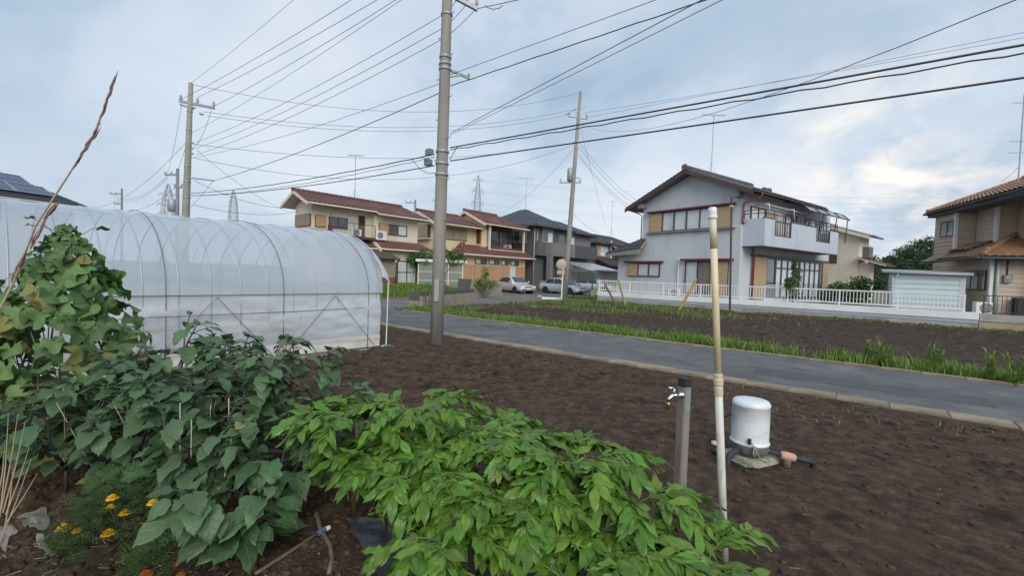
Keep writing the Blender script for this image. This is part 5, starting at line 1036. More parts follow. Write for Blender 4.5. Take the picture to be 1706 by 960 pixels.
# retaining wall and brown railing before the clapboard house
bf = thing('brown_railing', 'thin brown railing on a stained concrete wall before the clapboard house', 'fence', uv(3.97, FV), math.atan2(UR.y, UR.x))
M_tanw = mat('stained_concrete', (.40, .33, .23), (.33, .26, .18), sc=.9, r=.85, stain=(.26, .235, .19), ssc=.9, bump=.2); MB().box((0, .03, -.2), (9, .2, .35)).build('lower_wall', M_tanw, bf); MB().box((0, .0, .352), (9, .18, .66)).build('coping', M_conc, bf)
for z_ in (1.42, .74): MB().box((.05, .07, z_-.018), (9, .11, z_+.018)).build('rail', M_brown, bf)
me = MB().box((-.009, .08, .758), (.009, .10, 1.402)).mesh('baluster')
for i in range(64): o = link('baluster', me, M_brown, bf); o.location.x = .12+i*.125
for i in range(6): MB().box((.08+i*1.5, .06, .66), (.12+i*1.5, .12, 1.401)).build('post', M_brown, bf)

# ---------------------------------------------------------------- shed
M_sh = mat('shed_panel', (.56, .66, .665), (.52, .62, .63), sc=1.2, r=.45, rnd=.02); M_shr = mat('shed_roof', (.42, .43, .44), (.36, .37, .38), sc=2, r=.45, metal=.3); M_lil = mat('lilac_trim', (.58, .58, .66), (.52, .52, .6), sc=2, r=.5)
sd = thing('garden_shed', 'pale blue-white steel garden shed behind the right end of the white fence', 'shed', uv(1.19, 28.0), math.atan2(UR.y, UR.x)); SW, SD = 2.52, 2.1
MB().box((.01, .02, .35), (SW-.01, SD, 2.30)).build('core', M_sh, sd)
hh = 1.86/8
for i in range(8):
    z_ = .42+i*hh; MB().prism([(.12, .02, z_), (.12, -.03, z_+.01), (.12, -.018, z_+hh-.012), (.12, .02, z_+hh-.006)], (SW-.32, 0, 0)).build('wall_panel', M_sh, sd); MB().prism([(.01, .1, z_), (-.04, .1, z_+.01), (-.025, .1, z_+hh-.012), (.01, .1, z_+hh-.006)], (0, SD-.15, 0)).build('wall_panel', M_sh, sd)
for x_ in (0, SW-.2): MB().box((x_, -.035, .35), (x_+(.11 if x_ == 0 else .2), .018, 2.3)).build('corner_post', M_sh if x_ == 0 else M_lil, sd)
MB().prism([(-.35, -.22, 2.36), (SW+.2, -.22, 2.30), (SW+.2, SD+.3, 2.42), (-.35, SD+.3, 2.48)], (0, 0, .07)).build('roof', M_shr, sd); pipe_part(sd, [(-.36, -.24, 2.33), (SW+.2, -.24, 2.28)], .035, M_shr, 'gutter'); pipe_part(sd, [(.22, -.22, 2.3), (.2, -.08, 2.12), (.06, -.06, 2.0), (.05, -.06, .4)], .03, M_white)

# ---------------------------------------------------------------- block walls, shelter, lot fittings
M_blk2 = mat('concrete_block', (.33, .29, .225), (.26, .225, .175), sc=2.5, r=.9, rnd=.10, bump=.3, bsc=50, stain=(.17, .145, .11), ssc=1.5); M_blkd = mat('dark_block', (.105, .10, .095), (.08, .075, .07), sc=2.5, r=.9, rnd=.12, bump=.3, bsc=50)
def blockwall(name, label, p, q, courses, dark=(), h=.2, ln=.4, th=.12, z0=-.02):
    p, q = Vector(p), Vector(q); L = (q-p).length; rz = math.atan2((q-p).y, (q-p).x); t = thing(name, label, 'wall', (p.x, p.y, z0), rz); MB().box((.01, .012, -.15), (L-.01, th-.012, courses*h-.01)).build('mortar', M_conc, t); ms = {}
    for c in range(courses):
        x = 0.0 if c % 2 == 0 else -ln/2
        while x < L-.02:
            a, b = max(0, x), min(L, x+ln); key = (round(b-a, 3), c in dark)
            if key not in ms: ms[key] = MB().box((.006, 0, .006), (b-a-.006, th, h-.006)).mesh('block')
            o = link('block', ms[key], None, t); o.location = (a, random.uniform(-.003, .003), c*h)
            if not o.data.materials: o.data.materials.append(M_blkd if c in dark else M_blk2)
            x += ln
    return t
wa, wb_ = gnd(703, 517), gnd(790, 505); blockwall('block_wall', 'low stained concrete block wall behind the middle pole', wa, wb_, 4, dark=(3,)); wc = gnd(681, 515); blockwall('block_wall', 'short return of block wall facing the road, left of the middle pole', wc, wa-(wa-wc).normalized()*.13, 4, dark=(3, 2))
blockwall('block_wall', 'tan block wall with a small bush before the yellow house', gnd(786, 497), gnd(836, 494), 5, h=.19); blockwall('block_wall', 'dark block wall stub beside the lattice shelter', gnd(764, 494), gnd(785, 494), 5, dark=(0, 1, 2, 3, 4), h=.19, th=.14, z0=.25)
blockwall('block_wall', 'low tan block wall in front of the carport', gnd(984, 495), gnd(1004, 496), 3); sp = gnd(696, 491); shl = thing('storage_shelter', 'flat white-roofed shelter with translucent lattice panels behind block wall', 'shelter', (sp.x, sp.y, 0), math.atan2(.755, .656)-.62); SLn = 3.05
M_lat = clear_mat('translucent_panel', (.75, .82, .76), .3, .35, diff=(.42, .47, .42), trl=.4)
MB().box((-.2, -.25, 2.28), (SLn+.25, 1.7, 2.46)).build('roof', M_white, shl)
for x_ in (0, SLn*.34, SLn*.67, SLn): MB().box((x_-.04, -.04, 0), (x_+.04, .04, 2.28)).build('post', M_cream, shl)
for i in range(3):
    for j in range(3): x0_ = SLn*i/3+.05; MB().box((x0_, -.012, .45+j*.6), (x0_+SLn/3-.1, .012, .98+j*.6)).build('panel', M_lat, shl)
for j in range(4): MB().box((.042, -.03, .38+j*.6), (SLn-.042, .03, .43+j*.6)).build('rail', M_cream, shl)
for i in range(3): MB().box((.1+i*.95, 1.55, 0), (.95+i*.95, 1.6, 2.27)).build('back_panel', M_lat, shl)
gp = gnd(677, 489); o = MB().box((-.16, -.16, -.2), (.16, .16, 1.42)).build('gate_post', M_blk2); o.location = gp; tag(o, 'beige gate post left of the lattice shelter', 'post'); o = None
mbx = thing('mailbox', 'small white mailbox beside the gate post', 'mailbox', gnd(685, 489)); MB().box((-.17, -.1, 1.15), (.2, .14, 1.42)).build('box', M_white, mbx); MB().box((-.03, -.03, -.1), (.03, .03, 1.15)).build('stand', M_brown, mbx); MB().box((-.12, -.108, 1.33), (.15, -.098, 1.36)).build('slot', M_dark, mbx)
# traffic mirror seen from behind
tm = thing('traffic_mirror', 'round traffic mirror seen from behind on a white post, by grey pole', 'mirror', gnd(935, 501)); tp = gnd(935, 501); tt = dep(938, 455, tp.y)-tp; cc = dep(935.5, 441, tp.y)-tp
M_mback = mat('mirror_back', (.46, .40, .31), (.4, .34, .26), sc=3, r=.6, stain=(.36, .22, .13), ssc=2); MB().tube([(0, 0, -.1), tt*.5, tt+Vector((0, 0, .3))], .045, 8).build('post', M_white, tm); MB().lathe(cc, [(.06, -.04), (.33, -.03), (.36, .0), (.34, .03), (.05, .05)], 24, (.15, -1, 0)).build('dish', M_mback, tm, smooth=True); MB().box(cc+Vector((-.28, -.05, -.62)), cc+Vector((.22, -.01, -.38))).build('sign_plate', M_mback, tm)
# leaning guard poles
M_yel = mat('yellow_guard', (.48, .30, .045), (.40, .24, .05), sc=3, r=.55); M_yelp = mat('faded_guard', (.42, .36, .17), (.36, .29, .13), sc=3, r=.6); M_brg = mat('brown_guard', (.26, .19, .12), (.21, .15, .09), sc=3, r=.7)
for (bx_, by_), (tx, ty), m_, lab in (((1129, 519), (1160, 466), M_yel, 'bright yellow guy-wire guard leaning right before the white fence'), ((1043, 510), (1030, 466), M_yelp, 'faded yellow guy-wire guard leaning left at the fence end'), ((1028, 508), (1007, 472), M_brg, 'brownish guy-wire guard leaning left beside the faded yellow one')):
    b_ = gnd(bx_, by_); t_ = dep(tx, ty, b_.y-.3); g_ = thing('guy_guard', lab, 'guard pole', b_); MB().tube([(0, 0, -.1), (t_-b_)], .06, 10).build('tube', m_, g_); MB().lathe(t_-b_, [(.062, -.03), (.05, .03), (.01, .05)], 10, (t_-b_)).build('cap', m_, g_); MB().tube([(t_-b_)*.98, (t_-b_)*1.35], .008, 5).build('wire', M_gcab, g_)
b_ = gnd(1216, 523); t_ = dep(1219, 330, b_.y); dp_ = thing('service_post', 'slim dark service post standing before the grey house corner', 'post', b_); MB().tube([(0, 0, -.1), (t_-b_)*.4, t_-b_], [.055, .05, .045], 10).build('shaft', M_brown, dp_); MB().box(t_-b_+Vector((-.12, -.08, -.45)), t_-b_+Vector((.1, -.03, -.38))).build('clamp', M_steel, dp_); MB().lathe(t_-b_, [(.06, -.02), (.05, .06), (.01, .09)], 10).build('cap', M_brown, dp_)
# white slab and debris on the lot
q = gnd(905, 499); o = MB().box((-.1, 0, 0), (1.25, .5, .14)).build('concrete_slab', M_white); o.location = q; o.rotation_euler.z = -.2; tag(o, 'flat white concrete slab lying left of the mirror post', 'slab')
q = gnd(899, 497); o = MB().lathe((0, 0, 0), [(.1, 0), (.22, .05), (.2, .16), (.08, .22)], 9).build('pale_stone', M_conc, smooth=True); o.location = q; tag(o, 'pale round stone lying beside the white slab', 'stone')
# carport
cp = Fr(dep(1030, 480, 38), 41); ct = thing('carport', 'metal carport with sloping translucent roof beside the charcoal house', 'carport', cp.o, cp.rz)
M_cpr = clear_mat('carport_sheet', (.8, .8, .8), .2, .25, diff=(.42, .41, .40), trl=.4); cl = -4.6
MB().prism([(cl, 0, 2.15), (0, 0, 2.15), (-.0, 2.6, 2.75), (cl, 2.6, 2.75)], (0, 0, .05)).build('roof_sheet', M_cpr, ct)
for i in range(7): x_ = cl+i*(-cl)/6; pipe_part(ct, [(x_, -.02, 2.13), (x_, 2.62, 2.73)], .035, M_alu, 'rafter')
for x_ in (cl+.1, cl/2, -.1): pipe_part(ct, [(x_, 2.5, 2.7), (x_, 2.5, 0)], .06, M_alu, 'post')
pipe_part(ct, [(cl, 0, 2.12), (0, 0, 2.12)], .05, M_alu, 'front_beam')
for i in range(6): MB().box((cl+.08+i*.86, 2.45, 1.2), (cl+.86+i*.86, 2.5, 2.0)).build('side_panel', M_lat, ct)

# ================================================================== CARS
M_silv = mat('silver_paint', (.56, .59, .61), (.54, .57, .59), sc=1, r=.3, metal=.2, coat=.6); M_tyre = mat('tyre', (.018, .018, .018), (.025, .024, .023), sc=9, r=.85); M_rim = mat('rim', (.45, .46, .47), (.38, .39, .4), sc=5, r=.35, metal=.8)
M_cgl = mat('car_glass', (.02, .026, .03), (.03, .036, .04), sc=1, r=.06, spec=.9); M_lamp = mat('lamp_lens', (.62, .66, .70), (.5, .55, .6), sc=10, r=.08, spec=.8); M_blkp = mat('black_plastic', (.02, .02, .022), (.03, .03, .032), sc=6, r=.6)
def car(label, pos, rz, hatch=False, spoiler=False):
    t = thing('parked_car', label, 'car', pos, rz, None); n = 12; x0 = 2.15
    # stations: x, bottom z, shoulder z, half width, (nose at +x)
    st = [(2.16, .34, .50, .62), (2.10, .24, .60, .74), (1.85, .20, .70, .82), (1.2, .19, .80, .845), (.75, .19, .88, .85), (.2, .18, .90, .855), (-.5, .18, .91, .855), (-1.2, .19, .93, .85), (-1.7, .22, .94 if not hatch else .96, .83), (-2.05, .28, .90, .78), (-2.17, .36, .78, .68)]
    V = []; Fc = []
    for x, zb, zt, hw in st:
        sec = [(-hw*.86, zb), (-hw*.985, zb+.1), (-hw, (zb+zt)/2), (-hw*.985, zt-.12), (-hw*.93, zt-.02), (-hw*.55, zt+.025), (0, zt+.04), (hw*.55, zt+.025), (hw*.93, zt-.02), (hw*.985, zt-.12), (hw, (zb+zt)/2), (hw*.985, zb+.1), (hw*.86, zb)]
        V += [(x, y, z) for y, z in sec]
    m_ = 13
    for i in range(len(st)-1):
        for j in range(m_-1): Fc.append((i*m_+j, i*m_+j+1, (i+1)*m_+j+1, (i+1)*m_+j))
        Fc.append((i*m_+m_-1, i*m_, (i+1)*m_, (i+1)*m_+m_-1))
    Fc.append(tuple(range(m_))); Fc.append(tuple((len(st)-1)*m_+j for j in range(m_))[::-1])
    b = MB(); b.add(V, Fc); body = b.build('body', M_silv, t, smooth=True)
    # cabin
    rf = [(.95, .90, .72), (.28, 1.36, .56), (-.1, 1.41, .57), (-.8, 1.40, .57), (-1.15 if not hatch else -1.75, 1.30 if not hatch else 1.33, .54), (-1.8 if not hatch else -2.1, .95, .66)]
    c = MB(); V = []
    for x, z, hw in rf: zl = .84; V += [(x, -.80, zl), (x, -hw-.04, z-.05), (x, -hw+.1, z), (x, 0, z+.02), (x, hw-.1, z), (x, hw+.04, z-.05), (x, .80, zl)]
    c.add(V, [(i*7+j, i*7+j+1, (i+1)*7+j+1, (i+1)*7+j) for i in range(5) for j in range(6)]+[tuple(range(7)), tuple(35+j for j in range(7))[::-1]]); c.build('cabin', M_silv, t, smooth=True)
    def glass(pts, name): MB().poly(pts).build(name, M_cgl, t, fix=False); 
    xb = -1.15 if not hatch else -1.75
    MB().prism([(.93, -.60, .93), (.93, .60, .93), (.31, .50, 1.335), (.31, -.50, 1.335)], (.028, 0, .03)).build('windscreen', M_cgl, t); MB().prism([(xb-.03, -.48, 1.27), (xb-.03, .48, 1.27), (-1.75 if not hatch else -2.08, .56, .99), (-1.75 if not hatch else -2.08, -.56, .99)], (-.028, 0, .03)).build('rear_window', M_cgl, t)
    for s in (-1, 1):
        for a, bb in (((.72, .02), (.16, -.42)), ((-.46, -.46), (-.85, -1.25 if not hatch else -1.5))):
            if a[0] > 0: q = [(.70, s*.775, .93), (-.40, s*.79, .93), (-.40, s*.635, 1.325), (.14, s*.63, 1.31)]
            else: q = [(-.48, s*.79, .93), (-1.40 if not hatch else -1.8, s*.755, .95), (-1.02 if not hatch else -1.6, s*.62, 1.27), (-.48, s*.635, 1.325)]
            MB().prism(q, (0, s*.035, .012)).build('side_window', M_cgl, t)
        MB().lathe((.72, s*.95, .96), [(.03, -.07), (.075, -.05), (.08, .04), (.03, .07)], 10, (1, 0, .1)).build('wing_mirror', M_silv, t, smooth=True); MB().prism([(1.95, s*.45, .56), (1.95, s*.78, .56), (1.88, s*.80, .69), (1.9, s*.45, .68)], (.20 if s else 0, -s*.05, -.02)).build('headlight', M_lamp, t)
        MB().box((-2.16, s*.50, .62), (-2.02, s*.76, .80)).build('tail_light', M_red, t)
        MB().box((.55, s*.85, .66), (.75, s*.875, .69)).build('door_handle', M_silv, t)
        for x in (1.32, -1.28):
            w_ = MB().lathe((x, s*.70, .30), [(.20, -.10), (.295, -.10), (.305, -.06), (.305, .06), (.295, .10), (.20, .10)], 22, (0, 1, 0)).build('wheel', M_tyre, t); MB().lathe((x, s*.70, .30), [(.19, -.06), (.205, .095), (.17, .10), (.06, .075), (.03, .10)] if s > 0 else [(.03, -.10), (.06, -.075), (.17, -.10), (.205, -.095), (.19, .06)], 18, (0, 1, 0)).build('rim', M_rim, w_)
            MB().lathe((x, s*.62, .30), [(.335, -.18), (.345, .0), (.345, .243)] if s > 0 else [(.345, -.243), (.345, .0), (.335, .18)], 22, (0, 1, 0)).build('wheel_arch', M_blkp, t)
    MB().box((2.04, -.62, .24), (2.19, .62, .34)).build('air_intake', M_blkp, t); MB().box((2.06, -.34, .555), (2.165, .34, .625)).build('grille', M_blkp, t); pt = MB().box((2.17, -.17, .36), (2.20, .17, .47)).build('licence_plate', M_white, t); MB().box((2.12, -.80, .36), (2.17, .80, .40)).build('bumper_strip', M_silv, t)
    if spoiler:
        MB().box((-2.1, -.66, 1.06), (-1.86, .66, 1.10)).build('spoiler', M_silv, t)
        for s in (-.5, .5): MB().box((-2.0, s-.03, .9), (-1.92, s+.03, 1.06)).build('spoiler_leg', M_silv, t)
    return t
def carpos(px, py): p = gnd(px, py); return (p.x, p.y, 0.0)
car('silver sedan parked beside the tan block wall, nose toward the road', carpos(857, 488), math.radians(-58)); car('silver sedan with rear spoiler parked left of the grey pole', carpos(937, 490), math.radians(-42), spoiler=True); car('silver hatchback parked under the carport', carpos(990, 487), math.radians(-30), hatch=True)
# ================================================================== NEAR THINGS: riser pipe, tap post, well pump
def hit(px, py):                              # where a pixel's ray meets the near field
    p = gnd(px, py)
    for _ in range(4): p = gnd(px, py, fz(p.x, p.y))
    return p
b_ = hit(1207, 934); t_ = dep(1187, 350, b_.y-.02); ax = t_-b_; L_ = ax.length
rp = thing('riser_pipe', 'tall plastic riser pipe, yellowed above its collar and white below', 'pipe', b_)
M_scuff = mat('scuffed_pvc', (.70, .69, .65), (.52, .50, .45), sc=7, r=.55, stain=(.36, .33, .28), ssc=16, stretch=(1, 1, .35), bump=.1, bsc=90); M_coup = mat('beige_coupler', (.60, .53, .40), (.52, .45, .33), sc=5, r=.5); M_agepvc = mat('aged_pvc', (.66, .62, .50), (.58, .52, .38), sc=4, r=.5, stain=(.5, .42, .26), ssc=5)
f = 0.512
MB().tube([ax*-.04, ax*.25, ax*(f-.02)], [.0225, .022, .0215], 20).build('lower_pipe', M_scuff, rp, smooth=True); MB().tube([ax*(f+.03), ax*.75, ax*.895], [.0192, .0190, .0190], 20).build('middle_pipe', M_pvcy, rp, smooth=True); MB().tube([ax*.893, ax*.985], [.0195, .020], 20).build('upper_pipe', M_agepvc, rp, smooth=True)
MB().lathe(ax*(f-.035), [(.020, 0), (.0245, .006), (.0255, .052), (.0238, .058), (.0238, .064), (.0272, .07), (.0275, .10), (.0245, .105), (.0245, .112), (.0255, .13), (.019, .135)], 22, ax).build('collar', M_coup, rp, smooth=False)
cp_ = MB().lathe(ax*.975, [(.021, 0), (.0255, .004), (.026, .016), (.0225, .020), (.0225, .026), (.0235, .032), (.0235, .060), (.018, .068), (.003, .070)], 22, ax).build('cap', M_white, rp, smooth=True)

# tap post
b_ = hit(1132, 827); top = dep(1134, 630, b_.y); hP = top.z-b_.z; tp_ = thing('tap_post', 'square grey standpipe post with a chrome tap near its top', 'tap', b_, math.radians(24)); M_post = mat('post_plastic', (.255, .235, .20), (.215, .195, .165), sc=9, r=.5, stain=(.30, .27, .22), ssc=6, stretch=(1, 1, .3)); M_chr = mat('chrome', (.78, .79, .80), (.62, .63, .64), sc=12, r=.12, metal=1.0); M_brass = mat('brass', (.55, .42, .18), (.45, .33, .13), sc=10, r=.3, metal=.9)
def bevbox(a, b, bev, name, m, parent):
    bm = bmesh.new(); bmesh.ops.create_cube(bm, size=1.0); a, b = Vector(a), Vector(b)
    for v in bm.verts: v.co = Vector(((a.x+b.x)/2+v.co.x*(b.x-a.x), (a.y+b.y)/2+v.co.y*(b.y-a.y), (a.z+b.z)/2+v.co.z*(b.z-a.z)))
    bmesh.ops.bevel(bm, geom=list(bm.edges), offset=bev, segments=2, affect='EDGES'); me = bpy.data.meshes.new(name); bm.to_mesh(me); bm.free(); return link(name, me, m, parent)
bevbox((-.036, -.036, -.1), (.036, .036, hP-.066), .006, 'shaft', M_post, tp_); bevbox((-.037, -.037, hP-.065), (.037, .037, hP), .006, 'cap', M_blkp, tp_); MB().box((-.026, -.040, hP-.25), (.026, -.034, hP-.085)).build('face_strip', M_steel, tp_)
zt_ = hP-.125; dx = Vector((-.96, .12, 0)).normalized(); c0 = Vector((-.036, -.012, zt_))
tap = MB().lathe(c0, [(.028, -.004), (.030, .006), (.022, .012), (.016, .03), (.016, .05), (.020, .055), (.018, .075)], 16, dx).build('faucet', M_chr, tp_, smooth=True); c1 = c0+dx*.07
MB().tube([c1-dx*.01, c1+dx*.02-Vector((0, 0, .004)), c1+dx*.04-Vector((0, 0, .022)), c1+dx*.046-Vector((0, 0, .05))], [.016, .015, .014, .013], 12).build('spout', M_chr, tap, smooth=True); MB().lathe(c1+dx*.046-Vector((0, 0, .09)), [(.009, -.012), (.011, 0), (.015, .004), (.017, .03), (.015, .036), (.013, .042)], 14).build('hose_nipple', M_brass, tap, smooth=True); MB().lathe(c1, [(.012, .005), (.013, .03), (.009, .042), (.009, .05)], 12).build('stem', M_chr, tap, smooth=True)
MB().tube([c1+Vector((0, 0, .052))-dx*.012, c1+Vector((0, 0, .056))+dx*.02, c1+Vector((0, 0, .060))+dx*.052], [.010, .009, .007], 10).build('lever', M_chr, tap, smooth=True)

# well pump
pb = hit(1248, 765); Yp = pb.y; pu = thing('well_pump', 'white round-covered well pump on a mossy concrete slab', 'pump', pb, math.radians(28)); sc_ = Yp/FPX
M_cov = mat('pump_cover', (.70, .74, .755), (.66, .70, .715), sc=3, r=.35, stain=(.54, .54, .51), ssc=7); M_pmet = mat('pump_metal', (.15, .145, .12), (.10, .095, .08), sc=8, r=.6, stain=(.22, .19, .14), ssc=6); M_slab = mat('mossy_slab', (.42, .40, .33), (.30, .30, .22), sc=10, r=.9, bump=.4, bsc=60, stain=(.13, .15, .06), ssc=9); M_ins = mat('black_lagging', (.022, .025, .032), (.035, .037, .044), sc=14, r=.6, bump=.3, bsc=60); M_cop = mat('taped_valve', (.52, .33, .22), (.42, .22, .14), sc=12, r=.7, stain=(.62, .52, .42), ssc=9)
bevbox((-.205, -.175, -.06), (.205, .175, .055), .012, 'slab', M_slab, pu); bevbox((-.225, -.12, -.08), (-.20, .13, .02), .005, 'slab_edge', M_slab, pu)
R0 = .5*58*sc_
MB().lathe((-.01, 0, .05), [(R0*.72, 0), (R0*.80, .02), (R0*.86, .03), (R0*.98, .05), (R0*1.0, .06), (R0*1.0, .135), (R0*.96, .15)], 32).build('pump_body', M_pmet, pu, smooth=True)
cb = .165; H_ = 73*sc_
MB().lathe((-.01, 0, cb), [(R0*1.0, 0), (R0*1.045, .004), (R0*1.05, .018), (R0*1.01, .024), (R0*.985, .04), (R0*.99, H_*.5), (R0*.985, H_*.86), (R0*1.0, H_*.865), (R0*1.005, H_*.885), (R0*.985, H_*.93), (R0*.90, H_*.975), (R0*.6, H_*.995), (R0*.2, H_*1.0)], 40).build('cover', M_cov, pu, smooth=True)
rz_ = math.radians(28)
def lp(px, py, dy=0.0): p = dep(px, py, Yp+dy)-pb; c, s = math.cos(-rz_), math.sin(-rz_); return Vector((p.x*c-p.y*s, p.x*s+p.y*c, p.z))
fr_ = -R0*1.02
nt_ = MB(); q0 = lp(1249, 736, fr_+.005); nt_.lathe(q0-Vector((0, 0, .028)), [(.012, 0), (.016, .004), (.016, .045), (.012, .052)], 12); nt_.build('cable_notch', M_blkp, pu)
M_cord = mat('grey_cord', (.30, .30, .27), (.24, .24, .22), sc=20, r=.6)
cpts = [lp(1250, 735, fr_-.005), lp(1256, 745, fr_-.02), lp(1262, 752, fr_-.02), lp(1258, 762, fr_-.02), lp(1254, 755, fr_-.02), lp(1260, 745, fr_-.02), lp(1262, 757, fr_-.015), lp(1268, 767, fr_-.02), lp(1277, 771, fr_-.01)]
MB().tube(cpts, .0055, 6).build('power_cord', M_cord, pu, smooth=True); MB().tube([lp(1257, 745, fr_-.028), lp(1259, 752, fr_-.03), lp(1258, 764, fr_-.03), lp(1255, 757, fr_-.03), lp(1257, 744, fr_-.028)], .0055, 6).build('cord_loop', M_cord, pu, smooth=True)
# pipes
MB().tube([lp(1232, 752, fr_+.06), lp(1226, 753, fr_-.01), lp(1217, 757, fr_-.05), lp(1213, 766, fr_-.07), lp(1212, 780, fr_-.07), lp(1212, 795, fr_-.07)], [.026, .026, .027, .027, .027, .027], 14).build('inlet_pipe', M_ins, pu, smooth=True)
rpipe = MB().tube([lp(1266, 750, fr_+.16), lp(1278, 752, fr_+.1), lp(1302, 759, fr_+.05)], .022, 14).build('outlet_pipe', M_ins, pu, smooth=True); MB().lathe(lp(1276, 751, fr_+.1), [(.024, -.01), (.030, -.005), (.030, .012), (.024, .016)], 14, lp(1302, 759)-lp(1276, 751)).build('flange', M_brass, rpipe)
va = lp(1300, 758.5, fr_+.05); vb_ = lp(1325, 764, fr_+.03); MB().tube([va, va.lerp(vb_, .12), va.lerp(vb_, .5), va.lerp(vb_, .88), vb_], [.028, .037, .040, .037, .028], 16).build('check_valve', M_cop, pu, smooth=True)
MB().tube([va.lerp(vb_, .45), va.lerp(vb_, .45)-Vector((0, 0, .05)), va.lerp(vb_, .45)-Vector((0, 0, .14))], [.034, .036, .034], 12).build('valve_foot', M_pmet, pu, smooth=True)
eb = lp(1354, 770, fr_+.02); MB().tube([vb_, vb_.lerp(eb, .5), eb-Vector((.02, 0, -.003)), eb+Vector((.005, 0, -.014)), eb+Vector((.012, 0, -.05)), eb+Vector((.004, .0, -.12)), eb+Vector((.0, .0, -.2))], [.026, .026, .026, .026, .026, .025, .024], 14).build('elbow_pipe', M_ins, pu, smooth=True)
MB().tube([lp(1216, 690, .02), lp(1208, 691, .0), lp(1200, 688, -.02)], [.018, .030, .032], 12).build('side_pipe', M_ins, pu, smooth=True); MB().tube([lp(1201, 688, -.02), lp(1199, 700, 0), lp(1198, 740, 0), lp(1200, 770, .0)], .016, 10).build('riser', M_ins, pu, smooth=True)
jl = MB().tube([lp(1203, 752, .02), lp(1190, 750, .04), lp(1186, 752, .05)], [.03, .034, .028], 12).build('joint', M_blkp, pu, smooth=True); MB().lathe(lp(1191, 742, .03), [(.02, 0), (.035, .008), (.035, .03), (.01, .04)], 12).build('joint_cap', M_coup, jl, smooth=True)

# ================================================================== hose, connector, mulch sheet, torn plastic
M_hose = mat('old_hose', (.17, .14, .10), (.12, .10, .07), sc=14, r=.6, stain=(.22, .18, .13), ssc=10); M_blue = mat('blue_plastic', (.10, .22, .38), (.08, .17, .3), sc=8, r=.4)
def hp(px, py, dz=.018): p = hit(px, py); p.z += dz; return p
o = MB().tube([hp(548, 962), hp(553, 938), hp(550, 915), hp(541, 900), hp(533, 888, .03), hp(527, 876, .08), dep(524, 862, hp(527, 876).y)], .0125, 12).build('garden_hose', M_hose, smooth=True); tag(o, 'brown garden hose curving up into the eggplants', 'hose')
hz_ = thing('watering_tube', 'thin brown watering tube with a blue and white end fitting', 'hose', hp(437, 955)); q0 = hp(437, 955)
MB().tube([hp(425, 962)-q0, hp(437, 955)-q0, hp(468, 935)-q0, hp(500, 914)-q0, hp(528, 895)-q0], .0105, 10).build('tube', M_hose, hz_, smooth=True); d_ = (hp(552, 884)-hp(528, 896)); MB().tube([hp(530, 895, .022)-q0, hp(541, 889.5, .024)-q0], [.017, .018], 12).build('fitting', M_blue, hz_); MB().tube([hp(541, 889.5, .024)-q0, hp(549, 886, .026)-q0], [.0165, .0145], 12).build('cap', M_white, hz_)
M_mul = mat('black_mulch_film', (.030, .032, .045), (.045, .048, .062), sc=4, r=.38, bump=.6, bsc=14)
def film(name, label, pts, m, amp, seed, n=26, cat='sheet'):
    # a crumpled sheet spanned by four corner points on the soil
    P = [hp(*p, dz=0) for p in pts]; V = []
    for i in range(n):
        for j in range(n):
            a, b = i/(n-1), j/(n-1); p = P[0].lerp(P[1], a).lerp(P[3].lerp(P[2], a), b); e = .04*math.sin(9*a+seed)*math.sin(7*b); V.append((p.x+e*.5, p.y+e*.3, 0))
    V = np.array(V); V[:, 2] = field_h(V[:, 0], V[:, 1]) + .02 + amp*np.abs(fbm(V[:, 0]*7+seed, V[:, 1]*7, 3, seed)-.5)*2
    I = (np.arange(n-1)[:, None]*n+np.arange(n-1)[None, :]); F = np.stack([I, I+1, I+n+1, I+n], -1).reshape(-1, 4); return tag(link(name, raw_mesh(name, V, F), m), label, cat)
film('mulch_sheet', 'black plastic mulch sheet on the soil under the bright green plants', [(575, 868), (720, 872), (1010, 985), (640, 990)], M_mul, .035, 3, 40)
film('mulch_sheet', 'second strip of black mulch plastic under the right-hand plants', [(800, 880), (960, 900), (1160, 1000), (900, 1010)], M_mul, .035, 5, 30)
M_scrap = clear_mat('torn_plastic', (.9, .9, .88), .35, .45, diff=(.62, .57, .49), trl=.4, bump=.3, bsc=20)
def scrap(label, pts, seed):
    P = [hp(*p, dz=0) for p in pts]; c = sum(P, Vector())/len(P); rg_ = random.Random(seed); rings = []; n = len(P)*3
    for k in range(1, 5):
        for i in range(n):
            a = P[i//3].lerp(P[(i//3+1) % len(P)], (i % 3)/3); q = c.lerp(a, k/4*(1+.10*rg_.uniform(-1, 1))); rings.append((q.x, q.y, fz(q.x, q.y)+.014+rg_.uniform(0, .010)))
    mb = MB(); mb.add([(c.x, c.y, fz(c.x, c.y)+  .03)]+rings, [(0, 1+i, 1+(i+1) % n) for i in range(n)]+[(1+(k-1)*n+i, 1+k*n+i, 1+k*n+(i+1) % n, 1+(k-1)*n+(i+1) % n) for k in range(1, 4) for i in range(n)]); return tag(mb.build('plastic_scrap', M_scrap, smooth=True), label, 'plastic scrap')
scrap('upper torn scrap of clear plastic on the soil left of marigolds', [(28, 868), (50, 855), (78, 852), (86, 878), (72, 892), (50, 882), (38, 884)], 1); scrap('torn strip of clear plastic trailing down beside the marigolds', [(58, 898), (72, 893), (80, 915), (94, 930), (84, 934), (66, 918)], 2); scrap('ragged clear plastic scrap at the left bottom edge', [(-10, 884), (14, 880), (30, 892), (16, 900), (10, 925), (-8, 905)], 3)
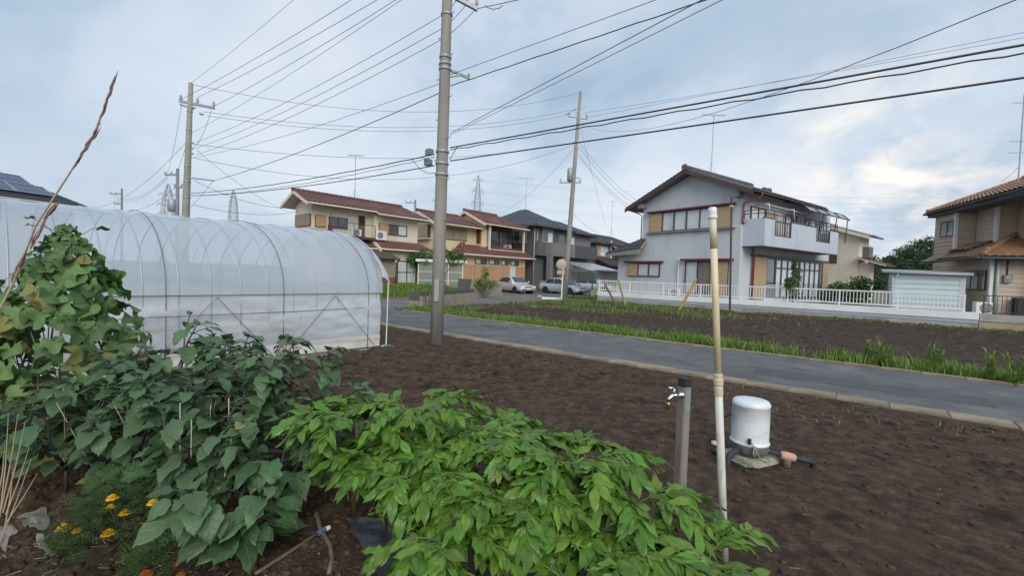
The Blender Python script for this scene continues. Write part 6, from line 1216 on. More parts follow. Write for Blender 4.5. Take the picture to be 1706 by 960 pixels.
# ================================================================== PLANTS
def leaf(name, L, W, nl, nw, prof, fold, droop, wave, lobe, seed, curl=0.0, ws=None):
    rg_ = random.Random(seed); V = []; UVs = []; ph = rg_.random()*6
    y, z, an = 0.0, 0.0, droop*.15
    pts = []
    for i in range(nl+1):
        t = i/nl; pts.append((y, z, an)); an2 = droop*(.15+t*1.0); y += math.cos(an2)*L/nl; z -= math.sin(an2)*L/nl
    for i, (y, z, _) in enumerate(pts):
        t = i/nl; w_ = W/2*prof(t)*(1+lobe*math.sin(t*17+ph)*(.4+.6*t*(1-t)*4))
        for j in range(nw+1):
            s = -1+2*j/nw; a = abs(s)
            V.append((s*w_*math.cos(fold*a), y-.06*L*a*a, z+math.sin(fold)*a*w_ - curl*a*a*w_ + wave*L*math.sin(t*11+ph+(2.1 if s > 0 else 0))*a)); UVs.append((t, s))
    F = [(i*(nw+1)+j, i*(nw+1)+j+1, (i+1)*(nw+1)+j+1, (i+1)*(nw+1)+j) for i in range(nl) for j in range(nw)]
    mb = MB(); mb.v = V; mb.f = F; mb.uv = UVs; return mb.mesh(name, True)
ovate = lambda t: max(.02, (math.sin(math.pi*min(1, t**.72))**.75)*(1-.12*t))
ellip = lambda t: max(.015, math.sin(math.pi*t**.92)**.85*(1-.25*t**3)) if t < .985 else .012
M_egg = leaf_mat('eggplant_leaf', (.086, .160, .066), (.066, .130, .052), (.14, .205, .12), (.155, .235, .11), r=.44, nv=5, trans=.22, rnd=.25, vs=.55)
M_kon = leaf_mat('konjac_leaf', (.140, .275, .034), (.098, .210, .024), (.18, .29, .07), (.062, .145, .018), r=.30, nv=9, trans=.30, rnd=.30, hue=.022, vs=.55)
M_cuc = leaf_mat('cucumber_leaf', (.085, .200, .045), (.062, .158, .036), (.13, .22, .08), (.14, .25, .07), r=.6, trans=.3, rnd=.3, palm=True, vs=.5); M_cucy = leaf_mat('yellowing_leaf', (.30, .30, .065), (.21, .25, .05), (.30, .29, .10), (.30, .31, .12), r=.65, trans=.35, rnd=.22, palm=True, hue=.03); M_cucb = leaf_mat('browned_leaf', (.30, .20, .075), (.20, .125, .05), (.28, .2, .1), (.34, .26, .13), r=.8, trans=.25, rnd=.25, palm=True)
M_stemp = mat('purple_stem', (.040, .032, .040), (.055, .060, .035), sc=9, r=.5); M_stemk = mat('mottled_petiole', (.13, .10, .06), (.06, .06, .035), sc=22, r=.5, stain=(.10, .14, .05), ssc=12); M_vine = mat('vine_stem', (.12, .17, .05), (.09, .12, .04), sc=9, r=.6); M_yl = leaf_mat('old_eggplant_leaf', (.26, .27, .075), (.20, .22, .06), (.26, .26, .1), (.30, .30, .12), r=.6, nv=5, trans=.3)
EGG = [leaf('leaf', .190, .140, 8, 4, ovate, .22+.1*(i % 3), .35+.16*(i % 4), .035, .14, 40+i, curl=.1*(i % 2)) for i in range(7)]
KON = [leaf('leaflet', .145, .058, 7, 4, ellip, .30, .15+.22*(i % 4), .05, .07, 80+i, curl=.2) for i in range(6)]
def palm(seed, R=.094):
    rg_ = random.Random(seed); V = [(0, 0, 0)]; UVs = [(0, 0)]; n = 21; F = []
    cup = rg_.uniform(-.5, .25)
    for k, rr in ((1, .5), (2, 1.0)):
        for i in range(n):
            s = -1+2*i/(n-1); th = s*math.radians(150); lob = .87+.12*math.cos(5*th*.97)+.06*rg_.uniform(-1, 1)
            if abs(s) > .9: lob *= .72
            r = R*rr*(lob if k == 2 else .9)*(1.12-.16*abs(s)); z = cup*r*r/R + (.26*r*math.sin(4*th+seed) if k == 2 else .03*r*math.sin(3*th)); V.append((math.sin(th)*r, math.cos(th)*r+.0, z-.25*max(0, math.cos(th)*r)**2/R)); UVs.append((rr, s))
    F3 = [(0, 1+i, 2+i) for i in range(n-1)]; F4 = [(1+i, 1+n+i, 2+n+i, 2+i) for i in range(n-1)]
    mb = MB(); mb.v = V; mb.f = F3+F4; mb.uv = UVs; return mb.mesh('leaf', True)
CUC = [palm(i) for i in range(8)]
for m_, l_ in ((M_egg, EGG), (M_kon, KON), (M_cuc, CUC)):
    for me in l_: me.materials.append(m_)
def variant(meshes, m): 
    out_ = []
    for me in meshes: c = me.copy(); c.materials.clear(); c.materials.append(m); out_.append(c)
    return out_
CUCY, CUCB, EGGY = variant(CUC, M_cucy), variant(CUC, M_cucb), variant(EGG[:2], M_yl)
def orient(d, nrm, p, s, sx=1.0):
    d = Vector(d).normalized(); n = Vector(nrm); x = d.cross(n)
    x = x.normalized() if x.length > 1e-4 else d.orthogonal().normalized(); n = x.cross(d)
    m = Matrix((x*s*sx, d*s, n*s)).transposed().to_4x4(); m.translation = p; return m
def put(name, me, parent, mtx): o = bpy.data.objects.new(name, me); COL.objects.link(o); o.parent = parent; o.matrix_basis = mtx; return o

# ---- eggplants
def eggplant(label, px, d, h, rad, nleaf, seed):
    R_ = random.Random(seed); g_ = at_h(px, d, 0.0); base = Vector((g_.x, g_.y, fz(g_.x, g_.y))); t = thing('eggplant', label, 'plant', base, 0.0, 'eggplants in the vegetable bed'); st = MB()
    nb = R_.choice((3, 4, 4)); forks = []; h0 = h*.28; st.tube([(0, 0, -.05), (0, 0, h0*.5), (R_.uniform(-.02, .02), R_.uniform(-.02, .02), h0)], [.013, .012, .011], 7)
    nodes = []
    for b in range(nb):
        az = 6.283*b/nb+R_.uniform(-.4, .4); out_ = rad*R_.uniform(.45, .8); p0 = Vector((0, 0, h0*R_.uniform(.75, 1))); pts = [p0]; hh = h*R_.uniform(.85, 1.08)
        for k in range(1, 6):
            f = k/5; pts.append(Vector((math.cos(az)*out_*f**.8, math.sin(az)*out_*f**.8, h0+(hh-h0)*f**.95))+Vector((R_.uniform(-.02, .02), R_.uniform(-.02, .02), 0)))
        st.tube(pts, [.010, .009, .008, .007, .006, .004], 6)
        for k in range(1, 6): nodes.append((pts[k], az, k/5)); nodes.append((pts[k].lerp(pts[k-1], .5), az, (k-.5)/5))
        # shoot tip: small young leaves
        for q in range(3): a2 = R_.random()*6.28; put('leaf', R_.choice(EGG), t, orient((math.cos(a2)*.6, math.sin(a2)*.6, .7), (0, 0, 1), pts[-1], R_.uniform(.25, .45)))
    for i in range(nleaf):
        p, az, f = R_.choice(nodes); a2 = az+R_.uniform(-1.7, 1.7); low = 1-f; pl__ = R_.uniform(.03, .11)+.05*low; dirp = Vector((math.cos(a2), math.sin(a2), R_.uniform(-.25, .55))).normalized(); e = p+dirp*pl__
        if e.z < .06: e.z = .06+R_.random()*.05
        st.tube([p, p.lerp(e, .5)+Vector((0, 0, .008)), e], [.004, .0035, .003], 5, False); pitch = R_.uniform(-.5, .28)
        dl2 = Vector((math.cos(a2), math.sin(a2), pitch)).normalized(); nn = Vector((R_.uniform(-.35, .35), R_.uniform(-.35, .35), 1)); put('leaf', R_.choice(EGG) if R_.random() > .012 else R_.choice(EGGY), t, orient(dl2, nn, e, R_.uniform(.55, 1.12)*(1.0 if f < .9 else .75)))
    st.build('stem', M_stemp, t, smooth=True, fix=False)
    if R_.random() < .5:
        p, az, f = R_.choice(nodes[4:]); fl = MB(); fl.add([p+Vector((0, 0, 0))]+[p+Vector((.022*math.cos(a)*(1 if k % 2 else .5), .022*math.sin(a)*(1 if k % 2 else .5), -.02)) for k, a in enumerate(np.linspace(0, 6.283, 11)[:-1])], [(0, 1+k, 1+(k+1) % 10) for k in range(10)]); fl.build('flower', MATS.get('violet') or mat('violet', (.16, .06, .30), (.12, .05, .22), sc=20, r=.6), t)
    return t
EP = [('front eggplant whose big low leaves reach the bottom of the picture', 405, 2.52, .50, .36, 40), ('eggplant with broad leaves just right of the marigolds', 330, 2.85, .68, .38, 46), ('eggplant by the hose in the front of the bed', 465, 2.9, .70, .36, 44), ('rightmost eggplant beside the bright green plants', 548, 3.15, .78, .38, 50), ('eggplant behind the marigolds at the left of the bed', 215, 3.05, .72, .40, 48), ('leftmost front eggplant near the dry stalks', 110, 3.15, .68, .40, 46), ('eggplant in the middle of the bed among white stakes', 385, 3.25, .84, .38, 50), ('eggplant left of the white stakes in the middle row', 290, 3.3, .86, .38, 50), ('right end eggplant of the second row', 485, 3.55, .92, .38, 50), ('eggplant of the second row below the cucumber vine', 180, 3.5, .82, .40, 50), ('tall eggplant with a shoot against the polytunnel', 275, 3.8, 1.14, .36, 46), ('eggplant in the back row centre before the tunnel film', 375, 3.95, 1.02, .36, 46), ('back row eggplant nearest the dry grass stalks', 450, 4.2, .95, .36, 44), ('back row eggplant just right of the cucumber vine', 320, 4.3, 1.0, .34, 40), ('eggplant half hidden at the left edge', 35, 3.4, .70, .40, 46), ('small eggplant squeezed between the second and back rows', 425, 3.75, .95, .34, 42), ('eggplant under the yellowed cucumber leaves', 235, 3.65, .92, .36, 44)]
for i, (lab, px, d, h, rad, n) in enumerate(EP): eggplant(lab, px, d, h, rad, int(n*1.75), 100+i)

# ---- bright green plants with umbrella leaves
def konjac(label, px, d, h, rad, seed, az0=0.0):
    R_ = random.Random(seed); g_ = at_h(px, d, 0.0); base = Vector((g_.x, g_.y, fz(g_.x, g_.y))); t = thing('umbrella_leaf_plant', label, 'plant', base, 0.0, 'bright green umbrella-leaved plants')
    hs = h*.74; ln = Vector((R_.uniform(-.06, .06), R_.uniform(-.06, .06), 0)); MB().tube([(0, 0, -.05), ln*.4+Vector((0, 0, hs*.5)), ln+Vector((0, 0, hs))], [.022, .018, .014], 10).build('stalk', M_stemk, t, smooth=True)
    rs = MB(); top = ln+Vector((0, 0, hs))
    def run(p, az, el, L, n, sz, kids):
        dr = R_.uniform(.75, 1.25)
        pts = [p]; q = p.copy()
        for k in range(8):
            f = k/7; e = el-dr*f; q = q+Vector((math.cos(az)*math.cos(e), math.sin(az)*math.cos(e), math.sin(e)))*(L/8); pts.append(q.copy())
        rs.tube(pts, [.006*(1-.75*i/8) for i in range(9)], 6, False)
        for i in range(n):
            f = .22+.78*i/(n-1); k = min(7, int(f*8)); u_ = f*8-k; p_ = pts[k].lerp(pts[k+1], min(1, u_)); tan = (pts[k+1]-pts[k]).normalized()
            for s in ((-1, 1) if i < n-1 else (0,)):
                side = Vector((-math.sin(az), math.cos(az), 0))*s; sp_ = R_.uniform(.75, 1.15) if s else 0; d_ = (tan*(.75+.5*f)+side*sp_+Vector((0, 0, R_.uniform(-.6, .45)))).normalized(); nn = Vector((0, 0, 1))+side*R_.uniform(-.4, .6)+Vector((R_.uniform(-.5, .5), R_.uniform(-.5, .5), 0))
                put('leaflet', R_.choice(KON), t, orient(d_, nn, p_, sz*R_.uniform(.55, 1.25)*(1.05-.25*abs(f-.6))))
        return pts
    for b in range(3):
        az = az0+2.094*b+R_.uniform(-.25, .25); el = R_.uniform(.55, .85); pts = run(top, az, el, rad*1.05, 12, 1.0, 0); j = pts[2]
        for s in (-1, 1): run(j, az+s*R_.uniform(.55, .85), el-.25, rad*.92, 11, .95, 0)
        j2 = pts[4]; [run(j2, az+s*R_.uniform(.5, .8), .1, rad*.6, 6, .85, 0) for s in (-1, 1)]
    rs.build('leaf_ribs', M_vine, t, smooth=True, fix=False); return t
KP = [('bright green plant at the left end reaching over the eggplants', 590, 3.0, .80, .46), ('tallest bright green plant at the back of the clump', 690, 3.1, .86, .48), ('bright green plant at the back right with a branch reaching right', 815, 3.0, .68, .46), ('bright green plant low at the left front of the clump', 690, 2.62, .58, .40), ('bright green plant in the centre of the clump', 765, 2.66, .64, .48), ('bright green plant right of centre with a rounded crown', 965, 2.68, .68, .46), ('bright green plant beside the rounded crown, further right', 1050, 2.45, .54, .40), ('rightmost bright green plant at the foot of the riser pipe', 1165, 2.2, .30, .36), ('bright green plant in the middle of the bottom edge', 865, 2.35, .52, .44), ('bright green plant on the bottom edge left of the stalks', 765, 2.25, .42, .38), ('bright green plant on the bottom edge right of centre', 1010, 2.15, .44, .42), ('bright green plant cut by the bottom edge near the riser pipe', 1100, 2.0, .30, .38),
  ('small bright green plant filling the gap behind the centre', 735, 2.9, .68, .42), ('small bright green plant between centre and rounded crown', 875, 2.72, .60, .44), ('small bright green plant low in front of the rounded crown', 955, 2.4, .48, .42), ('small bright green plant at the left flank by the hose', 640, 2.8, .62, .36), ('small bright green plant low in the left centre', 790, 2.4, .46, .42), ('low bright green plant at the very bottom, left of centre', 830, 2.0, .30, .40), ('low bright green plant at the very bottom, right of centre', 940, 1.98, .30, .40)]
for i, (lab, px, d, h, rad) in enumerate(KP): konjac(lab, px, d, h, rad, 300+i, i*.7)

# ---- climbing vine heap at the left
def vine(label, px, d, h, rad, n, seed, yfrac=.16):
    R_ = random.Random(seed); g_ = at_h(px, d, 0.0); base = Vector((g_.x, g_.y, fz(g_.x, g_.y))); t = thing('cucumber_vine', label, 'vine', base, 0.0); st = MB()
    for k in range(5):
        a = k*1.256+.3; st.tube([(math.cos(a)*rad*.6, math.sin(a)*rad*.6, -.05), (math.cos(a)*rad*.1, math.sin(a)*rad*.1, h*.86)], .008, 6)
    st.build('support_stake', M_straw, t); vn = MB()
    for k in range(9):
        a = R_.random()*6.28; pts = []
        for i in range(12): f = i/11; rr = rad*(1-f**1.15)*.85+.03; a += R_.uniform(-.3, .3); pts.append(Vector((math.cos(a)*rr, math.sin(a)*rr, f*h*R_.uniform(.97, 1.0))))
        vn.tube(pts, .005, 5, False)
    toC = (EYE-base); azc = math.atan2(toC.y, toC.x)
    for i in range(n):
        f = R_.random()**.85; z = .05+f*(h-.05); rr = rad*max(.03, (1-(z/h)**1.45))**.75*R_.uniform(.80, 1.06); az = azc+R_.gauss(0, 1.15); p = Vector((math.cos(az)*rr, math.sin(az)*rr, z)); od = Vector((math.cos(az), math.sin(az), 0))
        nn = od*R_.uniform(.2, 1.1)+Vector((R_.uniform(-.7, .7), R_.uniform(-.7, .7), R_.uniform(.3, 1.2))); d_ = od*.6+Vector((R_.uniform(-.5, .5), R_.uniform(-.5, .5), -R_.uniform(.35, 1.0))); side = az-azc; side = (side+math.pi) % (2*math.pi)-math.pi
        q = R_.random(); right = (od.x > .15) and z < h*.72
        pool = CUC
        if right and q < yfrac*1.9: pool = CUCY
        elif right and q < yfrac*2.15: pool = CUCB
        elif q < yfrac*.35: pool = CUCY
        put('leaf', R_.choice(pool), t, orient(d_, nn, p, R_.uniform(.72, 1.3)*(1 if f < .85 else .65))); vn.tube([p*Vector((.75, .75, 1)) if False else Vector((p.x*.75, p.y*.75, p.z-.02)), p], .003, 4, False)
    # loose tendrils and small leaves at the top and right side
    for k in range(8):
        az = R_.random()*6.28; z = h*R_.uniform(.75, 1.0); p = Vector((math.cos(az)*.1, math.sin(az)*.1, z)); e = p+Vector((math.cos(az)*.14, math.sin(az)*.14, R_.uniform(.0, .12))); vn.tube([p, p.lerp(e, .5)+Vector((0, 0, .02)), e], .003, 4, False)
        put('leaf', R_.choice(CUC), t, orient((math.cos(az), math.sin(az), .1), (R_.uniform(-.3, .3), R_.uniform(-.3, .3), 1), e, R_.uniform(.35, .6)))
    vn.build('stems', M_vine, t, smooth=True, fix=False); return t
vine('tall heap of cucumber vine with yellowing leaves before the polytunnel', 112, 4.15, 1.95, .74, 300, 901, .09)
vine('lower mass of cucumber vine spilling past the left edge', -25, 3.9, 1.50, .62, 230, 902, .04)

# ---- marigolds
M_marl = leaf_mat('marigold_leaf', (.075, .185, .045), (.055, .145, .034), (.08, .14, .06), (.06, .14, .04), r=.5, trans=.25, rnd=.2); M_yf = mat('yellow_petal', (.80, .47, .010), (.72, .38, .008), sc=60, r=.6); M_of = mat('orange_petal', (.78, .17, .008), (.62, .10, .006), sc=60, r=.6)
def marigold(label, px, d, h, rad, flowers, m, seed, nl=1100):
    R_ = random.Random(seed); rg_ = np.random.default_rng(seed); g_ = at_h(px, d, 0.0); base = Vector((g_.x, g_.y, fz(g_.x, g_.y))); t = thing('marigold', label, 'flowering plant', base, 0.0)
    V = []; F = []; UVs = []; st = MB()
    for i in range(nl):
        u_ = rg_.normal(size=3); u_[2] = abs(u_[2]); u_ /= np.linalg.norm(u_); rr = rg_.uniform(.55, 1.03); p = Vector((u_[0]*rad*rr, u_[1]*rad*rr, .04+u_[2]*h*rr)); az = math.atan2(p.y, p.x)+rg_.uniform(-.9, .9); el = rg_.uniform(-.2, .9); L = rg_.uniform(.035, .07); d_ = Vector((math.cos(az)*math.cos(el), math.sin(az)*math.cos(el), math.sin(el))); sd_ = d_.cross(Vector((rg_.uniform(-.4, .4), rg_.uniform(-.4, .4), 1))).normalized()
        # pinnate leaf: a spindle with three pairs of narrow leaflets
        for k in range(4):
            c = p+d_*L*(.25+.25*k)
            for s in ((-1, 1) if k < 3 else (0,)):
                e = (d_*.55+sd_*s*.85).normalized() if s else d_; wv = e.cross(d_ if s else sd_.cross(d_)).normalized() if False else (sd_ if not s else (d_*.85-sd_*s*.4).normalized()); l2 = L*(.42-.03*k); o_ = len(V)
                V += [c, c+e*l2*.5+wv*l2*.15, c+e*l2, c+e*l2*.5-wv*l2*.15]; F.append((o_, o_+1, o_+2, o_+3)); UVs += [(0, 0), (.5, 1), (1, 0), (.5, -1)]
    o = link('foliage', raw_mesh('foliage', [tuple(v) for v in V], F, UVs), M_marl, t); o['kind'] = 'stuff'
    for (fx, fy, fs) in flowers:
        fs *= 1.3
        P = dep(fx, fy, d-rad*.35) - base; c = MB()
        for ring, (r_, z_, n_) in enumerate(((1.0, .0, 9), (.72, .35, 8), (.42, .6, 6))):
            for k in range(n_):
                a = 6.283*k/n_+ring*.35+R_.uniform(-.1, .1); e = Vector((math.cos(a), math.sin(a), .25*ring-.05)); sd_ = Vector((-math.sin(a), math.cos(a), 0)); R2 = fs*r_; b0 = P+Vector((0, 0, fs*z_*.7)); c.add([b0+e*R2*.1, b0+e*R2*.6+sd_*R2*.36, b0+e*R2*1.0+sd_*R2*.2+Vector((0, 0, -.1*fs)), b0+e*R2*1.0-sd_*R2*.2+Vector((0, 0, -.1*fs)), b0+e*R2*.6-sd_*R2*.36], [(0, 1, 2, 3, 4)])
        fl = c.build('flower', m, t, fix=False); MB().lathe(P+Vector((0, 0, -fs*.75)), [(fs*.14, 0), (fs*.3, fs*.3), (fs*.34, fs*.72)], 8).build('calyx', M_marl, fl); st.tube([P+Vector((0, 0, -fs*.7)), P*.6+Vector((0, 0, -.02)), Vector((P.x*.15, P.y*.15, .02))], .0028, 5, False)
    st.build('stems', M_vine, t, smooth=True, fix=False); return t
marigold('bushy marigold with yellow flowers at the lower left', 205, 2.62, .38, .32, [(106, 881, .030), (128, 885, .020), (180, 889, .028), (167, 950, .028), (184, 845, .018), (187, 830, .024), (208, 855, .024), (255, 838, .024)], M_yf, 5, 1500)
marigold('small marigold with orange flowers at the bottom edge', 275, 2.36, .18, .17, [(242, 958, .026), (293, 941, .014), (300, 960, .018)], M_of, 6, 420)
# ---- stakes among the eggplants
for i, (x0, y0, x1, y1, d) in enumerate(((300, 765, 300, 672, 2.9), (318, 785, 319, 700, 2.8), (375, 790, 388, 718, 2.75), (382, 730, 381, 664, 3.1), (219, 730, 188, 671, 3.0), (125, 728, 94, 671, 2.9), (350, 706, 351, 675, 3.2), (296, 700, 296, 678, 3.1), (513, 705, 513, 688, 3.2), (107, 690, 106, 646, 3.2))):
    a, b = dep(x0, y0, d), dep(x1, y1, d); a.z = max(a.z, .0); lab = ('upright', 'tall upright', 'slightly slanting', 'rear upright', 'steeply leaning', 'leftmost leaning', 'short middle', 'short left', 'short right', 'brown stubby')[i]+' thin plant stake among the eggplants'
    foot = a+(a-b)*((a.z+.05)/max(.02, (b.z-a.z))) if b.z-a.z > .02 else a; o = MB().tube([foot, b], .0028, 6).build('plant_stake', M_pvc if i not in (4, 5, 9) else M_straw); tag(o, lab, 'stake', 'thin stakes in the eggplant bed'); 
# ---- dry stalks
M_dry = mat('dry_stalk', (.48, .39, .27), (.36, .28, .18), sc=14, r=.8); M_seed = mat('purple_seedhead', (.26, .16, .15), (.18, .12, .10), sc=20, r=.8)
ds = thing('dry_reed', 'single tall dry reed with a purplish seed head leaning across the left', 'reed', at_h(-60, 2.1, 0)); q0 = at_h(-60, 2.1, 0)
pp = [dep(-60, 700, 2.1), dep(-8, 530, 2.1), dep(20, 476, 2.1), dep(60, 375, 2.1), dep(115, 290, 2.1), dep(155, 225, 2.1), dep(178, 170, 2.1), dep(192, 127, 2.1)]; pp = [Vector((pp[0].x-.12, pp[0].y, 0))]+pp
MB().tube([p-q0 for p in pp], [.006, .0058, .0055, .005, .0045, .0036, .0026, .002, .001], 7).build('stem', M_dry, ds, smooth=True); sh = MB(); Rr = random.Random(4)
for seg, (a, b, w_) in enumerate(((dep(20, 474, 2.1), dep(36, 436, 2.1), .007), (dep(50, 415, 2.1), dep(78, 360, 2.1), .008), (dep(74, 366, 2.1), dep(80, 358, 2.1), .006), (dep(118, 285, 2.1), dep(160, 222, 2.1), .006), (dep(158, 226, 2.1), dep(190, 135, 2.1), .005))):
    for k in range(9):
        f = k/9; p = a.lerp(b, f)-q0; d_ = (b-a).normalized(); sd_ = Vector((Rr.uniform(-1, 1), Rr.uniform(-1, 1), Rr.uniform(-.2, .2)))*w_; sh.tube([p, p+d_*.03+sd_*1.1, p+d_*.085+sd_*.9], [.0015, .0045, .0008], 5)
sh.build('seed_head', M_seed, ds, smooth=True)['kind'] = 'stuff'
def stalks(label, pts, d, seed):
    q = at_h(pts[0][0], d, 0); q.z = fz(q.x, q.y); t = thing('dry_grass_tuft', label, 'dry grass', q)
    for (x0, y0, x1, y1) in pts: a, b = dep(x0, y0, d)-q, dep(x1, y1, d)-q; MB().tube([a, a.lerp(b, .5)+Vector((.008, 0, .005)), b], [.004, .003, .0012], 6).build('stalk', M_dry, t)
stalks('tuft of dry straw-coloured stalks at the left edge', [(2, 850, 30, 690), (5, 855, 42, 705), (10, 858, 48, 748), (0, 862, 14, 690), (8, 880, 22, 780), (0, 905, 52, 765), (12, 870, 62, 790), (-5, 840, 8, 745)], 2.45, 1)
stalks('dry grass stalks standing behind the eggplants by the tunnel side', [(455, 640, 503, 525), (452, 645, 497, 540), (462, 648, 478, 570), (458, 655, 508, 548), (450, 650, 466, 560), (455, 660, 492, 602), (470, 655, 490, 612)], 4.6, 2)
# boards and dark bin shape low at the left
o = MB().box((-.75, -.08, 0), (.55, .08, .10)).build('old_board', M_dry); q = hit(30, 690); o.location = q+Vector((0, 0, .02)); o.rotation_euler.z = .25; tag(o, 'weathered wooden board lying under the cucumber vine', 'board')

# ================================================================== shrubs, weeds, far trees
M_bush = grass_mat('bush_leaf', (.030, .070, .016), (.075, .155, .035), (.15, .22, .06)); M_far = grass_mat('far_tree_leaf', (.022, .048, .022), (.05, .095, .038), (.085, .13, .055)); M_bark = mat('bark', (.10, .075, .055), (.07, .055, .04), sc=6, r=.9)
def leafcloud(cs, n, size, seed, flat=.0):
    rg_ = np.random.default_rng(seed); Vs = []; R4 = []
    for (c, r, h_) in cs:
        u_ = rg_.normal(size=(n, 3)); u_ /= np.linalg.norm(u_, axis=1)[:, None]; rr = rg_.random(n)**.4; k = fbm(u_[:, 0]*2.3+c[0]*3+7, u_[:, 2]*2.3+u_[:, 1]*1.7+c[1], 2, seed); rr = rr*(.62+.75*k); P = np.stack([c[0]+u_[:, 0]*rr*r, c[1]+u_[:, 1]*rr*r, c[2]+u_[:, 2]*rr*h_], -1); a = rg_.normal(size=(n, 3)); a /= np.linalg.norm(a, axis=1)[:, None]; b = np.cross(a, rg_.normal(size=(n, 3))); b /= np.linalg.norm(b, axis=1)[:, None]; s = size*rg_.uniform(.6, 1.4, n)[:, None]; Vs.append(np.stack([P-a*s, P+b*s*.5, P+a*s, P-b*s*.5], 1).reshape(-1, 3)); R4.append(np.repeat(np.clip(.25+.5*k+rg_.uniform(-.3, .3, n), 0, 1), 4))
    V = np.concatenate(Vs); F = np.arange(len(V)).reshape(-1, 4); U = np.stack([np.tile([0, .5, 1, .5], len(F)), np.concatenate(R4)], -1); return V, F, U
def bush(name, label, base, cs, n, size, m, seed, stem=True, cat='shrub'):
    t = thing(name, label, cat, base); V, F, U = leafcloud(cs, n, size, seed); o = link('foliage', raw_mesh('foliage', V, F, U, smooth=False), m, t); o['kind'] = 'stuff'
    s = MB()
    for (c, r, h_) in cs: s.tube([(c[0]*.2, c[1]*.2, -.05), (c[0]*.7, c[1]*.7, c[2]*.5), c], [.03, .02, .008], 6)
    s.build('stem', M_bark, t); return t
p = gnd(806, 497); bush('small_bush', 'small conical bush at the tan block wall', p, [((0, 0, .9), .55, .5), ((.05, 0, 1.6), .28, .5), ((.5, .1, .9), .45, .35), ((-.35, 0, 1.0), .4, .35)], 240, .06, M_grass, 1)
p = dep(700, 470, 30.5); p.z = .5; bush('garden_bush', 'dark green garden bush above the lattice shelter roof', p, [((.3, .5, 2.1), .8, .6), ((1.4, .6, 2.3), .9, .55), ((2.4, .6, 2.1), .7, .5), ((-.4, .5, 1.9), .6, .5)], 500, .09, M_bush, 2)
p = dep(1320, 500, 22.6); p.z = .35; bush('young_tree', 'slender young tree before the sliding doors of the grey house', p, [((0, 0, 1.0), .38, .5), ((.1, 0, 1.7), .28, .55), ((.0, 0, 2.3), .16, .45), ((-.25, 0, 1.3), .25, .35)], 300, .06, M_bush, 3)
p = dep(1425, 500, 25); p.z = .35; bush('garden_bush', 'leafy bush behind the fence left of the shed', p, [((0, 0, .8), .8, .7), ((-.9, 0, .9), .7, .6), ((.5, .3, 1.3), .6, .5), ((-1.4, .2, .6), .5, .5)], 600, .09, M_bush, 4)
for i, (px, py, h, lab) in enumerate(((1450, 605, .50, 'tall feathery weed in the roadside strip right of the riser pipe'), (1478, 612, .42, 'second feathery weed beside the tallest in the roadside strip'), (1556, 618, .50, 'bushy weed in the roadside strip below the shed'), (1660, 640, .55, 'tall bushy weed near the right edge of the roadside strip'), (1690, 645, .60, 'weed clump cut by the right edge beyond the road'), (1390, 600, .28, 'short weed in the roadside strip behind the riser pipe'), (714, 520, .9, 'pale leafy weed growing at the foot of the middle pole'))):
    p = gnd(px, py); t = thing('roadside_weed', lab, 'weed', p); rg_ = np.random.default_rng(60+i); ns = 9; st = MB()
    PP = []
    for k in range(ns):
        a = rg_.random()*6.28; top_ = Vector((math.cos(a)*.16, math.sin(a)*.16, 1))*h*rg_.uniform(.6, 1.05); r0 = Vector((math.cos(a)*.07, math.sin(a)*.07, 0)); st.tube([r0, r0+top_*.5, r0+top_], [.005, .004, .002], 5, False)
        for f in np.linspace(.1, 1.0, 22): q = r0+top_*f; PP.append((q.x, q.y, q.z))
    st.build('stems', M_vine, t, fix=False); blades('foliage', PP, .13*(.6+.6*h), .020, 1.3, M_grassl, None, 70+i, t)['kind'] = 'stuff'
p = gnd(828, 522); V = []; tw_ = MB(); Rr = random.Random(9)
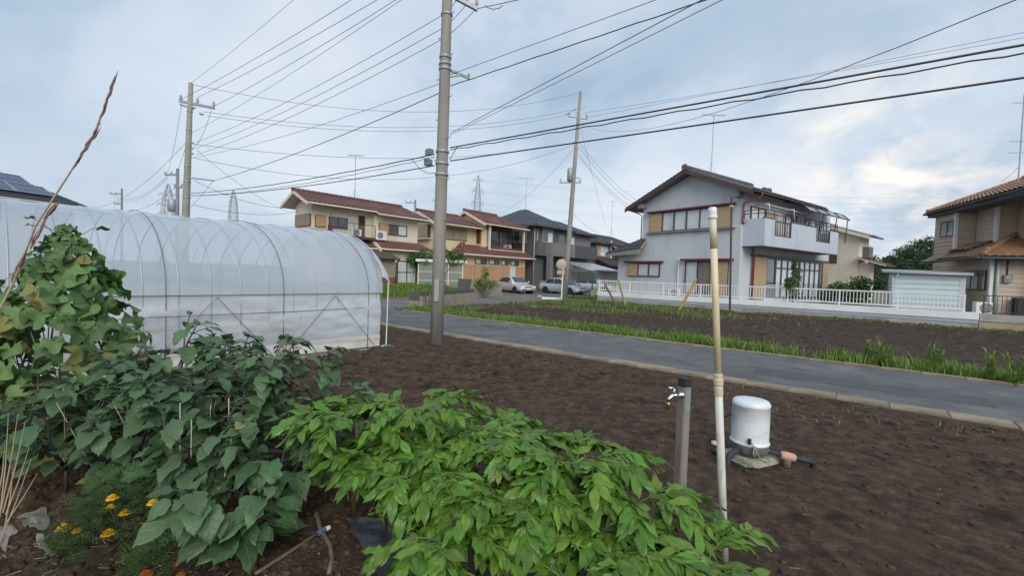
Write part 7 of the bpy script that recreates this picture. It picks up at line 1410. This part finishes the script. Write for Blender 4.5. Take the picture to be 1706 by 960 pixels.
for i in range(110):
    a = Rr.random()*3.14; c = Vector((Rr.gauss(0, .75), Rr.gauss(0, .35), 0)); c.z = max(.02, .28*math.exp(-(c.x/.8)**2-(c.y/.4)**2)*Rr.uniform(.4, 1.1)); l_ = Rr.uniform(.12, .45); d_ = Vector((math.cos(a), math.sin(a), Rr.uniform(-.2, .35)))*l_; tw_.tube([c-d_, c+Vector((0, 0, .03)), c+d_], [.006, .010, .004], 4)
o = tw_.build('brush_pile', mat('dead_twigs', (.15, .11, .08), (.09, .07, .05), sc=6, r=.9), smooth=False); o.location = p+Vector((0, 0, .02)); tag(o, 'pile of dead twigs and stalks in the weedy corner of the far field', 'brush pile')
# wooded hill at the right
cs = []; Rr = random.Random(3)
hm = MB(); hx0, hx1 = dep(1300, 455, 190).x, dep(1760, 455, 190).x; pr_ = []
n_ = 26
for i in range(n_): f = i/(n_-1); px = 1330+330*f; yt = np.interp(px, [1330, 1400, 1450, 1500, 1540, 1600, 1660], [468, 440, 428, 420, 408, 395, 400]); P = dep(px, yt, 190); pr_.append(P)
vs = [Vector((p.x, p.y-25, -.5)) for p in pr_]+[Vector((p.x, p.y, max(.5, p.z-3))) for p in pr_]+[Vector((p.x, p.y+40, -.5)) for p in pr_]; hm.add(vs, [(k*n_+i, k*n_+i+1, (k+1)*n_+i+1, (k+1)*n_+i) for k in (0, 1) for i in range(n_-1)]); struct(hm.build('hill', M_ground), 'low wooded hill on the right skyline')
for i in range(150):
    px = Rr.uniform(1340, 1640); yt = float(np.interp(px, [1340, 1400, 1420, 1450, 1475, 1500, 1520, 1540, 1600, 1660], [462, 436, 416, 426, 424, 414, 404, 396, 398, 402])); f = Rr.random()**1.3; d = 190-26*f; top = dep(px, yt, 190); z = max(1.2, (top.z-2.0)*(1-f*.92)); p = dep(px, 455, d); r = Rr.uniform(2.4, 4.4)*(1-.3*f); cs.append(((p.x, p.y, z), r, r*Rr.uniform(.75, 1.1)))
V, F, U = leafcloud(cs, 330, .42, 31); tag(link('hillside_wood', raw_mesh('hillside_wood', V, F, U, smooth=False), M_far), 'mass of dark green trees covering the hill at the right', 'wood', kind='stuff')
